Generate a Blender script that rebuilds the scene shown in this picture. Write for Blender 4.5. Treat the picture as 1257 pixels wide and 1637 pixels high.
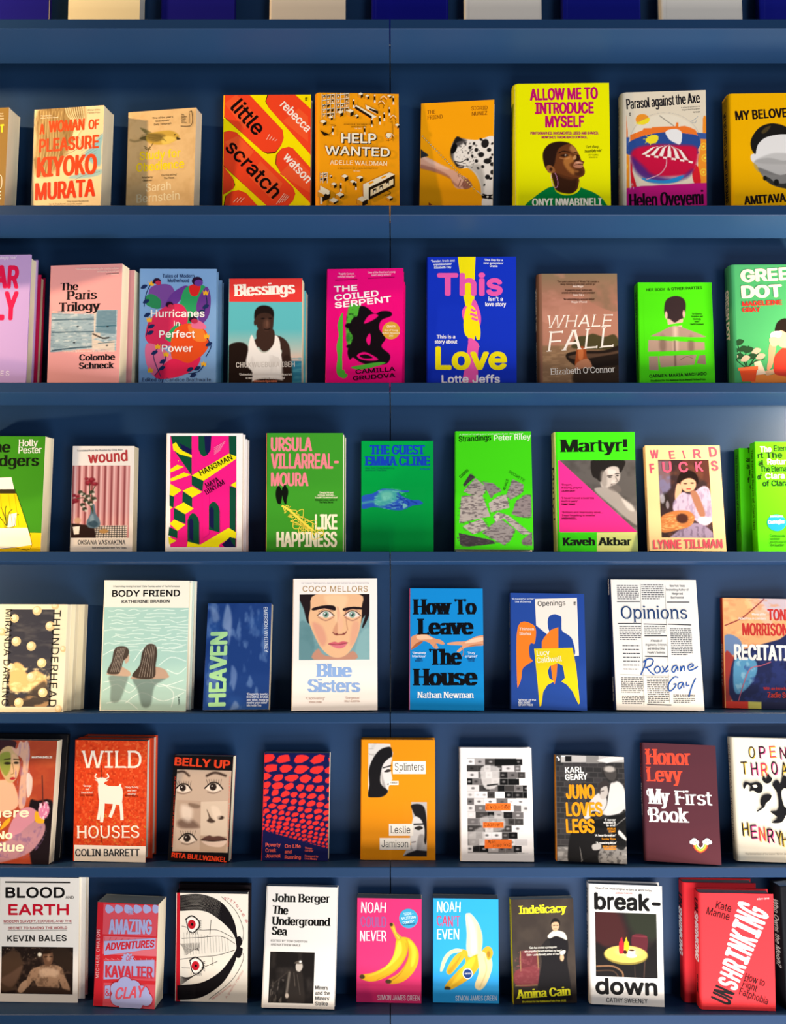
import bpy, math, random
import numpy as np
from mathutils import Vector
from mathutils.geometry import delaunay_2d_cdt

C = bpy.context.scene.collection
for o in list(bpy.data.objects):
    bpy.data.objects.remove(o)

# ------------------------------------------------------------------ camera
F_PX = 1350.0                     # focal length in pixels of a 1257-pixel-wide frame
PITCH = 0.1181588                 # the phone looks slightly down
EYE = 1.549                    # eye height above the floor
DIST = 1.496                   # distance to the front edges of the shelves
cd = bpy.data.cameras.new('camera')
cam = bpy.data.objects.new('camera', cd)
C.objects.link(cam)
cam.location = (0.0, -DIST, EYE)
cam.rotation_euler = (math.pi / 2 - PITCH, 0, 0)
cd.sensor_fit = 'HORIZONTAL'
cd.sensor_width = 36.0
cd.lens = 36.0 * F_PX / 1257
cd.clip_start = 0.05
bpy.context.scene.camera = cam

# ------------------------------------------------------------------ light
sc = bpy.context.scene
sc.view_settings.view_transform = 'Standard'
sc.view_settings.look = 'None'
sc.view_settings.gamma = 1.0
sc.view_settings.exposure = -0.1
sc.view_settings.use_curve_mapping = False
world = bpy.data.worlds.new('world')
sc.world = world
world.use_nodes = True
bg = world.node_tree.nodes['Background']
bg.inputs[0].default_value = (0.55, 0.72, 1.0, 1)
bg.inputs[1].default_value = 0.14


def lamp(name, kind, loc, target, energy, color, size=0.1, size_y=None, spot=None, blend=0.5):
    d = bpy.data.lights.new(name, kind)
    d.energy = energy
    d.color = color
    if kind == 'AREA':
        d.shape = 'RECTANGLE'
        d.size = size
        d.size_y = size_y or size
    else:
        d.shadow_soft_size = size
    if kind == 'SPOT':
        d.spot_size = math.radians(spot)
        d.spot_blend = blend
    o = bpy.data.objects.new(name, d)
    C.objects.link(o)
    o.location = loc
    o.rotation_euler = (Vector(target) - Vector(loc)).to_track_quat('-Z', 'Y').to_euler()
    return o


# daylight: the bright shop floor in front of the shelves, and a window behind and to the right of the viewer; plus an added underside fill
lamp('bright_floor', 'AREA', (0.9, -2.1, 0.03), (0.9, -2.09, 3.0), 122, (1.0, 0.94, 0.87), 2.4, 2.0)
lamp('underside_fill', 'AREA', (0.75, -0.62, 0.03), (0.75, -0.61, 3.0), 40, (0.96, 0.98, 1.0), 1.9, 0.5)  # added fill lamp, no real source: lifts the shelf undersides
lamp('window_daylight', 'AREA', (1.9, -2.6, 1.6), (0.0, 0, 1.7), 42, (1.0, 0.98, 0.97), 1.1, 1.3)
# small warm lamps fixed to the ends of the shelves, skimming along the books
lamp('warm_lamp_left_high', 'POINT', (-1.25, -0.20, 2.27), (0, 0, 0), 54, (1.0, 0.70, 0.40), 0.02)
lamp('warm_lamp_left_low', 'POINT', (-1.25, -0.20, 1.29), (0, 0, 0), 31, (1.0, 0.70, 0.40), 0.02)
lamp('warm_lamp_right', 'POINT', (0.93, -0.05, 1.56), (0, 0, 0), 26, (1.0, 0.74, 0.45), 0.02)


# ------------------------------------------------------------------ materials
def lin(h):
    h = h.lstrip('#')
    if len(h) == 3:
        h = ''.join(c * 2 for c in h)
    return tuple(((int(h[i:i + 2], 16) / 255 + 0.055) / 1.055) ** 2.4 if int(h[i:i + 2], 16) > 10
                 else int(h[i:i + 2], 16) / 255 / 12.92 for i in (0, 2, 4))


MATS = {}


def mat(h, rough=0.42, spec=0.4):
    key = (h, rough, spec)
    if key not in MATS:
        m = bpy.data.materials.new('print_' + h.lstrip('#'))
        m.use_nodes = True
        b = m.node_tree.nodes['Principled BSDF']
        b.inputs['Base Color'].default_value = (*lin(h), 1)
        b.inputs['Roughness'].default_value = rough
        b.inputs['Specular IOR Level'].default_value = spec * 0.16
        MATS[key] = m
    return MATS[key]


def picture_material():
    m = bpy.data.materials.new('printed_picture')
    m.use_nodes = True
    n = m.node_tree
    b = n.nodes['Principled BSDF']
    a = n.nodes.new('ShaderNodeVertexColor')
    a.layer_name = 'ink'
    n.links.new(a.outputs['Color'], b.inputs['Base Color'])
    b.inputs['Roughness'].default_value = 0.42
    b.inputs['Specular IOR Level'].default_value = 0.08
    return m


PICTURE = picture_material()


def paint_material():
    m = bpy.data.materials.new('blue_eggshell_paint')
    m.use_nodes = True
    n = m.node_tree
    b = n.nodes['Principled BSDF']
    tc = n.nodes.new('ShaderNodeTexCoord')
    ns = n.nodes.new('ShaderNodeTexNoise')
    ns.inputs['Scale'].default_value = 3.0
    ns.inputs['Detail'].default_value = 4
    n.links.new(tc.outputs['Object'], ns.inputs['Vector'])
    mx = n.nodes.new('ShaderNodeMix')
    mx.data_type = 'RGBA'
    mx.inputs[6].default_value = (*lin('#183253'), 1)
    mx.inputs[7].default_value = (*lin('#1c3a5f'), 1)
    n.links.new(ns.outputs['Fac'], mx.inputs[0])
    n.links.new(mx.outputs[2], b.inputs['Base Color'])
    b.inputs['Roughness'].default_value = 0.45
    b.inputs['Specular IOR Level'].default_value = 0.16
    n2 = n.nodes.new('ShaderNodeTexNoise')
    n2.inputs['Scale'].default_value = 420.0
    n2.inputs['Detail'].default_value = 2
    n.links.new(tc.outputs['Object'], n2.inputs['Vector'])
    bp = n.nodes.new('ShaderNodeBump')
    bp.inputs['Strength'].default_value = 0.12
    bp.inputs['Distance'].default_value = 0.0006
    n.links.new(n2.outputs['Fac'], bp.inputs['Height'])
    n.links.new(bp.outputs['Normal'], b.inputs['Normal'])
    return m


def paper_material(name, h):
    """page edges: fine stacked lines across the thickness of the block"""
    m = bpy.data.materials.new(name)
    m.use_nodes = True
    n = m.node_tree
    b = n.nodes['Principled BSDF']
    tc = n.nodes.new('ShaderNodeTexCoord')
    mp = n.nodes.new('ShaderNodeMapping')
    mp.inputs['Scale'].default_value = (1, 900, 1)
    n.links.new(tc.outputs['Object'], mp.inputs['Vector'])
    ns = n.nodes.new('ShaderNodeTexNoise')
    ns.inputs['Scale'].default_value = 1.2
    n.links.new(mp.outputs['Vector'], ns.inputs['Vector'])
    mx = n.nodes.new('ShaderNodeMix')
    mx.data_type = 'RGBA'
    c = lin(h)
    mx.inputs[6].default_value = (c[0] * .78, c[1] * .77, c[2] * .74, 1)
    mx.inputs[7].default_value = (*c, 1)
    n.links.new(ns.outputs['Fac'], mx.inputs[0])
    n.links.new(mx.outputs[2], b.inputs['Base Color'])
    b.inputs['Roughness'].default_value = 0.8
    b.inputs['Specular IOR Level'].default_value = 0.15
    return m


PAINT = paint_material()
PAPERS = {k: paper_material('page_edges_' + k, v) for k, v in dict(cream='#eee2c4', white='#ece7dc', grey='#b9b2a4').items()}
DARK = mat('#15181d', 0.8, 0.2)


# ------------------------------------------------------------------ mesh helpers
def link(name, verts, faces, mats, idx=None, parent=None, smooth=False):
    me = bpy.data.meshes.new(name)
    me.from_pydata(verts, [], faces)
    for m in mats:
        me.materials.append(m)
    if idx is not None:
        me.polygons.foreach_set('material_index', idx)
    if smooth:
        me.polygons.foreach_set('use_smooth', [True] * len(faces))
    me.update()
    o = bpy.data.objects.new(name, me)
    C.objects.link(o)
    if parent:
        o.parent = parent
    return o


def box(x0, x1, y0, y1, z0, z1):
    v = [(x, y, z) for z in (z0, z1) for y in (y0, y1) for x in (x0, x1)]
    f = [(0, 2, 3, 1), (4, 5, 7, 6), (0, 1, 5, 4), (2, 6, 7, 3), (0, 4, 6, 2), (1, 3, 7, 5)]
    return v, f


def bevelled_prism(profile, x0, x1, r=0.0):
    """closed (y, z) profile swept along x, ends closed"""
    n = len(profile)
    v = [(x0, y, z) for y, z in profile] + [(x1, y, z) for y, z in profile]
    f = [(i, (i + 1) % n, n + (i + 1) % n, n + i) for i in range(n)]
    f += [tuple(reversed(range(n))), tuple(range(n, 2 * n))]
    return v, f


# ------------------------------------------------------------------ lettering
# sans-serif capital height 200, by character code: (advance, outlines as x, y, x, y ...)
GLYPHS = {chr(_k): (_a, [list(zip(q[0::2], q[1::2])) for q in _l]) for _k, (_a, _l) in {33:(77,[[26,63,25,200,52,200,50,63],[39,-2,32,0,26,3,22,9,21,16,22,23,26,29,32,33,39,34,45,33,51,29,55,23,56,16,55,9,51,3,45,0]]),
34:(126,[[31,125,28,200,53,200,50,125],[76,125,73,200,98,200,96,125]]),
38:(176,[[77,-3,59,-1,43,5,31,13,21,24,15,38,13,52,15,64,19,74,33,92,55,110,85,132,93,138,100,147,103,159,101,168,97,175,89,180,79,181,66,178,57,170,54,157,57,143,66,129,80,112,172,0,143,0,67,91,48,115,34,135,31,146,30,157,31,169,36,180,43,189,53,196,65,200,79,202,93,200,104,196,114,189,121,181,126,170,127,159,124,142,115,128,101,115,61,86,43,69,39,60,38,52,39,42,43,34,49,28,56,23,65,19,76,18,88,20,99,23,118,38,126,48,132,60,136,73,137,88,160,88,159,71,156,57,146,36,136,24,131,18,120,9,107,3,92,-1]]),
39:(81,[[31,125,28,200,53,200,50,125]]),
40:(107,[[35,81,40,127,52,173,69,212,93,212,75,168,63,123,59,81,63,45,74,6,93,-38,69,-38,59,-18,50,1,44,21,39,42,36,61]]),
41:(107,[[15,-38,34,7,44,46,48,81,44,123,32,168,15,212,38,212,56,173,68,127,72,81,71,61,68,41,63,21,57,1,48,-19,38,-38]]),
44:(74,[[15,-47,27,28,54,28,33,-47]]),
45:(178,[[132,96,132,74,45,74,45,96]]),
46:(74,[[37,-2,31,0,25,3,21,9,19,16,21,23,25,29,31,33,37,34,44,33,50,29,54,23,55,16,54,9,50,3,44,0]]),
47:(98,[[92,209,28,-30,6,-30,70,209]]),
48:(178,[[89,-3,75,-1,62,3,51,9,41,19,33,30,27,45,22,61,20,79,19,100,20,120,23,139,27,155,34,169,42,181,51,190,62,197,75,201,89,203,103,201,116,197,127,190,137,181,145,169,151,155,156,139,158,120,159,100,158,79,156,61,151,45,145,30,137,19,127,9,116,3,103,-1],[89,19,103,22,114,29,123,41,130,57,133,69,135,84,135,100,135,116,133,131,130,143,123,159,114,171,103,178,89,181,75,178,64,171,55,159,48,143,45,131,44,116,43,100,44,84,45,69,48,57,55,41,64,29,75,22]]),
49:(178,[[30,0,30,21,154,21,154,0],[108,200,108,0,83,0,83,176,82,176,34,141,34,168,78,200]]),
50:(178,[[25,0,25,19,92,90,111,111,122,128,126,146,125,156,121,165,115,171,107,177,88,181,77,179,68,176,60,170,55,163,51,153,50,142,26,142,28,159,34,174,44,186,56,195,71,201,88,203,105,201,120,195,133,186,142,175,148,162,150,146,146,125,132,102,105,71,60,24,60,22,153,22,153,0]]),
51:(178,[[86,-3,68,-1,52,4,38,12,28,23,20,36,17,52,43,52,45,42,50,34,56,28,65,23,86,20,108,24,117,29,124,37,128,46,129,57,128,67,124,77,118,85,108,92,95,96,79,97,62,97,62,118,113,176,113,178,27,178,27,200,146,200,146,181,83,109,83,114,97,114,110,112,121,108,135,100,146,87,152,73,154,57,152,40,146,26,135,14,121,5,111,1,99,-2]]),
52:(178,[[16,41,16,62,97,200,122,200,43,65,43,64,162,64,162,41],[111,0,111,48,111,57,111,125,135,125,135,0]]),
53:(178,[[87,-3,70,-1,55,4,42,13,33,24,26,37,23,51,48,51,50,43,54,35,68,24,87,20,98,21,109,25,117,32,123,41,128,52,129,64,127,76,123,87,117,96,108,103,98,107,86,109,66,106,50,97,26,99,38,200,144,200,144,178,59,178,53,119,54,119,70,128,90,131,103,130,116,126,126,120,136,112,143,102,149,91,153,78,154,64,153,52,150,40,145,30,135,16,121,6,111,1,99,-2]]),
54:(178,[[89,-3,71,-1,56,6,43,16,33,29,27,45,25,64,27,78,31,94,54,134,99,200,127,200,59,103,57,103,65,113,77,121,92,123,109,122,124,116,136,107,145,94,151,79,153,62,151,44,145,29,135,16,122,6,106,-1],[89,19,100,20,110,25,117,31,124,40,127,50,129,62,127,74,124,84,117,92,110,99,100,103,89,104,78,103,68,99,60,93,54,84,50,74,49,62,50,50,54,40,60,31,68,25,78,20]]),
55:(178,[[38,0,127,176,127,178,24,178,24,200,154,200,154,176,65,0]]),
56:(178,[[89,-3,76,-2,64,1,53,4,40,13,29,24,23,38,20,53,22,65,26,77,32,87,40,95,49,101,60,104,60,105,47,111,36,121,30,134,28,150,30,164,36,177,45,188,57,196,72,201,89,203,106,201,120,196,133,188,142,177,148,164,150,150,148,134,141,121,131,111,118,105,118,104,129,101,138,95,146,87,152,77,156,65,158,53,155,38,149,24,138,13,125,4,114,1,102,-2],[89,19,101,20,112,24,121,29,127,36,131,45,132,54,131,65,127,74,120,82,111,88,101,91,89,92,77,91,67,88,58,82,51,74,47,65,45,54,47,45,51,36,57,29,66,24,76,20],[89,114,108,118,115,123,121,130,124,138,126,148,124,157,121,165,115,172,108,177,89,181,70,177,62,172,57,165,53,157,52,148,53,138,57,130,62,123,70,118]]),
57:(178,[[89,203,106,201,122,194,135,184,145,171,151,155,153,136,151,122,147,106,124,66,79,0,51,0,119,97,121,97,113,87,101,79,86,77,69,78,54,84,42,93,33,106,27,121,25,138,27,156,33,172,43,184,56,194,71,201],[89,181,78,180,68,175,60,169,54,160,51,150,49,138,51,126,54,116,60,108,68,101,78,97,89,96,100,97,110,101,118,107,124,116,127,126,129,138,127,150,124,160,118,169,110,175,100,180]]),
58:(74,[[37,-2,31,0,25,3,21,9,19,16,21,23,25,29,31,33,37,34,44,33,50,29,54,23,55,16,54,9,50,3,44,0],[37,106,31,108,25,112,21,117,19,124,21,131,25,137,31,141,37,142,44,141,50,137,54,131,55,124,54,117,50,112,44,108]]),
59:(74,[[15,-47,27,28,54,28,33,-47],[41,106,34,108,28,112,24,117,23,124,24,131,28,137,34,141,41,142,48,141,53,137,57,131,59,124,57,117,53,112,48,108]]),
63:(141,[[52,60,52,63,56,90,60,99,66,106,82,117,97,131,101,140,103,151,102,160,98,167,87,178,70,181,54,178,42,167,38,159,36,149,11,149,13,165,19,178,29,189,40,196,54,201,70,203,86,201,100,196,112,188,120,177,126,165,127,150,126,135,120,122,112,112,100,103,86,92,78,81,76,62,76,60],[64,-2,57,0,52,3,48,9,46,16,48,23,52,29,57,33,64,34,71,33,77,29,81,23,82,16,81,9,77,3,71,0]]),
65:(189,[[6,0,79,200,109,200,182,0,155,0,113,119,104,146,91,188,96,188,84,146,75,119,33,0],[43,56,43,78,145,78,145,56]]),
66:(179,[[24,0,24,200,95,200,114,198,129,193,141,185,150,174,155,161,157,147,155,135,152,126,140,112,124,105,124,103,133,101,143,97,151,89,158,80,163,68,164,54,163,39,157,26,148,15,135,7,125,3,112,1,97,0],[49,22,96,22,116,25,130,31,137,41,140,54,138,63,135,72,128,80,120,86,110,89,98,91,49,91],[49,112,94,112,113,116,121,122,127,128,131,137,132,146,130,159,123,169,111,175,94,178,49,178]]),
67:(201,[[105,-3,88,-1,73,3,59,10,47,19,36,31,27,45,21,62,17,80,16,100,17,120,21,138,27,155,36,169,47,181,59,190,73,197,88,201,105,203,134,198,147,193,158,185,168,176,176,164,182,152,186,137,161,137,153,155,140,168,124,177,105,179,88,177,72,170,63,163,55,154,49,143,44,130,42,116,41,100,42,84,44,69,49,57,56,46,63,37,72,30,88,23,105,21,124,24,140,32,153,45,161,63,186,63,182,49,176,36,168,24,158,15,147,7,134,2,120,-2]]),
68:(197,[[86,0,38,0,38,22,84,22,100,23,113,27,125,32,135,39,143,48,149,59,153,71,156,85,157,100,156,116,153,129,149,142,143,152,135,161,126,168,114,173,101,177,87,178,37,178,37,200,89,200,107,199,124,195,139,188,151,179,162,168,170,154,177,138,180,120,181,100,180,81,177,63,170,47,162,33,151,21,138,12,123,5,105,1],[49,200,49,0,24,0,24,200]]),
69:(165,[[24,0,24,200,146,200,146,178,49,178,49,112,140,112,140,90,49,90,49,22,148,22,148,0]]),
70:(161,[[24,0,24,200,145,200,145,178,49,178,49,109,136,109,136,87,49,87,49,0]]),
71:(205,[[106,-3,89,-1,73,3,59,10,46,19,36,31,27,45,21,62,17,80,16,100,17,120,21,138,27,155,36,169,46,181,59,190,72,197,88,201,104,203,119,202,134,198,147,192,159,184,168,175,177,164,183,151,186,137,160,137,152,155,140,168,124,176,104,179,87,177,72,170,59,159,49,143,44,130,42,116,41,100,42,84,44,70,49,57,56,46,63,37,72,30,88,23,106,21,122,23,136,28,147,37,156,48,161,63,163,80,171,78,111,78,111,101,188,101,188,79,187,63,183,49,177,36,169,24,160,15,148,7,135,2,121,-2]]),
72:(203,[[24,0,24,200,49,200,49,114,154,114,154,200,180,200,180,0,154,0,154,91,49,91,49,0]]),
73:(118,[[12,0,12,22,46,22,46,178,12,178,12,200,106,200,106,178,72,178,72,22,106,22,106,0]]),
74:(156,[[73,-3,56,-1,42,4,30,13,20,25,15,39,13,57,13,68,38,68,38,57,41,41,48,29,59,22,73,20,87,22,97,29,104,41,107,57,107,200,132,200,132,57,130,39,125,25,116,13,104,4,89,-1]]),
75:(183,[[41,57,41,85,55,103,69,119,83,135,143,200,176,200,91,108,90,109],[24,0,24,200,49,200,49,131,49,88,49,76,49,0],[146,0,74,102,90,122,176,0]]),
76:(154,[[24,0,24,200,49,200,49,22,142,22,142,0]]),
77:(247,[[24,0,24,200,60,200,109,74,113,62,118,48,122,33,126,19,121,19,125,32,130,48,134,62,139,74,187,200,223,200,223,0,198,0,198,114,198,129,199,145,199,162,199,180,202,180,196,161,189,143,184,127,179,114,134,0,112,0,67,114,63,126,57,142,51,160,44,180,47,180,47,164,48,146,48,129,48,114,48,0]]),
78:(206,[[24,0,24,200,54,200,135,72,143,59,152,42,163,22,159,21,158,43,157,62,157,77,157,200,182,200,182,0,152,0,79,114,70,130,58,150,42,178,47,178,48,151,49,129,49,114,49,0]]),
79:(210,[[105,-3,88,-1,73,3,59,10,47,19,36,31,27,45,21,62,17,80,16,100,17,120,21,138,27,155,36,169,47,181,59,190,73,197,88,201,105,203,122,201,137,197,151,190,163,181,174,169,182,155,189,138,193,120,194,100,193,80,189,62,182,45,174,31,163,19,151,10,137,3,122,-1],[105,21,122,23,137,30,146,37,154,46,161,57,165,69,168,84,169,100,168,116,165,131,161,143,154,154,146,163,137,170,122,177,105,179,88,177,72,170,63,163,56,154,49,143,44,131,42,116,41,100,42,84,44,69,49,57,56,46,63,37,72,30,88,23]]),
80:(175,[[24,0,24,200,92,200,107,199,120,196,131,192,144,182,153,169,159,154,161,137,159,120,153,104,144,91,131,81,120,77,107,74,92,73,43,73,43,95,91,95,106,97,117,101,125,107,131,115,134,125,135,137,134,148,131,158,125,166,117,172,105,176,91,178,49,178,49,0]]),
81:(210,[[96,63,123,63,145,33,151,26,184,-19,158,-19,136,10,130,18],[105,-3,88,-1,73,3,59,10,47,19,36,31,27,45,21,62,17,80,16,100,17,120,21,138,27,155,36,169,47,181,59,190,73,197,88,201,105,203,122,201,137,197,151,190,163,181,174,169,182,155,189,138,193,120,194,100,193,80,189,62,182,45,174,31,163,19,151,10,137,3,122,-1],[105,21,122,23,137,30,146,37,154,46,161,57,165,69,168,84,169,100,168,116,165,131,161,143,154,154,146,163,137,170,122,177,105,179,88,177,72,170,63,163,56,154,49,143,44,131,42,116,41,100,42,84,44,69,49,57,56,46,63,37,72,30,88,23]]),
82:(177,[[24,0,24,200,93,200,107,199,120,196,131,192,144,183,153,170,159,155,161,138,159,121,153,107,144,95,131,85,120,81,107,79,93,78,38,78,38,100,92,100,106,101,117,105,125,111,131,118,135,127,136,138,135,150,131,159,125,167,117,173,106,176,92,178,49,178,49,0],[139,0,90,90,119,90,168,0]]),
83:(176,[[88,-3,74,-3,61,0,50,4,36,12,25,24,18,38,15,54,41,54,43,43,49,34,56,28,65,23,88,19,101,20,112,24,122,29,130,36,134,45,136,55,135,63,131,70,116,80,96,87,72,94,57,99,44,106,34,114,26,123,22,134,20,146,23,162,29,176,40,187,54,196,65,200,77,202,89,203,102,202,114,200,124,196,138,187,148,176,155,163,158,149,133,149,128,162,119,172,105,178,88,180,76,179,66,176,57,171,51,164,47,157,45,148,47,138,51,131,67,121,83,115,104,110,122,104,141,93,155,78,159,67,161,54,158,39,152,25,141,13,127,4,116,0,102,-3]]),
84:(176,[[12,178,12,200,164,200,164,178,101,178,101,0,76,0,76,178]]),
85:(203,[[102,-3,87,-2,73,1,61,6,50,13,41,21,33,31,28,43,25,55,24,68,24,200,49,200,49,70,50,56,55,44,63,34,74,27,87,22,102,20,117,22,130,27,140,34,148,44,153,56,154,70,154,200,180,200,180,68,179,55,175,43,170,31,163,21,154,13,143,6,131,1,117,-2]]),
86:(189,[[80,0,6,200,33,200,76,81,85,54,97,12,92,12,105,54,114,81,155,200,182,200,109,0]]),
87:(270,[[61,0,6,200,32,200,64,77,69,57,73,37,77,16,74,16,79,37,83,57,88,77,120,200,149,200,181,77,187,57,191,37,195,16,192,16,196,37,201,57,206,77,237,200,263,200,208,0,179,0,145,127,138,154,132,187,137,187,132,155,125,127,91,0]]),
88:(186,[[7,0,85,112,85,93,12,200,41,200,70,157,80,142,88,129,96,115,91,115,99,129,107,142,117,157,147,200,175,200,102,94,102,113,179,0,150,0,115,51,106,65,98,77,91,91,96,91,89,77,81,65,71,51,36,0]]),
89:(186,[[80,0,80,82,6,200,36,200,76,135,87,115,98,91,88,91,99,115,110,135,150,200,179,200,105,82,105,0]]),
90:(172,[[16,0,16,18,108,151,120,169,134,187,137,179,112,178,88,178,16,178,16,200,156,200,156,181,66,51,53,32,38,13,35,21,60,22,84,22,157,22,157,0]]),
97:(153,[[63,-3,49,-2,37,2,27,8,19,18,14,29,12,42,13,54,17,63,23,70,30,76,49,83,70,86,92,89,104,92,107,95,108,100,108,101,105,117,94,127,77,130,59,127,46,118,39,108,16,114,22,127,31,136,41,143,52,148,76,151,94,149,112,142,120,135,127,126,131,114,132,99,132,0,109,0,109,20,107,20,99,10,85,0],[67,18,79,19,90,23,98,29,104,37,107,45,108,54,108,75,102,72,91,69,79,67,69,66,53,62,41,55,37,49,36,41,40,28,51,21]]),
98:(167,[[90,-3,78,-2,68,1,54,12,46,23,44,23,44,0,21,0,21,200,45,200,45,126,46,126,54,136,67,147,77,150,90,151,108,149,123,142,136,130,145,115,150,103,153,89,153,74,153,59,150,46,145,33,136,18,123,6,108,-1],[87,18,99,20,110,26,118,34,124,46,128,59,129,74,128,89,124,103,118,114,110,122,99,128,87,130,74,128,63,123,55,114,49,103,46,90,44,74,46,59,49,45,55,34,64,26,74,20]]),
99:(156,[[81,-3,69,-2,57,1,46,6,36,14,28,23,22,33,17,46,14,59,13,74,14,89,17,102,22,114,28,125,36,134,46,141,57,147,69,150,81,151,102,148,120,140,134,127,142,109,119,103,114,114,106,122,95,128,81,130,68,128,57,122,49,113,43,102,39,88,38,74,39,59,43,46,49,35,57,26,68,20,81,18,95,20,106,26,115,35,120,46,143,40,134,22,120,8,102,0]]),
100:(167,[[77,-3,59,-1,44,6,31,18,21,33,17,46,14,59,13,74,14,89,17,103,22,115,31,130,44,142,59,149,77,151,90,150,99,147,113,136,120,126,122,126,122,200,146,200,146,0,123,0,123,23,121,23,113,12,99,1,89,-2],[80,18,93,20,103,26,112,34,118,45,121,59,123,74,121,90,118,103,112,114,104,123,93,128,80,130,67,128,57,122,49,114,43,103,39,89,38,74,39,59,43,46,49,34,57,26,68,20]]),
101:(159,[[83,-3,70,-2,57,1,46,6,36,14,28,23,22,33,17,45,14,59,13,73,14,88,17,102,22,114,28,125,36,134,45,141,56,147,68,150,81,151,104,147,116,142,126,134,134,124,140,111,145,95,146,76,146,67,29,67,29,87,133,87,122,79,121,93,117,106,111,116,103,123,93,128,81,130,68,128,58,123,49,116,43,106,39,95,38,83,38,70,39,55,43,42,50,32,59,24,71,20,83,18,100,21,112,29,120,41,143,36,139,25,132,15,122,8,111,2,98,-2]]),
102:(100,[[90,149,90,129,3,129,3,149],[32,0,32,170,33,181,38,191,44,199,53,204,74,208,87,207,95,205,89,184,84,186,77,186,67,185,61,181,57,174,56,165,56,0]]),
103:(167,[[81,-59,66,-58,53,-55,32,-43,20,-27,40,-16,48,-26,61,-35,81,-38,98,-36,111,-30,120,-18,122,-2,122,27,120,27,113,16,99,6,89,3,77,2,60,4,44,10,31,21,22,35,17,47,14,60,13,75,14,90,17,103,22,115,31,130,44,142,60,149,77,151,90,150,100,147,113,136,121,125,123,125,123,149,146,149,146,-3,144,-21,138,-35,127,-46,114,-53,99,-58],[81,23,93,25,104,30,112,37,118,48,122,60,123,76,122,91,118,104,112,115,104,123,93,128,81,130,68,128,57,122,49,114,43,103,39,90,38,76,39,61,43,48,49,38,57,30,68,25]]),
104:(161,[[45,89,45,0,21,0,21,200,45,200,45,113,40,113,49,131,60,142,74,149,89,151,104,150,116,145,126,137,134,126,139,112,140,94,140,0,116,0,116,92,114,108,107,120,97,127,83,129,72,128,63,125,56,119,50,111,46,101]]),
105:(66,[[21,0,21,149,45,149,45,0],[33,174,27,175,21,179,17,184,16,190,17,196,21,201,27,205,33,206,39,205,45,201,48,196,50,190,48,184,45,179,39,175]]),
106:(66,[[21,149,45,149,45,-12,44,-25,40,-36,34,-44,25,-51,15,-55,1,-56,-4,-56,-4,-34,1,-34,10,-33,16,-28,19,-21,21,-11],[33,174,26,175,21,179,17,184,16,190,17,196,21,201,26,205,33,206,39,205,45,201,48,196,50,190,48,184,45,179,39,175]]),
107:(150,[[43,54,43,83,47,83,112,149,142,149,72,78,70,78],[21,0,21,200,45,200,45,0],[116,0,58,73,75,90,146,0]]),
108:(74,[[55,-1,40,1,29,8,23,19,21,33,21,200,45,200,45,39,47,24,51,21,57,20,63,21,67,21,71,1,64,0]]),
109:(240,[[21,0,21,149,44,149,44,116,42,116,46,127,52,136,68,148,86,152,101,149,113,142,121,130,126,116,123,116,127,126,133,135,150,147,172,152,184,150,195,146,205,139,213,129,217,116,219,100,219,0,195,0,195,100,193,114,186,123,176,128,165,130,155,129,147,126,136,114,132,97,132,0,108,0,108,102,106,113,99,122,90,128,78,130,62,126,55,121,49,114,46,105,45,94,45,0]]),
110:(161,[[45,89,45,0,21,0,21,149,44,149,44,113,40,113,49,131,60,142,74,149,89,151,104,150,116,145,126,137,134,126,139,112,140,94,140,0,116,0,116,92,114,108,107,120,97,127,83,129,72,128,63,125,56,119,50,111,46,101]]),
111:(163,[[81,-3,69,-2,57,1,46,6,36,14,28,23,22,33,17,46,14,59,13,74,14,89,17,102,22,114,28,125,36,134,46,141,57,147,69,150,81,151,95,150,107,147,117,141,127,134,135,125,141,114,146,102,149,89,150,74,149,59,146,46,141,33,135,23,127,14,117,6,107,1,95,-2],[81,18,95,20,106,26,115,35,121,46,124,59,126,74,124,88,121,101,115,113,106,122,95,128,81,130,68,128,57,122,49,113,43,102,39,88,38,74,39,59,43,46,49,35,57,26,68,20]]),
112:(167,[[21,-56,21,149,44,149,44,126,46,126,54,136,67,147,77,150,90,151,108,149,123,142,136,130,145,115,150,103,153,89,153,74,153,59,150,46,145,33,136,18,123,6,108,-1,90,-3,78,-2,68,1,54,12,46,23,45,23,45,-56],[87,18,99,20,110,26,118,34,124,46,128,59,129,74,128,89,124,103,118,114,110,122,99,128,87,130,74,128,63,123,55,114,49,103,46,90,44,74,46,59,49,45,55,34,64,26,74,20]]),
113:(167,[[146,-56,122,-56,122,23,120,23,113,12,99,1,89,-2,77,-3,59,-1,44,6,31,18,21,33,17,46,14,59,13,74,14,89,17,103,22,115,31,130,44,142,59,149,77,151,90,150,99,147,113,136,121,126,123,126,123,149,146,149],[80,18,93,20,103,26,112,34,118,45,121,59,123,74,121,90,118,103,112,114,104,123,93,128,80,130,67,128,57,122,49,114,43,103,39,89,38,74,39,59,43,46,49,34,57,26,68,20]]),
114:(102,[[21,0,21,149,44,149,44,126,45,126,51,136,60,144,71,150,84,151,90,151,96,151,96,127,90,128,81,128,71,127,63,124,55,118,49,111,46,103,45,93,45,0]]),
115:(143,[[72,-3,57,-2,44,1,33,7,24,15,18,25,14,37,37,42,41,31,49,24,59,19,71,18,85,20,96,24,103,32,105,40,104,48,100,53,93,58,83,61,59,67,41,73,28,82,21,93,18,108,20,120,26,130,34,139,45,146,59,150,74,151,88,150,100,146,110,141,118,133,127,114,105,109,102,117,95,124,86,129,74,131,61,129,51,125,45,118,43,109,44,101,49,96,68,88,90,82,108,76,120,67,128,56,130,42,128,29,123,19,114,9,102,3,88,-2]]),
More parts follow.
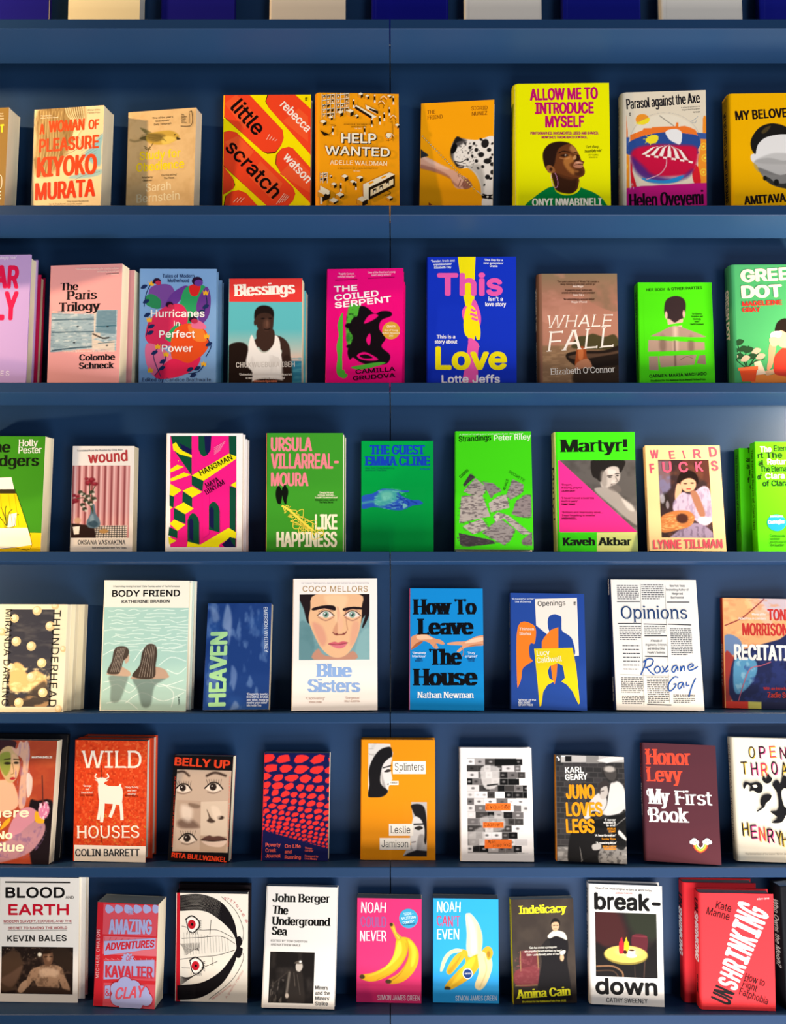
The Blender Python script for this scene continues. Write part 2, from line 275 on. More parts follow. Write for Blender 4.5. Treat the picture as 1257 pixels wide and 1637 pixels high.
116:(89,[[80,149,80,129,3,129,3,149],[26,185,50,185,50,38,51,30,53,24,59,21,67,20,73,20,79,21,84,1,75,-1,66,-2,49,1,36,8,28,20,26,37]]),
117:(161,[[72,-2,58,0,45,4,35,12,27,23,22,37,21,55,21,149,45,149,45,57,47,41,54,29,65,22,79,20,89,21,98,24,106,30,111,38,115,48,116,60,116,149,140,149,140,0,117,0,117,36,121,36,116,24,109,14,101,7,87,0]]),
118:(153,[[64,0,7,149,33,149,65,61,73,34,81,8,72,8,80,34,88,61,120,149,146,149,89,0]]),
119:(223,[[54,0,9,149,34,149,52,84,60,54,69,16,65,16,73,53,81,84,99,149,124,149,142,84,150,53,158,16,154,16,162,53,170,84,189,149,214,149,169,0,145,0,125,68,120,88,114,110,109,133,114,133,109,110,103,88,97,68,78,0]]),
120:(149,[[8,0,67,86,67,67,11,149,39,149,58,120,70,100,81,81,69,81,80,100,92,120,111,149,138,149,82,66,82,84,141,0,113,0,91,34,79,53,68,71,80,71,70,53,58,34,36,0]]),
121:(153,[[19,-54,24,-34,28,-34,41,-35,51,-29,59,-14,64,-1,7,149,33,149,65,61,73,34,81,8,72,8,80,34,88,61,120,149,146,149,80,-23,69,-42,55,-53,36,-57,25,-56]]),
122:(150,[[16,0,16,18,100,126,100,127,19,127,19,149,131,149,131,130,50,24,50,22,133,22,133,0]]),
8217:(70,[[20,125,32,200,59,200,39,125]]),
8220:(118,[[20,125,41,200,59,200,48,125],[69,125,90,200,108,200,96,125]]),
8221:(118,[[20,125,32,200,59,200,39,125],[69,125,81,200,108,200,87,125]]),
8216:(70,[[20,125,41,200,59,200,48,125]]),
32:(74,[])}.items()}


def area(L):
    return sum(L[i - 1][0] * L[i][1] - L[i][0] * L[i - 1][1] for i in range(len(L))) / 2


def grow(L, ax, ay, sgn):
    """move the outline outwards by ax across upright strokes and ay across level ones"""
    n = len(L)
    P = [L[i] for i in range(n) if (L[i][0] - L[i - 1][0]) ** 2 + (L[i][1] - L[i - 1][1]) ** 2 > 1e-9]
    n = len(P)
    if n < 3:
        return P
    N, D = [], []
    for i in range(n):
        dx, dy = P[(i + 1) % n][0] - P[i][0], P[(i + 1) % n][1] - P[i][1]
        l = math.hypot(dx, dy)
        nx, ny = sgn * dy / l, -sgn * dx / l
        N.append((nx, ny))
        D.append(ax * nx * nx + ay * ny * ny)
    out = []
    for i in range(n):
        (ax_, ay_), (bx, by) = N[i - 1], N[i]
        da, db = D[i - 1], D[i]
        det = ax_ * by - ay_ * bx
        if abs(det) > 0.25:
            ox, oy = (da * by - db * ay_) / det, (ax_ * db - bx * da) / det
            m = math.hypot(ox, oy)
            lim = 1.8 * max(abs(da), abs(db), 1e-9)
            if m > lim:
                ox, oy = ox * lim / m, oy * lim / m
        else:
            ox, oy = (ax_ * da + bx * db) / 2, (ay_ * da + by * db) / 2
        out.append((P[i][0] + ox, P[i][1] + oy))
    return out


def fill(loops):
    """points and triangles of the area inside closed outlines (holes left open)"""
    co, ed = [], []
    for L in loops:
        b, n = len(co), len(L)
        co += [Vector(p) for p in L]
        ed += [(b + i, b + (i + 1) % n) for i in range(n)]
    v, _, fs, _, _, _ = delaunay_2d_cdt(co, ed, [], 0, 1e-5)
    P = np.array([tuple(q) for q in v])
    Fa = np.array([tuple(q) for q in fs if len(q) == 3]).reshape(-1, 3)
    if not len(Fa):
        return P, Fa
    A = np.array([tuple(p) for p in co])
    Bv = A[[j for _, j in ed]]
    c = P[Fa].mean(1)
    up = (A[None, :, 1] <= c[:, None, 1]) & (Bv[None, :, 1] > c[:, None, 1])
    dn = (A[None, :, 1] > c[:, None, 1]) & (Bv[None, :, 1] <= c[:, None, 1])
    s = (Bv[:, 0] - A[:, 0])[None] * (c[:, 1, None] - A[None, :, 1]) - (c[:, 0, None] - A[None, :, 0]) * (Bv[:, 1] - A[:, 1])[None]
    wn = (up & (s > 0)).sum(1) - (dn & (s < 0)).sum(1)
    Fa = Fa[wn != 0]
    a = P[Fa]
    cr = (a[:, 1, 0] - a[:, 0, 0]) * (a[:, 2, 1] - a[:, 0, 1]) - (a[:, 1, 1] - a[:, 0, 1]) * (a[:, 2, 0] - a[:, 0, 0])
    Fa = np.where((cr > 0)[:, None], Fa, Fa[:, ::-1])[np.abs(cr) > 1e-9]
    return P, Fa


def tangled(Ls):
    """do any two strokes of these outlines cross?"""
    A = np.array([p for L in Ls for p in L])
    Bv = np.array([L[(i + 1) % len(L)] for L in Ls for i in range(len(L))])
    d = Bv - A
    def side(P, Q):
        return d[:, None, 0] * (P[None, :, 1] - A[:, None, 1]) - d[:, None, 1] * (P[None, :, 0] - A[:, None, 0])
    s1, s2 = side(A, 0), side(Bv, 0)
    e = 1e-9
    c = (s1 * s2 < -e) & ((s1 * s2).T < -e)
    return bool(c.any())


def lettering(text, w, h, st=0.2, hs=None, serif=0.0, slant=0.0, jitter=0.0, gap=0.0, seed=1):
    """loops of a line of text fitted to width w and capital height h, baseline at 0"""
    hs = st * 0.85 if hs is None else hs
    rnd = random.Random(seed)
    pen, raw = 0.0, []
    for ch in text:
        adv, loops = GLYPHS.get(ch, GLYPHS[' '])
        if loops:
            raw.append((ch, pen, loops))
        pen += adv + gap * 200
    xs = [p + x for c, p, ls in raw for L in ls for x, y in L]
    x0, x1 = min(xs), max(xs)
    ink = max(x1 - x0, 1)
    ov = serif * h
    s0 = (w - ov) / ink
    ax = max(-9 * s0, min((st * h - 26.0 * s0) / 2, 20 * s0))
    ay = max(-0.016 * h, (hs * h - 0.115 * h) / 2)
    sx = (w - 2 * max(ax, 0) - ov) / ink
    sy = (h - 2 * max(ay, 0)) / 200
    mx, my = max(ax, 0), max(ay, 0)
    out = []
    for ch, p, ls in raw:
        a = sum(area(L) for L in ls)
        sgn = 1 if a > 0 else -1
        gw = (max(x for L in ls for x, y in L) - min(x for L in ls for x, y in L)) * sx
        cap_ = (0.115 if not serif else 0.16) if ch in 'MWmw' else 0.2 if ch in "il.,!'IjtfJr1‘’-" else 0.165 if not serif else 0.25
        lim = max(cap_ * (gw + 2 * mx) - 13 * sx * (0.8 if ch in 'MWmw' else 1), 0) if ch not in "il.,!'I‘’-" else 9
        bx, by = min(mx, lim), min(my, 0.05 * h)
        jr, jy, js = (rnd.uniform(-1, 1) * jitter * 0.12, rnd.uniform(-1, 1) * jitter * h * 0.06, 1 + rnd.uniform(-1, 1) * jitter * 0.07)
        Q = [[((p + x - x0) * sx + mx + ov / 2, y * sy + my) for x, y in L] for L in ls]
        if ax < 0 or ay < 0:
            for f_ in (1, .7, .4, 0):
                G = [grow(L, min(ax, 0) * f_, min(ay, 0) * f_, sgn) for L in Q]
                if all(area(a_) * area(b_) > 0 for a_, b_ in zip(G, Q)) and (h < 3.2 or not tangled(G)):
                    break
        else:
            G = Q
        # weight: the outline printed again a little to every side
        if h < 3.2:
            sh = [(bx * .8, 0), (-bx * .8, 0)] if bx > 0 else [(0, 0)]
        elif by > 0.01 * h:
            sh = [(0, 0)] + [(bx * math.cos(q), by * math.sin(q)) for q in (0, .8, 1.57, 2.34, 3.14, 3.94, 4.71, 5.5)]
        elif bx > 0:
            sh = [(0, 0), (bx, 0), (-bx, 0)]
        else:
            sh = [(0, 0)]
        bars = []
        if serif:
            th = max(hs * h, 0.035 * h)
            for L in ls:
                n = len(L)
                for i in range(n):
                    (xa, ya), (xb, yb) = L[i], L[(i + 1) % n]
                    if abs(ya - yb) > 3 or ch in '.,!\'"-’‘“”:;tg':
                        continue
                    ln = abs(xa - xb)
                    lo, hi = min(xa, xb), max(xa, xb)
                    sol = (xb - xa) * sgn > 0          # ink lies above this edge
                    X = lambda q: (p + q - x0) * sx + mx + ov / 2
                    xl, xr = X(lo) - bx, X(hi) + bx
                    if ln < 52:
                        if abs(ya) < 4 and sol:
                            bars.append((xl - ov, xr + ov, 0, th))
                        elif abs(ya - 200) < 8 and not sol:
                            bars.append((xl - ov, xr + (ov if ch.isupper() else 0), h - th, h))
                        elif 140 < ya < 156 and not sol and ch in 'inmrpujvwxyk':
                            yy = ya * sy + 2 * my
                            bars.append((xl - ov, xr + (ov if ch in 'vwxyk' else 0), yy - th, yy))
                        elif ya < -30 and sol and ch in 'pq':
                            yy = ya * sy
                            bars.append((xl - ov, xr + ov, yy, yy + th))
                    elif ch in 'BDEFLPR':
                        if abs(ya) < 4 and sol:
                            bars.append((xl - ov, xl + 2 * ov, 0, th))
                        elif abs(ya - 200) < 8 and not sol:
                            bars.append((xl - ov, xl + 2 * ov, h - th, h))
                if ch in 'EFLTZ':
                    for i in range(n):
                        (xa, ya), (xb, yb) = L[i], L[(i + 1) % n]
                        if abs(xa - xb) < 3 and abs(ya - yb) < 40:
                            X = (p + xa - x0) * sx + mx + ov / 2
                            mid = (ya + yb) / 2
                            right = xa > 60 if ch != 'T' else True
                            if mid > 170:
                                bars.append((X - th * .7, X + th * .7, h - 2.6 * ov, h))
                            elif mid < 30 and ch in 'ELZ':
                                bars.append((X - th * .7, X + th * .7, 0, 2.6 * ov))
                            elif ch in 'EF' and 60 < mid < 150 and xa > 60:
                                bars.append((X - th * .7, X + th * .7, mid * sy - 1.2 * ov, mid * sy + 1.2 * ov))
        def warp(x, y):
            if jitter:
                dx, dy = (x - cx) * js, (y - h / 2) * js
                x, y = cx + dx - dy * jr, h / 2 + dy + dx * jr + jy
            return x + slant * y, y
        cx = (p + 60 - x0) * sx
        P, Fa = fill(G)
        for n_, (u_, v_) in enumerate(sh):
            out.append(([warp(x + u_, y + v_) for x, y in P.tolist()], Fa.tolist(), n_))
        for i_, (a_, b_, c_, d_) in enumerate(bars):
            out.append(([warp(x, y) for x, y in ((a_, c_), (b_, c_), (b_, d_), (a_, d_))], [(0, 1, 2, 3)], len(sh) + i_))
    return out


def spline(pts, closed, k=5):
    n = len(pts)
    if n < 3:
        return list(pts)
    out = []
    for i in range(n if closed else n - 1):
        p0 = pts[(i - 1) % n] if closed or i > 0 else pts[i]
        p1, p2 = pts[i], pts[(i + 1) % n]
        p3 = pts[(i + 2) % n] if closed or i + 2 < n else p2
        for j in range(k):
            t = j / k
            out.append(tuple(0.5 * (2 * b + (c - a) * t + (2 * a - 5 * b + 4 * c - d) * t * t + (3 * b - a - 3 * c + d) * t ** 3)
                             for a, b, c, d in zip(p0, p1, p2, p3)))
    if not closed:
        out.append(tuple(pts[-1]))
    return out


def ribbon(pts, w):
    """outline quads of a brush line"""
    quads = []
    L = []
    n = len(pts)
    for i in range(n):
        a, b = pts[max(i - 1, 0)], pts[min(i + 1, n - 1)]
        dx, dy = b[0] - a[0], b[1] - a[1]
        l = math.hypot(dx, dy) or 1
        L.append(((pts[i][0] - dy / l * w / 2, pts[i][1] + dx / l * w / 2), (pts[i][0] + dy / l * w / 2, pts[i][1] - dx / l * w / 2)))
    for i in range(n - 1):
        quads.append([L[i][0], L[i + 1][0], L[i + 1][1], L[i][1]])
    return quads


class Flat:
    """flat inks lying on the front of a cover, each a hair above the one before"""
    def __init__(self):
        self.v, self.f, self.mi, self.m = [], [], [], []

    def slot(self, h, rough=0.42):
        m = mat(h, rough)
        if m not in self.m:
            self.m.append(m)
        return self.m.index(m)

    def loops(self, loops, z, h):
        loops = [L for L in loops if len(L) > 2]
        if loops:
            P, Fa = fill(loops)
            self.tris(P.tolist(), Fa.tolist(), z, h)

    def tris(self, P, Fa, z, h):
        b, k = len(self.v), self.slot(h)
        self.v += [(x, -z, y) for x, y in P]
        self.f += [tuple(b + i for i in t) for t in Fa]
        self.mi += [k] * len(Fa)

    def quads(self, quads, z, h):
        k = self.slot(h)
        for q in quads:
            b = len(self.v)
            a = area(q)
            self.v += [(x, -z, y) for x, y in q]
            self.f.append(tuple(range(b, b + 4)) if a > 0 else tuple(range(b + 3, b - 1, -1)))
            self.mi.append(k)

    def build(self, name, parent, t, label=None):
        if not self.f:
            return None
        o = link(name, [(x * 1e-3, (y - t) * 1e-3, z * 1e-3) for x, y, z in self.v], self.f, self.m, self.mi, parent)
        if label:
            o['label'] = label
        return o


# ------------------------------------------------------------------ printed pictures (half-tone images as point colours)
def noise(x, y, scale, seed):
    def h(i, j):
        a = np.sin(i * 127.1 + j * 311.7 + seed * 74.7) * 43758.5453
        return a - np.floor(a)
    r = 0
    amp = 0.5
    for k in range(3):
        X, Y = x / scale * 2 ** k, y / scale * 2 ** k
        i, j = np.floor(X), np.floor(Y)
        fx, fy = X - i, Y - j
        fx, fy = fx * fx * (3 - 2 * fx), fy * fy * (3 - 2 * fy)
        r = r + amp * ((h(i, j) * (1 - fx) + h(i + 1, j) * fx) * (1 - fy) + (h(i, j + 1) * (1 - fx) + h(i + 1, j + 1) * fx) * fy)
        amp /= 2
    return r / 0.875


def polydist(X, Y, pts, closed):
    d = np.full(X.shape, 1e9)
    ins = np.zeros(X.shape, bool)
    n = len(pts)
    for i in range(n if closed else n - 1):
        (ax, ay), (bx, by) = pts[i], pts[(i + 1) % n]
        dx, dy = bx - ax, by - ay
        l2 = dx * dx + dy * dy or 1e-9
        t = np.clip(((X - ax) * dx + (Y - ay) * dy) / l2, 0, 1)
        d = np.minimum(d, (X - ax - t * dx) ** 2 + (Y - ay - t * dy) ** 2)
        if closed and by != ay:
            c = (ay > Y) != (by > Y)
            ins ^= c & (X < (bx - ax) * (Y - ay) / (by - ay) + ax)
    d = np.sqrt(d)
    return np.where(ins, -d, d) if closed else d


def motif(col, X, Y, op):
    """printed patterns: brick courses, shuffled photo strips, cracked cloud shapes, curtain folds"""
    rgb = lambda h: np.array([int(h[i:i + 2], 16) / 255 for i in (1, 3, 5)])
    k, rnd = op[0], random.Random(5)
    def ink(d, c, fe, al):
        m = (np.clip(0.5 - d / max(fe, 0.6), 0, 1) * al)[..., None]
        col[:] = col * (1 - m) + c * m
    if k == 'v':
        _, h, (xa, xb), per, w, fe, al = op
        d = np.abs((X - xa + per / 2) % per - per / 2) - w / 2
        ink(np.where((X > xa - per / 2) & (X < xb + per / 2), d, 9), rgb(h), fe, al)
        return
    x0, y0, x1, y1 = op[3] if k == 'b' else op[2]
    if k == 'b':
        j = 0
        y = y1
        while y > y0:
            x = x0 - (j % 2) * op[4] / 2
            while x < x1:
                ink(np.maximum(np.abs(X - x - op[4] / 2) - op[4] * .46, np.abs(Y - y + op[5] / 2) - op[5] * .43), rgb(op[1] if rnd.random() < .7 else op[2]), 1, .9)
                x += op[4]
            y -= op[5]
            j += 1
    elif k == 't':
        tone = ('#1a1818', '#d8d0cc', '#6c6664', '#0e0e0e', '#a8a09c', '#ece4e0', '#3c3836')
        y, j = y1, 0
        while y > y0:
            x = x0 + rnd.choice((0, 0, 1.6))
            over = rnd.random() < .6
            while x < x1 + (14 if over else 0):
                w = rnd.uniform(10, 24)
                if x < x1 or over:
                    ink(np.maximum(np.abs(X - x - w / 2) - w / 2, np.abs(Y - y + op[3] / 2) - op[3] * .47), rgb(rnd.choice(tone)), .6, 1)
                    ink(np.hypot((X - x - w / 2) / 1.6, Y - y + op[3] / 2) - 2, rgb(rnd.choice(tone)), 2, .6)
                x += w + .3
            y -= op[3]
    else:
        y, j = y1, 0
        while y > y0:
            f = 1 - (y1 - y) / (y1 - y0) * .8
            hh = max(3.2, 19 * f)
            x = x0 + (j % 2) * 9 * f - rnd.random() * 9
            while x < x1 + 4:
                w = max(6, rnd.uniform(22, 34) * f)
                cx, cy = x + w / 2, y - hh / 2 - (x - x0) * .25 * (1 - f)
                pts = []
                for i in range(9):
                    q = i * math.tau / 9
                    pts.append((cx + math.cos(q) * w * .47 * rnd.uniform(.74, 1.14), cy + math.cos(q) * hh * .12 + math.sin(q) * hh * .47 * rnd.uniform(.76, 1.16)))
                ink(polydist(X, Y, pts, True), rgb(op[1]), .7, 1)
                x += w * 1.03
            y -= hh
            j += 1


def picture(rect, step, bgc, ops, z, t, parent, label=None, name='picture'):
    x0, y0, x1, y1 = rect
    nx, ny = max(2, int((x1 - x0) / step)), max(2, int((y1 - y0) / step))
    X, Y = np.meshgrid(np.linspace(x0, x1, nx + 1), np.linspace(y0, y1, ny + 1))
    col = np.empty(X.shape + (3,))
    col[:] = [int(bgc[i:i + 2], 16) / 255 for i in (1, 3, 5)]
    for op in ops:
        k, h = op[0], op[1]
        c = np.array([int(h[i:i + 2], 16) / 255 for i in (1, 3, 5)])
        if k == 'e':
            _, _, cx, cy, rx, ry, ang, fe, al = op
            ca, sa = math.cos(ang), math.sin(ang)
            u, v = ((X - cx) * ca + (Y - cy) * sa) / rx, (-(X - cx) * sa + (Y - cy) * ca) / ry
            r = np.sqrt(u * u + v * v)
            d = (r - 1) * min(rx, ry)
        elif k in 'ps':
            _, _, fl, fe, al = op
            pts = list(zip(fl[0::2], fl[1::2]))
            d = polydist(X, Y, spline(pts, True, 4) if k == 's' else pts, True)
        elif k == 'l':
            _, _, fl, wd, fe, al = op
            d = polydist(X, Y, spline(list(zip(fl[0::2], fl[1::2])), False, 4), False) - wd / 2
        elif k in 'btyv':
            motif(col, X, Y, op)
            continue
        elif k == 'g':
            _, _, ya, yb, al = op                       # ink fading in from ya to yb
            m = np.clip((Y - ya) / (yb - ya), 0, 1)[..., None] * al
            col = col * (1 - m) + c * m
            continue
        elif k == 'n':
            _, _, sx, sy, th, fe, al, fl = op           # blotches
            q = noise(X / sx, Y / sy, 1.0, len(h) + sum(map(ord, h)) % 17)
            m = np.clip((q - th) / fe, 0, 1) * al
            if fl:
                m = m * (polydist(X, Y, spline(list(zip(fl[0::2], fl[1::2])), True, 4), True) < 0)
            m = m[..., None]
            col = col * (1 - m) + c * m
            continue
        m = (np.clip(0.5 - d / max(fe, 0.6), 0, 1) * al)[..., None]
        col = col * (1 - m) + c * m
    linc = np.where(col > 0.04045, ((col + 0.055) / 1.055) ** 2.4, col / 12.92)
    V = np.stack([X * 1e-3, np.full(X.shape, (-t - z) * 1e-3), Y * 1e-3], -1).reshape(-1, 3)
    i = (np.arange(ny)[:, None] * (nx + 1) + np.arange(nx)[None]).ravel()
    Fc = np.stack([i, i + 1, i + nx + 2, i + nx + 1], -1)
    me = bpy.data.meshes.new(name)
    me.vertices.add(len(V))
    me.vertices.foreach_set('co', V.ravel())
    me.loops.add(Fc.size)
    me.loops.foreach_set('vertex_index', Fc.ravel())
    me.polygons.add(len(Fc))
    me.polygons.foreach_set('loop_start', np.arange(len(Fc)) * 4)
    me.update(calc_edges=True)
    at = me.color_attributes.new('ink', 'FLOAT_COLOR', 'POINT')
    at.data.foreach_set('color', np.concatenate([linc.reshape(-1, 3), np.ones((len(V), 1))], 1).ravel())
    me.materials.append(PICTURE)
    o = bpy.data.objects.new(name, me)
    C.objects.link(o)
    o.parent = parent
    if label:
        o['label'] = label
    return o


# ------------------------------------------------------------------ the place: wall, floor, two painted bookcases
TILT, LEAN = math.radians(13.57), math.radians(8.0)   # the shelves slope down to the back, the back panels lean
DEPTH, THICK = 0.089, 0.0186
SEAM = -0.0052


def shelf_z(k):
    return 0.4 + (6 - k) * 0.3


fl = link('floor', *box(-3.2, 3.2, -3.4, 0.16, -0.05, 0.0), [mat('#8a7f74', 0.6)])
fl['kind'] = 'structure'
wl = link('wall_back', *box(-3.2, 3.2, 0.16, 0.25, 0.0, 3.2), [mat('#c9c6c0', 0.8)])
wl['kind'] = 'structure'

for x0, x1, lab in ((-1.10, SEAM - 0.0011, 'navy blue painted bookcase with slanted backs, holding the books left of the seam'),
                    (SEAM + 0.0011, 1.10, 'navy blue painted bookcase with slanted backs, holding the books right of the seam')):
    root = bpy.data.objects.new('bookcase', None)
    C.objects.link(root)
    root.location = ((x0 + x1) / 2, 0, 0)
    root['label'] = lab
    root['category'] = 'bookcase'
    root['group'] = 'blue display bookcases'
    hw = (x1 - x0) / 2
    e = 0.0012
    ct, st = math.cos(TILT), math.sin(TILT)
    for k in range(7):
        z = shelf_z(k)
        # board with softened front edges: (along the slope, square to it)
        prof = [(DEPTH, 0), (e, 0), (0, -e), (0, -THICK + e), (e, -THICK), (DEPTH, -THICK)]
        prof = [(s * ct + n * st, z - s * st + n * ct) for s, n in prof]
        link('shelf', *bevelled_prism(prof[::-1], -hw, hw), [PAINT], None, root)
        z0, top = z - DEPTH * st, z + (0.36 if k else 0.42)
        y0 = DEPTH * ct + 0.0003
        y1 = y0 + (top - z0) * math.tan(LEAN)
        prof = [(y0, z0 - 0.012), (y0, z0), (y1, top), (y1 + 0.004, top), (y0 + 0.004, z0 - 0.012)]
        link('back_panel', *bevelled_prism(prof, -hw, hw), [PAINT], None, root)
    link('carcass_back', *box(-hw, hw, 0.153, 0.158, 0.0, 2.64), [PAINT], None, root)
    link('base_panel', *box(-hw, hw, 0.004, 0.15, 0.0, 0.352), [PAINT], None, root)

# ------------------------------------------------------------------ books
SHELF_NAMES = ['face-out books on the top shelf', 'face-out books on the second shelf', 'face-out books on the third shelf',
               'face-out books on the fourth shelf', 'face-out books on the fifth shelf', 'face-out books on the sixth shelf',
               'face-out books on the bottom shelf']


def book_body(root, hard, w, H, t, front, spine, back, board, paper, r):
    """cover wrapped round the block: (x, y) outline swept upwards; y = 0 is the back, y = -t the front"""
    th = 2.4 if hard else 0.7
    r = min(r, t / 2 - 0.2)
    k = 5
    def side(off):
        rr = max(r - off, 0.05)
        xl = -w / 2 - r + off
        a = [(w / 2, -t + off)]
        for i in range(k + 1):
            an = math.pi / 2 * i / k
            a.append((xl + rr - rr * math.sin(an), -t + off + rr - rr * math.cos(an)))
        for i in range(k + 1):
            an = math.pi / 2 * i / k
            a.append((xl + rr - rr * math.cos(an), -off - rr + rr * math.sin(an)))
        a.append((w / 2, -off))
        return a
    A, B = side(0), side(th)
    n = len(A)
    V = [(x, y, z) for z in (0, H) for L in (A, B) for x, y in L]
    Fs, mi = [], []
    tag_ = [0] + [0] * 2 + [1] * (n - 6) + [2] * 3
    for i in range(n - 1):
        s = 0 if i < 3 else (2 if i > n - 4 else 1)
        Fs.append((i, 2 * n + i, 2 * n + i + 1, i + 1)); mi.append(s)
        Fs.append((n + i, n + i + 1, 3 * n + i + 1, 3 * n + i)); mi.append(3)
        Fs.append((i, i + 1, n + i + 1, n + i)); mi.append(3)
        Fs.append((2 * n + i, 3 * n + i, 3 * n + i + 1, 2 * n + i + 1)); mi.append(3)
    for i, s in ((0, 1), (n - 1, -1)):
        q = (i, n + i, 3 * n + i, 2 * n + i)
        Fs.append(q if s > 0 else q[::-1]); mi.append(3)
    cov = link('cover', [(x * 1e-3, y * 1e-3, z * 1e-3) for x, y, z in V], Fs, [mat(front), mat(spine), mat(back), mat(board)], mi, root)
    ins = 3.0 if hard else 0.35
    g = th + 0.05
    xl, xr = -w / 2 - r + th + (1.5 if hard else 0.2), w / 2 - ins
    # fore-edge slightly hollow on hardbacks, a little uneven on paperbacks
    hol = 1.6 if hard else 0.25
    ys = [-t + g + (t - 2 * g) * i / 6 for i in range(7)]
    prof = [(xl, ys[0])] + [(xr - hol * (1 - ((i - 3) / 3) ** 2), y) for i, y in enumerate(ys)] + [(xl, ys[-1])]
    m = len(prof)
    V = [(x * 1e-3, y * 1e-3, z * 1e-3) for z in (ins, H - ins) for x, y in prof]
    Fs = [(i, (i + 1) % m, m + (i + 1) % m, m + i) for i in range(m)] + [tuple(reversed(range(m))), tuple(range(m, 2 * m))]
    link('page_block', V, Fs, [PAPERS[paper]], None, root)
    return cov


def ten(fl):
    return [(fl[i] / 10, fl[i + 1] / 10) for i in range(0, len(fl), 2)]


PARTS = {'': 'title_lettering', 'a': 'author_lettering', 's': 'small_print', 'k': 'prize_sticker', 'b': 'badge', 'p': 'publisher_logo',
         'z': 'prize_logo', 't': 'title_lettering'}


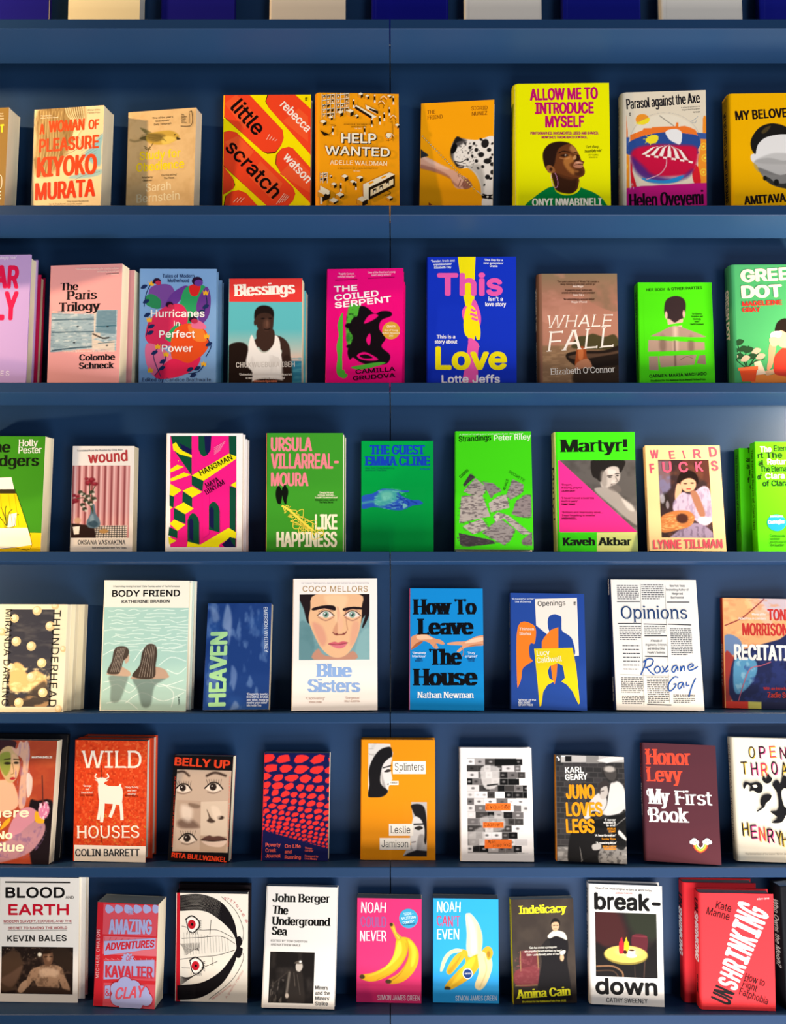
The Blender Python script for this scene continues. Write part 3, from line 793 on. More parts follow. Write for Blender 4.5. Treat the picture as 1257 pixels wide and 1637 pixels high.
def book(k, label, pose, size, cols, art=(), hard=False, paper='cream', r=None, spine_text=None, own=True):
    x, y, dz, lean, yaw = pose
    w, H, t = size
    front, spine, back, board = cols
    root = bpy.data.objects.new('hardback_book' if hard else 'paperback_book', None)
    C.objects.link(root)
    root.location = (x * 1e-3, y * 1e-3, shelf_z(k) + dz * 1e-3)
    root.rotation_euler = (-lean, 0, -yaw)
    root['label'] = label
    root['category'] = 'book'
    root['group'] = SHELF_NAMES[k]
    if r is None:
        r = 5.0 if hard else 1.0
    cov = book_body(root, hard, w, H, t, front, spine, back, board, paper, r)
    parts = {}
    z = 0.05
    for n, op in enumerate(art):
        kind = op[0]
        z += 0.012
        if kind == 'I':
            _, rect, step, bgc, ops, lab = op
            picture([q / 10 for q in rect], step, bgc, [tuple([q / 10 for q in a] if isinstance(a, list) else a for a in o_) for o_ in ops], z, t, cov, lab)
            continue
        if kind == 'T':
            _, part, txt, (px, py, ang, tw, hh), h, kw = op
            f = parts.setdefault(PARTS[part], Flat())
            kw = {q: v / 100 for q, v in zip(('st', 'hs', 'serif', 'slant', 'jitter', 'gap'), kw) if v}
            ca, sa = math.cos(ang), math.sin(ang)
            for P, Fa, lay in lettering(txt, tw / 10, hh / 10, seed=n, **kw):
                f.tris([(px / 10 + X * ca - Y * sa, py / 10 + X * sa + Y * ca) for X, Y in P], Fa, z + lay * 0.003, h)
            z += 0.05
            continue
        f = parts.setdefault(PARTS[op[-1]] if op[-1] else 'cover_print', Flat())
        h = op[1]
        if kind == 'P':
            f.loops([ten(op[2])], z, h)
        elif kind == 'S':
            f.loops([spline(ten(op[2]), True)], z, h)
        elif kind == 'L':
            f.quads(ribbon(spline(ten(op[3]), False), op[2] / 10), z, h)
        elif kind == 'E':
            cx, cy, rx, ry = (q / 10 for q in op[2])
            f.loops([[(cx + rx * math.cos(a * math.pi / 16), cy + ry * math.sin(a * math.pi / 16)) for a in range(32)]], z, h)
        elif kind == 'B':                                # a bundle of brush lines running from one curve to another
            a_, b_ = ten(op[4]), ten(op[5])
            for i in range(op[3]):
                s_ = i / (op[3] - 1)
                f.quads(ribbon(spline([(p[0] + (q[0] - p[0]) * s_, p[1] + (q[1] - p[1]) * s_) for p, q in zip(a_, b_)], False), op[2] / 10), z + i * .001, h)
        elif kind == 'C':                                # a tiny isometric crate
            X, Y, a_, b_ = (q / 10 for q in op[2])
            for c_, q in (('#f6e8c8', [(X - a_, Y + b_), (X, Y + b_ + a_ * .55), (X + a_, Y + b_), (X, Y + b_ - a_ * .55)]),
                          ('#e69a2a', [(X - a_, Y + b_), (X, Y + b_ - a_ * .55), (X, Y - a_ * .55), (X - a_, Y)]),
                          ('#241708', [(X + a_, Y + b_), (X, Y + b_ - a_ * .55), (X, Y - a_ * .55), (X + a_, Y)])):
                f.loops([q], z, c_)
                z += 0.004
        elif kind == 'N':                                # a chain of oval links
            X0, Y0, X1, Y1, n_, r_ = (q / 10 if i != 4 else q for i, q in enumerate(op[2]))
            for i in range(n_):
                X, Y = X0 + (X1 - X0) * i / (n_ - 1), Y0 + (Y1 - Y0) * i / (n_ - 1)
                for c_, m_, dz in (('#7a4c10', 1, 0), ('#f4d898', .66, .004), ('#c88420', .28, .008)):
                    f.loops([[(X + r_ * m_ * math.cos(a * math.pi / 6), Y + r_ * .8 * m_ * math.sin(a * math.pi / 6)) for a in range(12)]], z + dz, c_)
        elif kind == 'K':                                # rows of unreadably small print as word-length strokes
            x0, y0, x1, y1, rows, hh = (q / 10 if i != 4 else q for i, q in enumerate(op[2]))
            rnd = random.Random(n)
            qs = []
            for i in range(rows):
                yy = y0 + (y1 - y0) * (i + 0.5) / rows
                xx = x0
                end = x1 - (rnd.uniform(0, .25) * (x1 - x0) if i == rows - 1 else 0)
                while xx < end:
                    l = min(rnd.uniform(1.2, 4.2) * hh, end - xx)
                    qs.append([(xx, yy - hh / 2), (xx + l, yy - hh / 2), (xx + l, yy + hh / 2), (xx, yy + hh / 2)])
                    xx += l + hh * 0.7
            f.quads(qs, z, h)
    for part, f in parts.items():
        f.build(part, cov, t)
    if spine_text:
        f = Flat()
        for txt, v0, v1, hh, c, kw in spine_text:
            for P, Fa, lay in lettering(txt, v0 - v1, hh, **kw):
                f.tris([(Y - hh / 2, v0 - X) for X, Y in P], Fa, lay * 0.003, c)
        xs = -(w / 2 + r) - 0.08
        link('spine_lettering', [((xs + b) * 1e-3, (-t / 2 - a) * 1e-3, c * 1e-3) for a, b, c in f.v], [q for q in f.f], f.m, f.mi, cov)
    return root


book(0,'plain navy book at the left end of the top shelf',(-660.5,74.5,-16.9,0.1884,0),(116.4,205,14),('#1d1a78','#191666','#1d1a78','#191666'),[],hard=True,paper='white')
book(0,'plain cream yellow book on the top shelf, beside the leftmost navy one',(-499.6,74.5,-16.2,0.1884,0),(122.9,205,28),('#f2dfae','#ead6a4','#f2dfae','#e9dcc0'),[],paper='white')
book(0,'plain navy book between two pale volumes on the top shelf, left of the seam',(-339.5,74.5,-16.9,0.1884,0),(125.1,205,14),('#1d1a78','#191666','#1d1a78','#191666'),[],hard=True,paper='white')
book(0,'plain pale cream book on the top shelf, last one left of the seam',(-147.6,74.5,-17,0.1884,0),(128.6,205,12),('#e8d8c0','#d8c8b0','#e8d8c0','#d8c8b0'),[],hard=True,paper='white')
book(0,'plain navy book standing across the bookcase seam on the top shelf',(31.6,74.5,-16.9,0.1884,0),(129.5,205,14),('#10127c','#0c0e62','#10127c','#0c0e62'),[
 ['L','#2a2c92',7,[-616,452,-618,2050],''],
 ['L','#2a2c92',7,[618,452,626,2050],'']],hard=True,paper='white')
book(0,'plain off-white book on the top shelf, first one right of the seam',(194.2,74.5,-16.9,0.1884,0),(130.6,205,14),('#e4e0d8','#d8d2c4','#e4e0d8','#d8d2c4'),[
 ['L','#d2cec4',7,[-616,452,-605,2050],''],
 ['L','#d2cec4',7,[629,452,650,2050],'']],hard=True,paper='white')
book(0,'plain navy book between two off-white volumes on the top shelf',(365.6,74.5,-16.8,0.1884,0),(132.6,205,16),('#12187e','#0c0e58','#12187e','#0c0e62'),[
 ['L','#2a3092',7,[-620,438,-595,2050],''],
 ['L','#2a3092',7,[645,438,663,2050],'']],hard=True,paper='white')
book(0,'plain off-white book on the top shelf, second from its right end',(537.7,74.5,-16.4,0.1884,0),(136.2,205,24),('#e4e0d8','#d8d2c4','#e4e0d8','#d8d2c4'),[
 ['L','#d2cec4',7,[-634,379,-595,2050],''],
 ['L','#d2cec4',7,[667,379,681,2050],'']],hard=True,paper='white')
book(0,'plain navy book cut by the right end of the top shelf',(709,74.5,-16.8,0.1884,0),(132.6,205,16),('#161c86','#0c0e58','#161c86','#0c0e62'),[
 ['L','#2a3092',7,[-608,438,-555,2050],''],
 ['L','#2a3092',7,[656,438,663,2050],'']],hard=True,paper='white')
book(1,'paperback with big orange-red capitals over drawn wavy hair, on the second shelf at left',(-570,71.3,-11.1,0.1508,0.1754),(133.2,189.6,34),('#f3d9a4','#e8cf9c','#f3d9a4','#f3e6c8'),[
 ['I',[-666,0,666,1896],1,'#f0d3a0',[('s','#8a6a34',[-602,1864,-260,1934,228,1924,316,1732,275,1553,123,1321,-212,795,-469,687,-623,816,-613,1362],9.7,0.75),('n','#6a4a20',3.2,19.4,0.5,0.2,0.5,[-602,1864,228,1924,302,1672,123,1321,-212,795,-605,784]),('l','#f6e8b4',[-80,1908,-24,1753,112,1593,88,1383],1.3,0.6,0.9),('l','#f6e8b4',[-37,1908,15,1750,135,1592,98,1382],1.3,0.6,0.9),('l','#f6e8b4',[5,1908,54,1748,157,1590,108,1382],1.3,0.6,0.9),('l','#f6e8b4',[47,1909,93,1745,180,1589,117,1381],1.3,0.6,0.9),('l','#f6e8b4',[89,1909,132,1743,203,1588,127,1381],1.3,0.6,0.9),('l','#f6e8b4',[131,1909,171,1741,225,1586,137,1380],1.3,0.6,0.9),('l','#f6e8b4',[173,1910,209,1738,248,1585,146,1380],1.3,0.6,0.9),('l','#f6e8b4',[215,1910,248,1736,271,1584,156,1379],1.3,0.6,0.9),('l','#f6e8b4',[257,1910,287,1733,293,1582,166,1378],1.3,0.6,0.9),('l','#e6c684',[-552,1861,-554,1511,-570,1117,-586,723],1.3,1,0.6),('l','#e6c684',[-493,1858,-501,1508,-510,1113,-540,720],1.3,1,0.6),('l','#e6c684',[-434,1854,-448,1505,-451,1110,-494,718],1.3,1,0.6),('l','#e6c684',[-374,1850,-396,1502,-392,1107,-448,716],1.3,1,0.6),('l','#e6c684',[-315,1846,-343,1499,-333,1104,-402,714],1.3,1,0.6),('l','#e6c684',[-256,1843,-291,1496,-274,1101,-356,711],1.3,1,0.6),('l','#e6c684',[-197,1839,-238,1493,-215,1098,-310,709],1.3,1,0.6),('l','#e6c684',[-139,1835,-186,1490,-157,1094,-264,707],1.3,1,0.6),('s','#7db6c4',[667,1395,451,1182,329,1008,626,813,644,1171],4.5,0.85),('s','#8cbcc0',[22,632,245,712,660,766,632,663,345,617],2.6,0.8),('l','#3a5a70',[635,1382,449,1242,259,1162],0.6,0.6,0.6),('l','#3a5a70',[619,1317,438,1189,261,1102],0.6,0.6,0.6),('l','#3a5a70',[602,1251,427,1135,264,1042],0.6,0.6,0.6),('l','#3a5a70',[585,1186,416,1082,266,981],0.6,0.6,0.6),('l','#3a5a70',[569,1121,406,1028,268,921],0.6,0.6,0.6),('l','#3a5a70',[552,1056,395,975,271,861],0.6,0.6,0.6),('l','#3a5a70',[536,991,384,921,273,801],0.6,0.6,0.6),('l','#4a3a30',[58,540,280,650,629,723],0.6,0.6,0.7),('l','#4a3a30',[-28,1057,163,1137,255,1253,185,1377],1,0.6,0.6)],'hair and water drawing'],
 ['T','','A',(-557,1444,0.032,102,190),'#ec4a1e',[20]],
 ['T','','WOMAN',(-385,1471,0.007,695,208),'#ec4a1e',[20]],
 ['T','','OF',(381,1481,0,205,175),'#ec4a1e',[20]],
 ['T','','PLEASURE',(-554,1122,0.014,1151,239),'#ec4a1e',[20]],
 ['T','a','KIYOKO',(-584,674,0.006,1157,360),'#ec4418',[20]],
 ['T','a','MURATA',(-596,262,0.023,1156,311),'#e8380e',[20]],
 ['T','s','Translated by',(-542,1766,-0.015,212,24),'#fff2d0',[15]],
 ['T','s','Allison Markin Powell',(-540,1726,-0.015,341,24),'#fff2d0',[15]],
 ['T','s','Winner of the',(355,1811,-0.016,233,27),'#5a4a30',[15]],
 ['T','s','Yomiuri Prize',(357,1762,-0.015,233,27),'#5a4a30',[15]],
 ['T','s','‘Only Kiyoko Murata can',(23,205,-0.016,414,27),'#5a4a30',[15]],
 ['T','s','cover the world’',(25,160,-0.015,288,27),'#5a4a30',[15]],
 ['T','s','for ‘A True Novel’',(-317,171,-0.015,327,27),'#5a4a30',[15]]])
book(1,'tan paperback with a small yellow bird lying down and pale yellow lettering, second shelf',(-409.6,73.7,-12,0.1339,0.19),(128.8,191,24),('#e2bd84','#d8b47c','#e2bd84','#efe0c0'),[
 ['I',[-644,0,644,1910],1,'#e0ba82',[('n','#c89c62',12.9,12.9,0.45,0.3,0.35,[]),('s','#8c7a48',[-418,1617,-280,1569,-148,1485,-277,1487],1.9,1),('s','#6a5a30',[-422,1417,-309,1465,-81,1436,-176,1366],1.9,1),('s','#c6a040',[-277,1487,-84,1527,141,1534,271,1489,337,1401,180,1314,-12,1290,-207,1322,-290,1388],2.6,1),('s','#7c6630',[-245,1491,-19,1492,80,1426,-79,1345,-242,1385],3.9,0.8),('s','#e8c860',[16,1415,176,1435,274,1369,148,1301,20,1300],3.2,0.8),('l','#54461e',[-375,1484,-180,1487,-18,1462],1,1,0.7),('l','#54461e',[-309,1456,-127,1460,9,1433],1,1,0.7),('l','#54461e',[-243,1428,-75,1432,36,1404],1,1,0.7),('l','#54461e',[-177,1399,-22,1405,62,1376],1,1,0.7),('l','#54461e',[-112,1371,30,1378,89,1347],1,1,0.7),('s','#3c3420',[289,1413,364,1369,291,1362],0.6,1),('e','#1a1610',25.2,145.4,1.3,1.3,0,0.3,1),('l','#54461e',[-159,1329,-237,1218,-309,1247],1.3,0.6,1),('l','#54461e',[-222,1263,-273,1130],1.3,0.6,1),('l','#54461e',[-336,1285,-204,1216],1,0.6,1),('l','#7c6a40',[-601,1407,-502,1380,-340,1406],3.2,2.6,0.6)],'dead bird on tan card'],
 ['T','','Study for',(-410,1037,0.017,783,152),'#f6d21a',[20]],
 ['T','','Obedience',(-465,825,0.032,915,159),'#f6d21a',[20]],
 ['T','a','Sarah',(-271,464,0.039,477,146),'#f4e2b8',[14]],
 ['T','a','Bernstein',(-441,272,0.03,819,152),'#f4e2b8',[14]],
 ['T','s','‘One of the year’s',(-187,1759,0,396,33),'#3a2c14',[15]],
 ['T','s','best novels’',(-119,1702,0.001,264,33),'#3a2c14',[15]],
 ['T','s','Daily Telegraph',(-150,1644,0.001,330,33),'#3a2c14',[15]],
 ['T','s','‘Masterly’',(-354,704,0.004,221,33),'#3a2c14',[15]],
 ['T','s','Observer',(-330,649,0.005,177,33),'#3a2c14',[15]],
 ['T','s','‘Exhilarating’',(12,725,0.004,306,33),'#3a2c14',[15]],
 ['T','s','The Times',(69,670,0.004,197,33),'#3a2c14',[15]],
 ['T','z','The',(364,1784,-0.029,54,27),'#2a2014',[18]],
 ['T','z','Booker',(365,1747,-0.028,107,27),'#2a2014',[18]],
 ['T','z','Prize',(366,1709,-0.028,89,27),'#2a2014',[18]],
 ['T','z','2023',(367,1671,-0.027,71,27),'#2a2014',[18]],
 ['T','z','SHORTLISTED',(368,1643,-0.027,105,18),'#2a2014',[18]],
 ['L','#2a2014',10,[516,1828,566,1837,567,1603,363,1592],'z'],
 ['L','#2a2014',10,[523,1810,522,1630],'z']])
book(1,'yellow hardback with orange pill shapes and bold black slanting lowercase title, second shelf',(-224.8,76.6,-16.2,0.1698,0.0199),(155.8,228,22),('#f8e500','#e8401c','#f8e500','#e8dcc0'),[
 ['P','#3a0f0a',[-779,2280,-323,2280,275,1635,297,1489,255,1358,151,1215,9,1198,-91,1250,-779,1875],''],
 ['P','#3a0f0a',[-7,2280,494,2280,779,2013,779,1179,20,2045,-42,2163],''],
 ['P','#3a0f0a',[-779,1604,-681,1629,-552,1596,471,588,514,472,473,342,375,241,20,243,-779,982],''],
 ['P','#3a0f0a',[148,1024,166,1184,256,1294,387,1328,464,1298,779,943,779,304,255,841],''],
 ['P','#3a0f0a',[-779,986,-604,759,-562,637,-601,564,-779,458],''],
 ['P','#3a0f0a',[-771,232,-736,435,-624,521,-496,543,-367,491,-136,229],''],
 ['P','#ee4522',[-779,2280,-323,2280,275,1635,297,1489,255,1358,151,1236,9,1220,-91,1250,-779,1887],''],
 ['P','#ee4522',[7,2280,494,2280,779,2013,779,1179,20,2045,-27,2163],''],
 ['P','#ee4522',[-779,1601,-681,1629,-552,1596,471,588,514,472,473,342,375,241,20,243,-779,994],''],
 ['P','#ee4522',[162,1024,180,1184,256,1294,387,1328,464,1298,779,943,779,304,255,841],''],
 ['P','#ee4522',[-779,986,-604,759,-577,637,-601,564,-779,458],''],
 ['P','#ee4522',[-756,232,-722,435,-624,521,-496,543,-367,491,-136,229],''],
 ['P','#f0592c',[274,1795,557,2027,729,1879,733,1413],''],
 ['P','#f0592c',[227,835,508,1124,772,861,775,485],''],
 ['P','#f0592c',[-314,780,-118,1069,285,661,118,343],''],
 ['P','#f0592c',[-774,2124,-583,2280,-545,2280,-184,1886,-410,1654],''],
 ['P','#f0592c',[-764,1423,-523,1538,-234,1245,-402,1013],''],
 ['T','','little',(-684,2042,-0.836,709,281),'#160a0a',[20]],
 ['T','','scratch',(-768,1300,-0.812,1279,263),'#160a0a',[20]],
 ['T','a','rebecca',(214,2082,-0.801,696,160),'#fbeee2',[18]],
 ['T','a','watson',(275,1125,-0.825,643,165),'#fbeee2',[18]],
 ['L','#f6c8b0',11,[-8,1462,42,1557],'s'],
 ['L','#f6c8b0',11,[41,1453,88,1525],'s'],
 ['L','#f6c8b0',11,[89,1443,134,1493],'s'],
 ['L','#f6c8b0',11,[138,1434,180,1460],'s'],
 ['L','#f6c8b0',11,[176,280,316,473],'s'],
 ['L','#f6c8b0',11,[224,297,344,458],'s'],
 ['L','#f6c8b0',11,[272,314,373,443],'s'],
 ['L','#f6c8b0',11,[320,331,401,429],'s'],
 ['L','#f6c8b0',11,[-592,318,-508,404],'s'],
 ['L','#f6c8b0',11,[-530,318,-451,404],'s'],
 ['L','#f6c8b0',11,[-467,317,-394,404],'s'],
 ['T','p','ff',(670,2163,-0.007,49,64),'#20140a',[16,0,6]]],hard=True,r=2)
book(1,'orange hardback crowded with tiny warehouse drawings and white capitals with black shadow, second shelf',(-59.2,70.3,-14.3,0.1918,-0.0438),(139.5,223,32),('#f7a111','#e8940c','#f7a111','#e8940c'),[
 ['P','#f6e8c8',[-661,2180,-441,2213,-441,2198,-661,2165],''],
 ['L','#241708',7,[-661,2162,-441,2195],''],
 ['P','#241708',[-644,2168,-605,2187,-605,2146,-644,2127],''],
 ['P','#f6e8c8',[-639,2154,-616,2166,-616,2139,-639,2127],''],
 ['P','#241708',[-571,2170,-531,2188,-532,2147,-571,2128],''],
 ['P','#f6e8c8',[-565,2155,-543,2167,-543,2141,-565,2129],''],
 ['P','#241708',[-498,2171,-458,2189,-458,2148,-498,2130],''],
 ['P','#f6e8c8',[-492,2156,-470,2168,-470,2142,-492,2130],''],
 ['P','#f6e8c8',[-661,2095,-441,2128,-442,2113,-661,2080],''],
 ['L','#241708',7,[-661,2077,-442,2110],''],
 ['P','#f6e8c8',[-566,2070,-543,2082,-543,2056,-566,2043],''],
 ['P','#241708',[-498,2086,-458,2104,-459,2063,-498,2045],''],
 ['P','#f6e8c8',[-492,2071,-470,2083,-470,2057,-492,2045],''],
 ['P','#f6e8c8',[-661,2010,-442,2043,-442,2028,-661,1995],''],
 ['L','#241708',7,[-661,1992,-442,2025],''],
 ['P','#241708',[-645,1998,-605,2016,-605,1975,-645,1957],''],
 ['P','#f6e8c8',[-639,1984,-616,1996,-617,1969,-639,1957],''],
 ['P','#241708',[-571,1999,-532,2018,-532,1977,-572,1958],''],
 ['P','#f6e8c8',[-662,1925,-442,1957,-442,1943,-662,1910],''],
 ['L','#241708',7,[-662,1907,-442,1940],''],
 ['P','#f6e8c8',[-639,1899,-617,1911,-617,1884,-639,1872],''],
 ['P','#241708',[-572,1914,-532,1933,-532,1891,-572,1873],''],
 ['P','#241708',[-498,1915,-459,1934,-459,1893,-499,1874],''],
 ['P','#f6e8c8',[-662,1840,-442,1872,-442,1858,-662,1825],''],
 ['L','#241708',7,[-662,1822,-442,1855],''],
 ['P','#f6e8c8',[-639,1814,-617,1826,-617,1799,-639,1787],''],
 ['P','#241708',[-572,1829,-532,1848,-533,1807,-572,1788],''],
 ['P','#241708',[-499,1831,-459,1849,-459,1808,-499,1790],''],
 ['P','#f6e8c8',[-493,1816,-471,1828,-471,1802,-493,1790],''],
 ['L','#f6e8c8',8,[-661,2209,-662,1755],''],
 ['L','#241708',4,[-653,2209,-654,1755],''],
 ['L','#f6e8c8',8,[-588,2210,-589,1756],''],
 ['L','#241708',4,[-579,2211,-580,1756],''],
 ['L','#f6e8c8',8,[-515,2212,-516,1757],''],
 ['L','#241708',4,[-506,2212,-507,1757],''],
 ['L','#f6e8c8',8,[-441,2213,-443,1758],''],
 ['L','#241708',4,[-433,2213,-434,1758],''],
 ['P','#f6e8c8',[-407,2196,-187,2229,-187,2214,-407,2181],''],
 ['L','#241708',7,[-407,2178,-187,2211],''],
 ['P','#241708',[-391,2184,-351,2203,-351,2162,-391,2143],''],
 ['P','#f6e8c8',[-385,2170,-362,2182,-362,2155,-385,2143],''],
 ['P','#241708',[-244,2187,-204,2205,-204,2164,-244,2146],''],
 ['P','#f6e8c8',[-238,2172,-216,2184,-216,2158,-238,2146],''],
 ['P','#f6e8c8',[-408,2111,-188,2144,-188,2129,-408,2096],''],
 ['L','#241708',7,[-408,2093,-188,2126],''],
 ['P','#f6e8c8',[-385,2085,-363,2097,-363,2070,-385,2058],''],
 ['P','#241708',[-244,2102,-205,2120,-205,2079,-244,2060],''],
 ['P','#f6e8c8',[-239,2087,-216,2099,-216,2073,-239,2061],''],
 ['P','#f6e8c8',[-408,2025,-188,2058,-188,2044,-408,2011],''],
 ['L','#241708',7,[-408,2008,-188,2041],''],
 ['P','#241708',[-391,2014,-352,2032,-352,1991,-391,1973],''],
 ['P','#f6e8c8',[-386,1999,-363,2012,-363,1985,-386,1973],''],
 ['P','#241708',[-318,2015,-278,2033,-278,1992,-318,1974],''],
 ['P','#f6e8c8',[-312,2001,-290,2013,-290,1986,-312,1974],''],
 ['P','#f6e8c8',[-239,2002,-216,2014,-216,1988,-239,1975],''],
 ['P','#f6e8c8',[-408,1940,-188,1973,-188,1959,-408,1926],''],
 ['L','#241708',7,[-408,1923,-188,1956],''],
 ['P','#241708',[-391,1929,-352,1947,-352,1906,-392,1888],''],
 ['P','#241708',[-318,1930,-279,1948,-279,1907,-318,1889],''],
 ['P','#f6e8c8',[-313,1916,-290,1928,-290,1901,-313,1889],''],
 ['P','#241708',[-245,1931,-205,1950,-206,1908,-245,1890],''],
 ['P','#f6e8c8',[-239,1917,-217,1929,-217,1902,-239,1890],''],
 ['L','#f6e8c8',8,[-407,2225,-409,1855],''],
 ['L','#241708',4,[-399,2225,-400,1856],''],
 ['L','#f6e8c8',8,[-334,2227,-335,1857],''],
 ['L','#241708',4,[-326,2227,-327,1857],''],
 ['L','#f6e8c8',8,[-261,2228,-262,1858],''],
 ['L','#241708',4,[-252,2228,-254,1858],''],
 ['L','#f6e8c8',8,[-187,2229,-189,1859],''],
 ['L','#241708',4,[-179,2229,-180,1859],''],
 ['P','#f6e8c8',[-697,743,-575,769,-575,754,-697,728],''],
 ['L','#241708',7,[-697,721,-575,752],''],
 ['P','#f6e8c8',[-697,713,-675,724,-675,698,-697,687],''],
 ['P','#241708',[-631,728,-591,746,-592,705,-631,687],''],
 ['P','#f6e8c8',[-625,713,-603,725,-603,699,-625,687],''],
 ['P','#f6e8c8',[-697,659,-575,685,-575,670,-697,645],''],
 ['L','#241708',7,[-697,637,-575,668],''],
 ['P','#241708',[-697,646,-664,661,-664,620,-697,605],''],
 ['P','#f6e8c8',[-697,629,-676,640,-676,614,-697,603],''],
 ['P','#241708',[-631,644,-592,662,-592,621,-631,603],''],
 ['L','#f6e8c8',8,[-697,767,-697,570],''],
 ['L','#241708',4,[-697,767,-697,570],''],
 ['L','#f6e8c8',8,[-647,768,-648,571],''],
 ['L','#241708',4,[-639,768,-639,571],''],
 ['L','#f6e8c8',8,[-575,769,-575,572],''],
 ['L','#241708',4,[-566,769,-567,572],''],
 ['C','',[-341,1812,57,62],''],
 ['C','',[-164,1824,62,73],''],
 ['C','',[-510,1737,40,40],''],
 ['C','',[-643,1647,62,51],''],
 ['C','',[-51,1773,37,40],''],
 ['C','',[22,2156,45,57],''],
 ['C','',[140,2129,40,51],''],
 ['C','',[668,1608,45,45],''],
 ['C','',[-267,634,62,68],''],
 ['C','',[-1,623,57,62],''],
 ['C','',[-458,501,51,57],''],
 ['C','',[-352,329,73,40],''],
 ['C','',[39,204,96,85],''],
 ['C','',[-128,549,51,57],''],
 ['C','',[522,281,57,45],''],
 ['C','',[-632,326,113,96],''],
 ['C','',[-513,674,28,28],''],
 ['C','',[531,2150,40,34],''],
 ['C','',[-464,227,85,34],''],
 ['P','#241708',[-117,2074,-89,2075,-87,1998,-115,1998],''],
 ['P','#f6e8c8',[-115,2004,-89,2004,-87,1951,-118,1951],''],
 ['E','#f6e8c8',[-103,2092,14,17],''],
 ['P','#241708',[256,2169,285,2169,287,2093,259,2092],''],
 ['P','#f6e8c8',[259,2098,284,2099,287,2046,256,2045],''],
 ['E','#f6e8c8',[271,2187,14,17],''],
 ['P','#241708',[344,1773,372,1774,375,1698,346,1697],''],
 ['P','#f6e8c8',[346,1703,372,1703,374,1651,343,1650],''],
 ['E','#f6e8c8',[358,1791,14,17],''],
 ['P','#241708',[424,1839,452,1840,454,1763,426,1763],''],
 ['P','#f6e8c8',[426,1769,452,1769,454,1716,423,1716],''],
 ['E','#f6e8c8',[438,1857,14,17],''],
 ['P','#241708',[588,2145,616,2145,618,2069,590,2068],''],
 ['P','#f6e8c8',[590,2074,615,2075,618,2022,587,2021],''],
 ['E','#f6e8c8',[602,2163,14,17],''],
 ['P','#241708',[75,1579,103,1579,105,1503,77,1503],''],
 ['P','#f6e8c8',[77,1509,102,1509,105,1456,74,1456],''],
 ['E','#f6e8c8',[89,1597,14,17],''],
 ['P','#241708',[-488,1570,-460,1571,-458,1495,-486,1494],''],
 ['P','#f6e8c8',[-486,1500,-460,1501,-458,1448,-489,1448],''],
 ['E','#f6e8c8',[-474,1588,14,17],''],
 ['P','#241708',[-349,540,-321,540,-318,465,-346,465],''],
 ['P','#f6e8c8',[-346,471,-321,471,-318,419,-349,419],''],
 ['E','#f6e8c8',[-335,558,14,17],''],
 ['P','#241708',[515,1938,543,1938,546,1862,517,1861],''],
 ['P','#f6e8c8',[517,1867,543,1868,545,1815,514,1814],''],
 ['E','#f6e8c8',[529,1956,14,17],''],
 ['P','#241708',[203,1727,231,1728,233,1652,205,1651],''],
 ['P','#f6e8c8',[205,1657,230,1657,233,1605,202,1604],''],
 ['E','#f6e8c8',[217,1745,14,17],''],
 ['P','#241708',[-85,572,-57,573,-55,497,-83,497],''],
 ['P','#f6e8c8',[-83,503,-58,503,-55,451,-86,451],''],
 ['E','#f6e8c8',[-71,590,14,17],''],
 ['P','#f6e8c8',[-64,2008,302,1793,217,1748,-93,1943],''],
 ['P','#241708',[-93,1943,217,1748,217,1801,-64,1978],''],
 ['P','#f6e8c8',[105,2010,331,1897,288,1852,119,1937],''],
 ['P','#241708',[331,1897,330,1838,176,1918,176,1947],''],
 ['P','#241708',[-697,1527,-697,1528,-517,1444,-629,1428],''],
 ['L','#241708',8,[-531,1459,-446,1548],''],
 ['L','#241708',6,[-516,1634,-418,1621,-474,1591],''],
 ['L','#f6e8c8',11,[332,2044,389,2086,445,2034],''],
 ['L','#241708',8,[332,2002,389,2044,445,1992],''],
 ['L','#241708',6,[348,1985,348,1944],''],
 ['L','#241708',6,[428,1986,427,1945],''],
 ['L','#f6e8c8',11,[375,2133,432,2175,488,2123],''],
 ['L','#241708',8,[375,2091,432,2134,488,2081],''],
 ['L','#241708',6,[392,2074,391,2033],''],
 ['L','#241708',6,[471,2075,471,2034],''],
 ['L','#f6e8c8',11,[542,1782,599,1824,655,1772],''],
 ['L','#241708',8,[542,1741,599,1783,655,1731],''],
 ['L','#241708',6,[559,1724,558,1683],''],
 ['L','#241708',6,[638,1725,638,1684],''],
 ['L','#f6e8c8',11,[497,1445,554,1486,610,1435],''],
 ['L','#241708',8,[497,1404,554,1445,610,1394],''],
 ['L','#241708',6,[514,1386,513,1345],''],
 ['L','#241708',6,[593,1388,592,1347],''],
 ['L','#241708',6,[584,1724,581,1402,468,1357],''],
 ['E','#f6e8c8',[511,1445,51,51],''],
 ['L','#241708',8,[463,1444,511,1395,559,1446],''],
 ['P','#f6e8c8',[55,551,520,774,618,738,153,488],''],
 ['P','#241708',[147,488,618,732,616,514,151,263],''],
 ['P','#f2d9a8',[186,451,589,659,589,557,185,335],''],
 ['P','#f6e8c8',[55,551,153,488,151,263,62,319],''],
 ['P','#f7a111',[147,575,224,617,249,594,170,546],''],
 ['P','#f7a111',[364,676,449,718,469,695,390,653],''],
 ['P','#241708',[231,463,287,487,287,423,231,399],''],
 ['P','#f6e8c8',[242,434,276,452,275,406,242,394],''],
 ['P','#241708',[344,522,400,546,400,482,343,459],''],
 ['P','#f6e8c8',[355,494,389,511,388,465,354,453],''],
 ['P','#241708',[457,596,513,620,513,556,456,532],''],
 ['P','#f6e8c8',[468,567,502,585,501,539,467,527],''],
 ['L','#241708',8,[377,410,461,454,545,397,432,353],''],
 ['P','#f6e8c8',[-697,517,-534,428,-534,341,-697,419],''],
 ['P','#241708',[-660,311,-534,370,-534,284,-660,225],''],
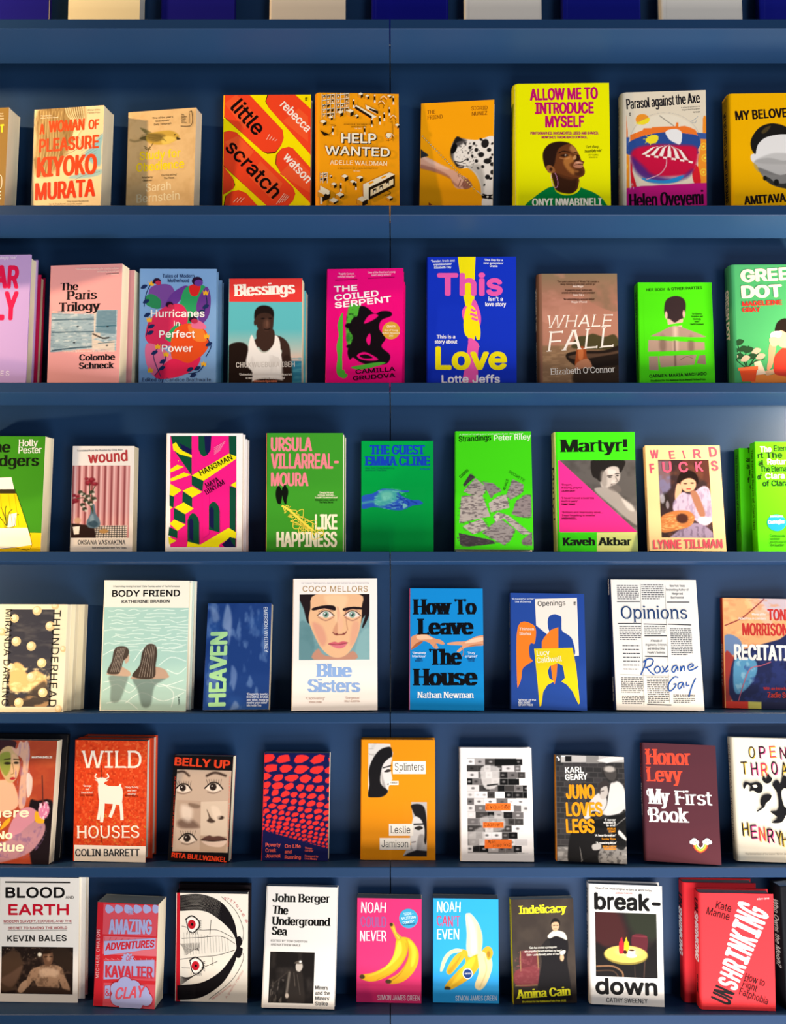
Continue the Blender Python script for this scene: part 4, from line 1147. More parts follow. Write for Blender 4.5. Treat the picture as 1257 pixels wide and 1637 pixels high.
 ['P','#f6e8c8',[-697,317,-660,297,-660,181,-697,181],''],
 ['T','','HELP',(-307,1287,-0.005,619,181),'#241708',[22]],
 ['T','','WANTED',(-593,1068,-0.022,1141,163),'#241708',[22]],
 ['T','','HELP',(-326,1301,-0.005,619,181),'#f8efd8',[22]],
 ['T','','WANTED',(-613,1082,-0.022,1141,163),'#f8efd8',[22]],
 ['T','a','ADELLE WALDMAN',(-524,903,-0.01,1003,81),'#f8e6b8',[17]],
 ['T','s','A CURSE IS BETTER THAN NO STORY,',(-280,1629,0.015,541,23),'#3a2408',[20]],
 ['T','s','NOVEL ABOUT WORK',(-145,1584,0.015,271,23),'#3a2408',[20]],
 ['T','s','A MASTER OF WIT, PAIN AND EMPATHY',(-380,821,0.013,704,23),'#3a2408',[20]],
 ['T','s','THE TIMES',(-87,1553,0.015,126,23),'#f8e6b8',[15]],
 ['T','s','THE TIMES',(-119,775,0.013,125,23),'#f8e6b8',[15]]],hard=True,r=9)
book(1,'orange paperback with a spotted dog held by a hand on a chain lead, second shelf',(114.1,76.5,-13.8,0.1241,0.1429),(129.6,211.1,18),('#f9a60c','#e89608','#f9a60c','#f0dcc0'),[
 ['I',[-648,116,648,1530],0.9,'#f9a60c',[('s','#ece6de',[18,1460,146,1435,344,1409,457,1432,681,1416,721,736,714,341,475,378,428,606,341,794,212,912,70,918,-60,1051,-106,1253,-66,1393],0.8,1),('s','#9a948c',[408,975,496,745,474,406,428,606,341,808,212,926],6.2,0.6),('s','#4c4848',[-10,1470,61,1458,175,1405,63,1330,-35,1249,-52,1080,27,991,126,944,42,919,-59,1037,-116,1168,-84,1337],4,0.95),('s','#1e1c1c',[-10,1482,75,1449,113,1413,20,1389,-45,1335,-77,1251,-104,1167,-92,1309],1.7,1),('s','#2a2626',[-40,1051,41,973,140,958,99,920,-1,958],1.1,1),('s','#0c0b0b',[-111,1253,-79,1337,-28,1363,7,1319,-15,1234,-62,1188,-105,1196],1.1,1),('l','#1a1616',[-40,1051,68,1023,167,1070],1.4,0.8,1),('e','#e8c8b8',7,94.9,4.5,1.1,0,0.8,0.7),('e','#161414',50,133.9,6.7,7.9,-0.17,1.1,0.95),('e','#161414',42.9,141.3,2.1,3.4,-2.21,1.1,0.95),('e','#161414',30.3,134.8,2.7,2.3,-1.82,1.1,0.95),('e','#161414',23.4,128,2.9,3.1,-0.48,1.1,0.95),('e','#161414',34.7,123.3,3.5,3.5,-2.17,1.1,0.95),('e','#161414',43.3,114.4,4.7,5.4,-1.63,1.1,0.95),('e','#161414',57.2,122.3,4,3.6,-0.11,1.1,0.95),('e','#161414',62.7,133.3,2,2.6,-0.96,1.1,0.95),('e','#161414',54.8,102.6,4.8,6.9,-1.58,1.1,0.95),('e','#161414',63.3,96.6,4.2,3.5,-0.07,1.1,0.95),('e','#161414',63.5,82.4,4.2,3.5,-1.53,1.1,0.95),('e','#161414',55.3,74.3,4.4,4.3,-0.55,1.1,0.95),('e','#161414',46.5,93,2.7,3,-2.2,1.1,0.95),('e','#161414',35.1,103.4,3,3.2,-2.37,1.1,0.95),('e','#161414',27.9,112.2,2.1,3.3,-2.89,1.1,0.95),('e','#161414',38.1,90.5,1.7,2.6,-2.15,1.1,0.95),('e','#161414',60.3,108,2.5,2.8,-1.47,1.1,0.95),('e','#161414',20.7,118.2,2.1,1.9,-2.49,1.1,0.95),('e','#161414',14.8,135.5,1.9,2.8,-2.7,1.1,0.95),('e','#161414',19.5,106.9,2.3,2.5,-2.76,1.1,0.95),('e','#161414',63,113.5,2.2,2.1,-0.67,1.1,0.95),('e','#161414',49.9,60.3,1.6,2.2,-0.5,1.1,0.95),('e','#161414',60.9,71.2,3,2.2,-2.73,1.1,0.95),('n','#4a4644',2.5,2.5,0.62,0.1,0.7,[62,1387,344,1403,405,1145,296,923,126,958,-19,1163]),('s','#ece6de',[475,378,700,342,704,59,494,66],1.1,1),('s','#181414',[473,449,558,426,698,426,699,347,559,352,460,379],0.6,1),('e','#e8e0d0',55.9,39.2,2.3,1.7,0,0.6,1),('e','#e8e0d0',64.3,38.9,2.3,1.7,0,0.6,1),('s','#e0aa90',[-676,1177,-503,1127,-214,958,-42,880,44,814,158,758,267,641,260,570,133,546,-9,572,-67,682,-126,770,-327,863,-672,977],0.8,1),('s','#a86c58',[-673,1020,-356,921,-126,784,-67,653,77,557,-125,741,-441,882,-672,948],2.8,0.8),('s','#f2c8b0',[-618,1161,-358,1035,-128,926,-214,915,-501,1041],3.4,0.8),('l','#7c4838',[30,798,74,705,33,593],1.4,1.1,0.8),('l','#7c4838',[87,773,125,680,84,591],1.4,1.1,0.8),('l','#7c4838',[144,748,177,655,135,589],1.4,1.1,0.8),('l','#7c4838',[201,723,228,631,186,587],1.4,1.1,0.8),('e','#ecb8a0',5.9,73.4,2.5,4,-0.4,1.1,0.8),('e','#ecb8a0',11.6,70.3,2.5,4,-0.4,1.1,0.8),('e','#ecb8a0',17.4,67.3,2.5,4,-0.4,1.1,0.8),('s','#8a5444',[158,730,250,670,280,583,162,537,104,618],1.7,0.8),('s','#2a2c30',[-678,1301,-591,1245,-504,1170,-589,1145,-675,1135],0.8,1)],'spotted dog held by a hand'],
 ['N','',[-619,1518,317,540,26,21],''],
 ['L','#c8b8a0',14,[360,510,445,441,488,420],''],
 ['P','#8a3a20',[-489,327,-454,309,-419,279,-488,276],''],
 ['T','','THE',(-540,1912,0.01,143,69),'#8a4a10',[13]],
 ['T','','FRIEND',(-532,1814,0.036,269,69),'#8a4a10',[13]],
 ['T','a','SIGRID',(245,1941,-0.001,287,68),'#8a4a10',[13]],
 ['T','a','NUNEZ',(258,1844,0.013,270,68),'#8a4a10',[13]]])
book(1,'acid yellow hardback with magenta capitals over a shaven-headed woman in hoop earrings, second shelf',(303.1,68.2,-14.2,0.2002,0.0288),(159.1,240.3,34),('#eff000','#d8d000','#eff000','#d8d400'),[
 ['I',[-739,0,796,1356],0.9,'#eff000',[('s','#00803c',[-719,133,-551,306,-355,449,-215,506,120,532,341,458,562,355,712,181,831,-194,-749,-184],0.6,1),('s','#eff000',[-193,506,-146,404,6,345,173,373,263,459,231,531,-159,534],0.6,1),('s','#5a3018',[-212,796,-187,535,-146,433,7,382,146,393,230,502,205,735],0.8,1),('s','#2a160c',[-212,796,-74,679,121,619,204,648,203,503,118,387,-21,388,-146,433,-192,535],4.5,0.7),('s','#6b3a1c',[-383,1031,-371,1148,-306,1250,-207,1307,-67,1326,86,1296,183,1216,238,1113,271,1054,292,981,342,952,319,894,351,792,330,705,232,662,79,678,-101,737,-212,753,-310,797,-356,885],0.8,1),('s','#2a1710',[-383,1031,-371,1148,-306,1250,-207,1307,-67,1326,86,1296,-12,1261,-110,1189,-154,1058,-183,913,-245,826,-337,856],2.2,1),('s','#c4803c',[84,1085,153,1026,166,968,82,910,123,837,178,793,150,721,80,765,12,853,-29,955,14,1042],3.9,0.75),('s','#d89a58',[128,1260,211,1172,238,1113,154,1114,85,1187],3.9,0.6),('e','#24120a',0,107.1,7,2.2,0,1.4,0.9),('e','#e8d8c8',2,107.7,2.2,1.1,0,0.6,1),('e','#120a06',3.1,107.7,1.1,1.1,0,0.3,1),('l','#1a0e08',[-103,1116,-27,1150,85,1132],1.7,0.8,1),('l','#1a0e08',[160,1120,216,1131],1.4,0.8,1),('l','#d8955a',[-84,1028,13,1010,83,1027],1.7,1.7,0.7),('e','#1a0e08',22.3,106.1,2.8,1.4,0,0.8,1),('s','#2a140a',[153,983,223,1049,265,1025,250,982,180,953],1.1,0.8),('e','#e0a868',17.6,103.2,2.8,4.5,-0.3,1.4,0.8),('s','#b87a5c',[152,904,208,968,319,937,297,903,324,873,262,836,165,857],0.8,1),('l','#3a1a10',[166,892,249,909,313,903],1.1,0.6,1),('e','#e8b898',23.6,94.1,4.5,1.1,0,0.8,0.8),('e','#3a1e10',24.8,76.3,7.9,6.7,0,3.9,0.6),('e','#a86a34',20.6,77.8,3.9,2.2,0,1.7,0.7),('s','#9a6034',[-323,870,-267,899,-197,855,-170,782,-218,753,-296,768],1.1,1),('e','#2a1408',-24.5,82,2.8,3.4,0,1.1,0.8),('l','#e89ad0',[-246,739,-236,622,-201,506,-145,491,-125,563,-143,680,-176,753],0.8,0.3,1),('l','#c8a030',[246,653,259,531,230,459],0.8,0.3,1)],'portrait of a woman looking up'],
 ['T','','ALLOW ME TO',(-604,2084,0.018,1205,225),'#c4106c',[24]],
 ['T','','INTRODUCE',(-516,1836,0.001,1043,218),'#c4106c',[24]],
 ['T','','MYSELF',(-339,1587,-0.002,694,218),'#c4106c',[24]],
 ['T','s','PHOTOGRAPHED. DOCUMENTED. LIKED AND SHARED.',(-598,1460,-0.007,1197,50),'#b02060',[20]],
 ['T','s','NOW SHE’S TAKING BACK CONTROL.',(-402,1382,-0.006,811,47),'#b02060',[20]],
 ['T','a','ONYI NWABINELI',(-580,144,0.002,1217,145),'#f4f0e0',[20]],
 ['T','s','‘Tart sharp,',(364,1194,0.039,243,53),'#4a4810',[10,0,0,20,70]],
 ['T','s','beautifully told’',(350,1118,0.031,293,53),'#4a4810',[10,0,0,20,70]],
 ['T','s','LUCY CALDWELL',(412,1065,-0.009,180,23),'#4a4810',[12,0,0,0,50]],
 ['T','s','NOVELIST OF',(425,1018,-0.009,152,23),'#4a4810',[12,0,0,0,50]]],hard=True,r=11,spine_text=[('ALLOW ME TO INTRODUCE MYSELF',200,40,11,'#5a4a10',{'st': 0.2})])
book(1,'cream and magenta hardback with a striped parasol in a glass ball, second shelf',(483.5,68.7,-13.3,0.1864,0.0836),(138,225.6,30),('#e8dcc4','#dccfae','#e8dcc4','#dccfae'),[
 ['I',[-690,0,690,2256],1,'#e4d8c0',[('p','#f0922a',[-812,1345,-637,1340,-640,480,-814,484],0.5,1),('p','#f0922a',[548,1386,768,1380,759,448,540,453],0.5,1),('s','#f0782a',[-762,1265,-711,1788,-686,1788,-662,1262],0.5,1),('s','#f0922a',[636,1383,640,1748,698,1746,695,1382],0.5,1),('e','#f8c83c',64.5,122.7,5.9,6.9,0,0.7,0.9),('e','#f0922a',64.5,122.7,4,4.7,0,0.7,1),('e','#f8e04a',64.5,122.7,2,2.2,0,0.5,1),('e','#f8c83c',66.7,101.9,5.9,6.9,0,0.7,0.9),('e','#f0922a',66.7,101.9,4,4.7,0,0.7,1),('e','#f8e04a',66.7,101.9,2,2.2,0,0.5,1),('e','#f8c83c',64,76.1,5.9,6.9,0,0.7,0.9),('e','#f0922a',64,76.1,4,4.7,0,0.7,1),('e','#f8e04a',64,76.1,2,2.2,0,0.5,1),('e','#f8c83c',-73.8,110.8,5.9,6.9,0,0.7,0.9),('e','#f0922a',-73.8,110.8,4,4.7,0,0.7,1),('e','#f8e04a',-73.8,110.8,2,2.2,0,0.5,1),('e','#f8c83c',-72.6,89.8,5.9,6.9,0,0.7,0.9),('e','#f0922a',-72.6,89.8,4,4.7,0,0.7,1),('e','#f8e04a',-72.6,89.8,2,2.2,0,0.5,1),('e','#f8c83c',-73.9,69,5.9,6.9,0,0.7,0.9),('e','#f0922a',-73.9,69,4,4.7,0,0.7,1),('e','#f8e04a',-73.9,69,2,2.2,0,0.5,1),('p','#3a5aa0',[-811,1437,-637,1432,-638,1262,-812,1266],1,1),('p','#3a5aa0',[451,1493,769,1458,768,1354,450,1376],1,1),('s','#d8202c',[-613,1261,-439,1309,-589,895,-516,529,-603,505],0.7,1),('s','#d8202c',[446,869,544,867,590,555,468,584],0.7,1),('e','#eee6d2',-3.9,122,62.4,61.4,0,0.5,0.55),('p','#f0782a',[-625,1405,-625,1471,-401,1556,-393,1590,-252,1586,-244,1604,169,1610,174,1678,211,1677,213,1599,316,1614,427,1577,512,1530,548,1425,547,1308,-625,1340],0.5,1),('s','#2c4c94',[-662,1315,-463,1427,-215,1486,32,1505,352,1470,548,1425,596,1307,546,1178,447,1077,-638,1105],0.7,1),('s','#c81440',[-613,1104,-514,1232,-216,1282,203,1265,498,1231,545,1074,495,868,346,716,-293,706,-515,841],5.9,1),('s','#4a2a80',[-601,1078,-391,890,-219,730,199,668,445,817,346,664,-48,583,-343,642,-540,816],7.4,0.9),('s','#2a8ad0',[-417,683,-47,627,297,717,198,603,-48,570,-318,607],1.5,1),('e','#f0962a',-41.2,175.3,11.6,9.9,0,0.5,1),('s','#f4e02a',[-524,1691,-462,1715,-387,1747,-288,1776,-301,1697,-388,1661,-475,1663],0.5,1),('s','#f4e02a',[-352,1353,-334,1410,-277,1448,-191,1464,-136,1431,-142,1366,-191,1315,-278,1304],0.5,1),('l','#f4e02a',[-265,1382,-137,1379],1,0.2,1),('l','#f4e02a',[-265,1382,-176,1309],1,0.2,1),('l','#f4e02a',[-265,1382,-269,1283],1,0.2,1),('l','#f4e02a',[-265,1382,-360,1318],1,0.2,1),('l','#f4e02a',[-265,1382,-394,1392],1,0.2,1),('l','#f4e02a',[-265,1382,-349,1460],1,0.2,1),('l','#f4e02a',[-265,1382,-253,1481],1,0.2,1),('l','#f4e02a',[-265,1382,-165,1442],1,0.2,1),('s','#ececec',[-12,1506,57,1551,181,1558,266,1498,273,1394,240,1277,154,1306,68,1360,19,1427],0.5,1),('l','#8a8478',[-109,1810,9,1715,132,1619],1.5,0.5,1),('l','#9aa0a8',[428,1689,502,1731,551,1777],1,0.2,1),('l','#9aa0a8',[452,1675,501,1661,526,1704],1,0.2,1),('p','#f4ece4',[55,1274,-243,1235,-427,1112,-353,1104,-197,1232],0.2,1),('p','#b81434',[-427,1112,-353,1104,-353,1067,-428,1076],0.2,1),('p','#b81434',[55,1274,-197,1232,-353,1104,-279,1095,-151,1230],0.2,1),('p','#f4ece4',[-353,1104,-279,1095,-279,1058,-353,1067],0.2,1),('p','#f4ece4',[55,1274,-151,1230,-279,1095,-205,1085,-106,1227],0.2,1),('p','#b81434',[-279,1095,-205,1085,-205,1049,-279,1058],0.2,1),('p','#b81434',[55,1274,-106,1227,-205,1085,-131,1075,-60,1224],0.2,1),('p','#f4ece4',[-205,1085,-131,1075,-131,1038,-205,1049],0.2,1),('p','#f4ece4',[55,1274,-60,1224,-131,1075,-57,1064,-14,1221],0.2,1),('p','#b81434',[-131,1075,-57,1064,-57,1027,-131,1038],0.2,1),('p','#b81434',[55,1274,-14,1221,-57,1064,17,1051,32,1217],0.2,1),('p','#f4ece4',[-57,1064,17,1051,17,1015,-57,1027],0.2,1),('p','#f4ece4',[55,1274,32,1217,17,1051,91,1038,78,1210],0.2,1),('p','#b81434',[17,1051,91,1038,90,1002,17,1015],0.2,1),('p','#b81434',[55,1274,78,1210,91,1038,164,1024,124,1200],0.2,1),('p','#f4ece4',[91,1038,164,1024,164,988,90,1002],0.2,1),('p','#f4ece4',[55,1274,124,1200,164,1024,238,1009,169,1190],0.2,1),('p','#b81434',[164,1024,238,1009,238,973,164,988],0.2,1),('p','#b81434',[55,1274,169,1190,238,1009,312,993,215,1179],0.2,1),('p','#f4ece4',[238,1009,312,993,311,957,238,973],0.2,1),('p','#f4ece4',[55,1274,215,1179,312,993,385,977,261,1168],0.2,1),('p','#b81434',[312,993,385,977,385,941,311,957],0.2,1),('p','#b81434',[55,1274,261,1168,385,977,459,960,306,1157],0.2,1),('p','#f4ece4',[385,977,459,960,458,924,385,941],0.2,1),('l','#d8a0b0',[9,1036,-9,881,-120,740,-343,655],1.7,0.5,1),('l','#8a8a8c',[-638,1105,-662,1289,-537,1626,-313,1803,-40,1863,256,1799,501,1596,584,1333,570,1074,445,766,198,603,-48,578,-343,642,-565,868,-638,1105],0.5,0.2,0.6),('p','#c0187c',[-814,484,-442,532,761,572,752,-322,-816,-294],0.5,1),('l','#e0c8d0',[-628,480,-590,583,-566,478],0.7,0.2,1)],'seaside town in a bubble'],
 ['T','','Parasol against the Axe',(-685,1945,0.065,1283,190),'#14121a',[20,10]],
 ['T','s','A writer of sentences so',(260,1935,0.054,330,24),'#3a342c',[14]],
 ['T','s','elegant that they gleam',(273,1892,0.054,317,24),'#3a342c',[14]],
 ['T','s','Ali Smith',(465,1845,0.033,124,24),'#14121a',[20]],
 ['T','p','ff',(-641,1823,0.045,35,53),'#14121a',[16,0,6]],
 ['T','a','Helen Oyeyemi',(-641,143,0.03,1282,254),'#180a18',[16,9]]],hard=True,r=10,spine_text=[('Parasol against the Axe',205,95,9,'#1c1820',{'st': 0.15}),('Helen Oyeyemi',80,10,10,'#b01a7a',{'st': 0.15})])
book(1,'amber hardback with a head-shaped cut-out showing grey mountains, right end of second shelf',(677.7,68,-14.4,0.2061,0.0295),(150,222.7,34),('#f4b400','#e0a400','#f4b400','#d89c00'),[
 ['I',[-501,439,315,1720],0.9,'#f4b400',[('s','#e8e6e4',[-394,1126,-327,1296,-173,1426,28,1477,351,1447,325,713,196,557,-4,502,-199,613,-282,744,-352,889,-448,982,-453,1087],0.5,1),('s','#1c1a18',[-442,1192,-450,1350,-370,1507,-254,1617,-90,1668,71,1648,207,1594,356,1579,350,1421,177,1462,-22,1451,-199,1400,-314,1296,-355,1191,-378,1099],0.8,1),('s','#5a4a28',[-258,1506,-193,1585,-92,1624,-144,1532,-221,1480],2,0.8),('s','#b8b6b4',[-386,981,-184,1084,16,1122,338,1079,332,922,-239,927],3.5,0.7),('s','#9a9896',[-412,955,-161,1032,111,977,335,1001,326,739,-269,744],2.5,0.6),('s','#6a6866',[-341,850,-168,796,52,715,327,765,317,478,-4,502,-199,613],2,0.8),('s','#2a2a28',[-246,692,-148,665,-51,586,97,558,321,609,316,452,-5,496,-175,587],1.3,0.9),('e','#1a1a18',-22.2,66,3.5,4.5,0,1,1),('e','#1a1a18',-2.7,58,4.5,6,0,1,1)],'face outline filled with hills'],
 ['T','','MY BELOVED',(-706,1728,0.056,1040,175),'#201410',[22]],
 ['T','','LIFE',(362,1764,0.065,175,174),'#201410',[22]],
 ['T','a','AMITAVA KUMAR',(-597,173,0.071,1329,161),'#201410',[22]]],hard=True,r=8,spine_text=[('MY BELOVED LIFE  AMITAVA KUMAR',195,28,13,'#2a1c14',{'st': 0.22})])
book(1,'olive brown paperback with yellow lettering, cut by the photo edge on the second shelf',(-738.3,69.7,-12.1,0.1729,0.14),(130,188.7,34),('#8a6a30','#7a5c28','#8a6a30','#f0e4c8'),[
 ['T','','T',(501,1438,0.032,77,147),'#f0dc28',[26]],
 ['T','a','E',(519,239,0.051,70,146),'#f0e6d0',[20]],
 ['L','#f0e6d0',10,[478,649,568,658,578,451,489,443],''],
 ['T','s','winner',(440,1771,-0.05,108,27),'#f4e6c0',[15]],
 ['T','s','prize for fiction',(251,1737,-0.05,306,28),'#f4e6c0',[15]],
 ['T','s','shortlisted',(361,1683,-0.049,198,27),'#f4e6c0',[15]]])
book(2,'lilac hardback with huge crimson capitals, cut by the photo edge on the third shelf',(-725,48.2,-9.1,0.1942,0.0499),(150,237.1,28),('#b79ad2','#a488c0','#b79ad2','#b79ad2'),[
 ['T','','FAR',(-96,1757,-0.019,645,430),'#d81a4c',[26]],
 ['T','','KELLY',(-498,1171,-0.005,1050,536),'#d81a4c',[26]],
 ['T','a','ES',(285,166,-0.026,160,90),'#e8e0ec',[13,0,0,0,0,25]],
 ['T','s','strikingly real',(64,2287,0.028,415,54),'#efe6f4',[14,0,0,20]]],hard=True)
book(2,'crimson hardback standing behind the lilac one, only its right edge showing',(-719,68,-14.3,0.1942,0.0499),(150,212,19),('#b8184a','#a01440','#b8184a','#b8184a'),[],hard=True)
book(2,'dusty pink paperback with two overlapping photos of pale boards and black serif title, third shelf',(-548.3,49.2,-6.3,0.142,0.1625),(137.4,214.6,26),('#dc9a9c','#cf8c8e','#dc9a9c','#f4e0d0'),[
 ['I',[-649,582,617,1328],0.9,'#8fa6b4',[('p','#dca09c',[-679,1367,210,1349,213,1256,-647,1283],0.4,1),('p','#dca09c',[113,640,616,597,618,560,-651,574],0.4,1),('n','#c2ccd0',8.8,2.8,0.5,0.2,0.7,[]),('n','#6a8494',12.1,2,0.56,0.15,0.6,[]),('l','#1e3c50',[-631,1162,-226,1166,184,1163],1.6,0.8,1),('l','#1e3c50',[-623,939,-218,944,191,942],1.6,0.8,1),('l','#1e3c50',[-612,611,-208,652,152,670],2,0.8,1),('p','#54788c',[235,1311,593,1319,595,895,224,919],0.8,0.75),('p','#e8c8b4',[180,1294,211,1312,200,931,184,931],0.8,1),('p','#dcc4b0',[144,931,304,918,306,854,172,804,389,749,587,783,585,597,153,640],1.6,0.7),('l','#2a2420',[165,901,347,824,466,830],2.4,1.6,1),('l','#2c5a70',[220,1031,598,1044],1.2,0.8,1),('l','#2c5a70',[270,732,596,753],1.2,0.8,1),('e','#283038',-13.3,103.7,2.4,1.2,0,0.8,1),('e','#283038',-19.2,74.9,2.4,1.2,0,0.8,1),('e','#283038',44,102.8,2.4,1.2,0,0.8,1),('e','#283038',43.9,69.2,2.4,1.2,0,0.8,1)],'photo of pale weathered boards'],
 ['T','','The',(-495,1695,-0.002,356,136),'#141014',[30,7,7]],
 ['T','','Paris',(-359,1522,0.004,587,158),'#141014',[30,7,7]],
 ['T','','Trilogy',(-514,1314,0.013,805,159),'#141014',[30,7,7]],
 ['T','a','Colombe',(-88,425,0.006,694,112),'#141014',[30,7,7]],
 ['T','a','Schneck',(-91,276,0.014,678,112),'#141014',[30,7,7]],
 ['T','s','Translated by Lauren Elkin and Natasha Lehrer',(-416,579,-0.011,1010,38),'#f0d8d0',[14]],
 ['T','s','‘Three autobiographical novellas offer a moving meditation',(-211,2057,-0.009,836,34),'#f0d0cc',[14]],
 ['T','s','on friendship, love and loss’',(211,2000,-0.008,416,34),'#f0d0cc',[14]],
 ['T','s','‘Beautiful’',(471,1946,-0.007,157,34),'#f0d0cc',[14]],
 ['L','#2a1a1c',8,[381,1966,628,1975],'s']])
book(2,'second dusty pink copy behind the pink paperback with board photos, only its right edge showing',(-535.4,73.4,-12.5,0.142,0.1625),(137.4,214.6,23),('#dc9a9c','#cf8c8e','#dc9a9c','#f4e0d0'),[])
book(2,'sky blue hardback covered in colourful flowers and figures with white title, third shelf',(-388.3,60.6,-12.5,0.1636,-0.0144),(137.2,218.5,20),('#7fa8d8','#6f98c8','#7fa8d8','#7fa8d8'),[
 ['S','#7a4a9a',[-545,1641,-509,1833,-321,1902,-132,1872,-55,1680,-167,1527,-354,1450,-505,1488],''],
 ['S','#2f8a58',[-583,1679,-470,1718,-318,1603,-354,1450,-581,1526],''],
 ['S','#6a3a94',[-242,1488,-131,1718,94,1872,189,1834,58,1642,-91,1489],''],
 ['S','#2fa060',[95,1795,283,1892,490,1854,511,1605,363,1336,175,1183,23,1412],''],
 ['S','#6c3a90',[323,1528,490,1854,579,1681,551,1337,401,1183],''],
 ['S','#e02828',[189,1853,282,1903,396,1873,341,1700,228,1700],''],
 ['S','#e0305c',[-576,1067,-503,1258,-242,1488,59,1527,175,1260,-10,877,-347,725,-574,877],''],
 ['S','#2fa060',[-236,915,-13,1183,101,1068,-10,839],''],
 ['S','#e85020',[-87,1030,175,1183,478,1069,555,802,406,573,107,420,-120,573],''],
 ['S','#e87098',[-573,801,-347,763,-120,573,-192,268,-417,211,-569,458],''],
 ['S','#e82858',[-417,211,-120,534,182,459,406,573,295,345,-79,192],''],
 ['S','#f08030',[176,1145,402,1126,517,878,291,878],''],
 ['S','#e87098',[288,1260,458,1184,496,1088,251,1107],''],
 ['P','#f6b428',[-544,1963,-517,1925,-492,1971,-465,1925,-439,1963,-449,1871,-532,1871],''],
 ['P','#f6b428',[-575,1300,-548,1262,-522,1308,-495,1262,-469,1301,-480,1209,-562,1209],''],
 ['P','#f6b428',[438,1792,465,1754,491,1800,518,1754,544,1793,533,1700,450,1700],''],
 ['P','#f6b428',[463,1000,490,962,516,1008,543,962,569,1000,558,909,475,909],''],
 ['P','#f6b428',[-419,808,-392,770,-367,816,-340,770,-314,808,-324,717,-407,717],''],
 ['P','#f6b428',[-267,671,-241,633,-215,679,-188,633,-162,671,-173,580,-255,580],''],
 ['P','#f6b428',[-546,378,-519,340,-494,386,-467,340,-441,378,-451,287,-534,287],''],
 ['P','#f6b428',[411,493,437,455,463,501,490,455,516,493,505,402,423,402],''],
 ['L','#1c2e5c',15,[-618,1488,-583,1717,-510,1890],''],
 ['L','#1c2e5c',15,[-575,953,-521,1182],''],
 ['L','#1c2e5c',15,[-304,211,-439,572,-366,725],''],
 ['L','#1c2e5c',15,[-417,230,-269,420,-214,591],''],
 ['L','#1c2e5c',15,[500,573,593,764,517,916],''],
 ['L','#1c2e5c',15,[183,268,371,307,464,421],''],
 ['L','#1c2e5c',15,[400,1336,512,1528,492,1720],''],
 ['S','#1c2e5c',[-641,1553,-597,1618,-522,1614,-566,1553],''],
 ['S','#1c2e5c',[-476,1917,-431,1982,-356,1979,-401,1917],''],
 ['P','#1c2e5c',[-682,1821,-680,1834,-669,1854,-654,1873,-638,1886,-618,1891,-594,1892,-573,1889,-562,1882,-564,1870,-575,1851,-591,1833,-607,1821,-626,1815,-650,1813,-671,1815],''],
 ['S','#1c2e5c',[-542,1094,-498,1159,-423,1155,-467,1094],''],
 ['S','#1c2e5c',[-560,980,-516,1045,-440,1041,-485,980],''],
 ['S','#1c2e5c',[-481,618,-437,683,-361,679,-406,618],''],
 ['S','#1c2e5c',[-329,458,-285,523,-210,519,-254,458],''],
 ['S','#1c2e5c',[-347,333,-302,397,-227,394,-272,333],''],
 ['S','#1c2e5c',[495,771,540,836,615,832,570,771],''],
 ['S','#1c2e5c',[160,314,205,379,280,375,236,314],''],
 ['S','#1c2e5c',[292,333,336,398,412,394,367,333],''],
 ['S','#1c2e5c',[218,208,262,272,337,269,293,208],''],
 ['S','#1c2e5c',[-620,1304,-575,1369,-500,1365,-545,1304],''],
 ['S','#1c2e5c',[359,1363,403,1428,479,1425,434,1363],''],
 ['S','#1c2e5c',[433,1459,478,1524,553,1520,509,1459],''],
 ['E','#2a1430',[-390,1956,68,54],''],
 ['E','#c03050',[-367,1925,54,41],''],
 ['E','#2a1430',[339,1957,98,79],''],
 ['E','#6a3a94',[362,1926,79,59],''],
 ['E','#2a1430',[269,1256,76,60],''],
 ['E','#c03050',[292,1225,60,45],''],
 ['E','#2a1430',[-159,1523,68,54],''],
 ['E','#c03050',[-136,1492,54,41],''],
 ['T','','Hurricanes',(-496,1297,0.002,972,138),'#fbf4ee',[19]],
 ['T','','in',(-80,1137,0.001,105,92),'#fbf4ee',[19]],
 ['T','','Perfect',(-341,923,0.001,647,130),'#fbf4ee',[19]],
 ['T','','Power',(-290,664,0.001,553,130),'#fbf4ee',[19]],
 ['T','s','Tales of Modern',(-290,2017,0.002,577,65),'#1c2e5c',[15]],
 ['T','s','Motherhood',(-193,1933,0.002,385,65),'#1c2e5c',[15]],
 ['T','a','Edited by Candice Brathwaite',(-633,124,0.001,1231,65),'#1c2e5c',[14,0,0,0,0,8]]],hard=True,r=3)
book(2,'second sky blue copy behind the flowery hardback, only its right edge showing',(-382.6,78.9,-17.1,0.1636,-0.0144),(137.2,206,17.5),('#7fa8d8','#6f98c8','#7fa8d8','#7fa8d8'),[],hard=True,r=3)
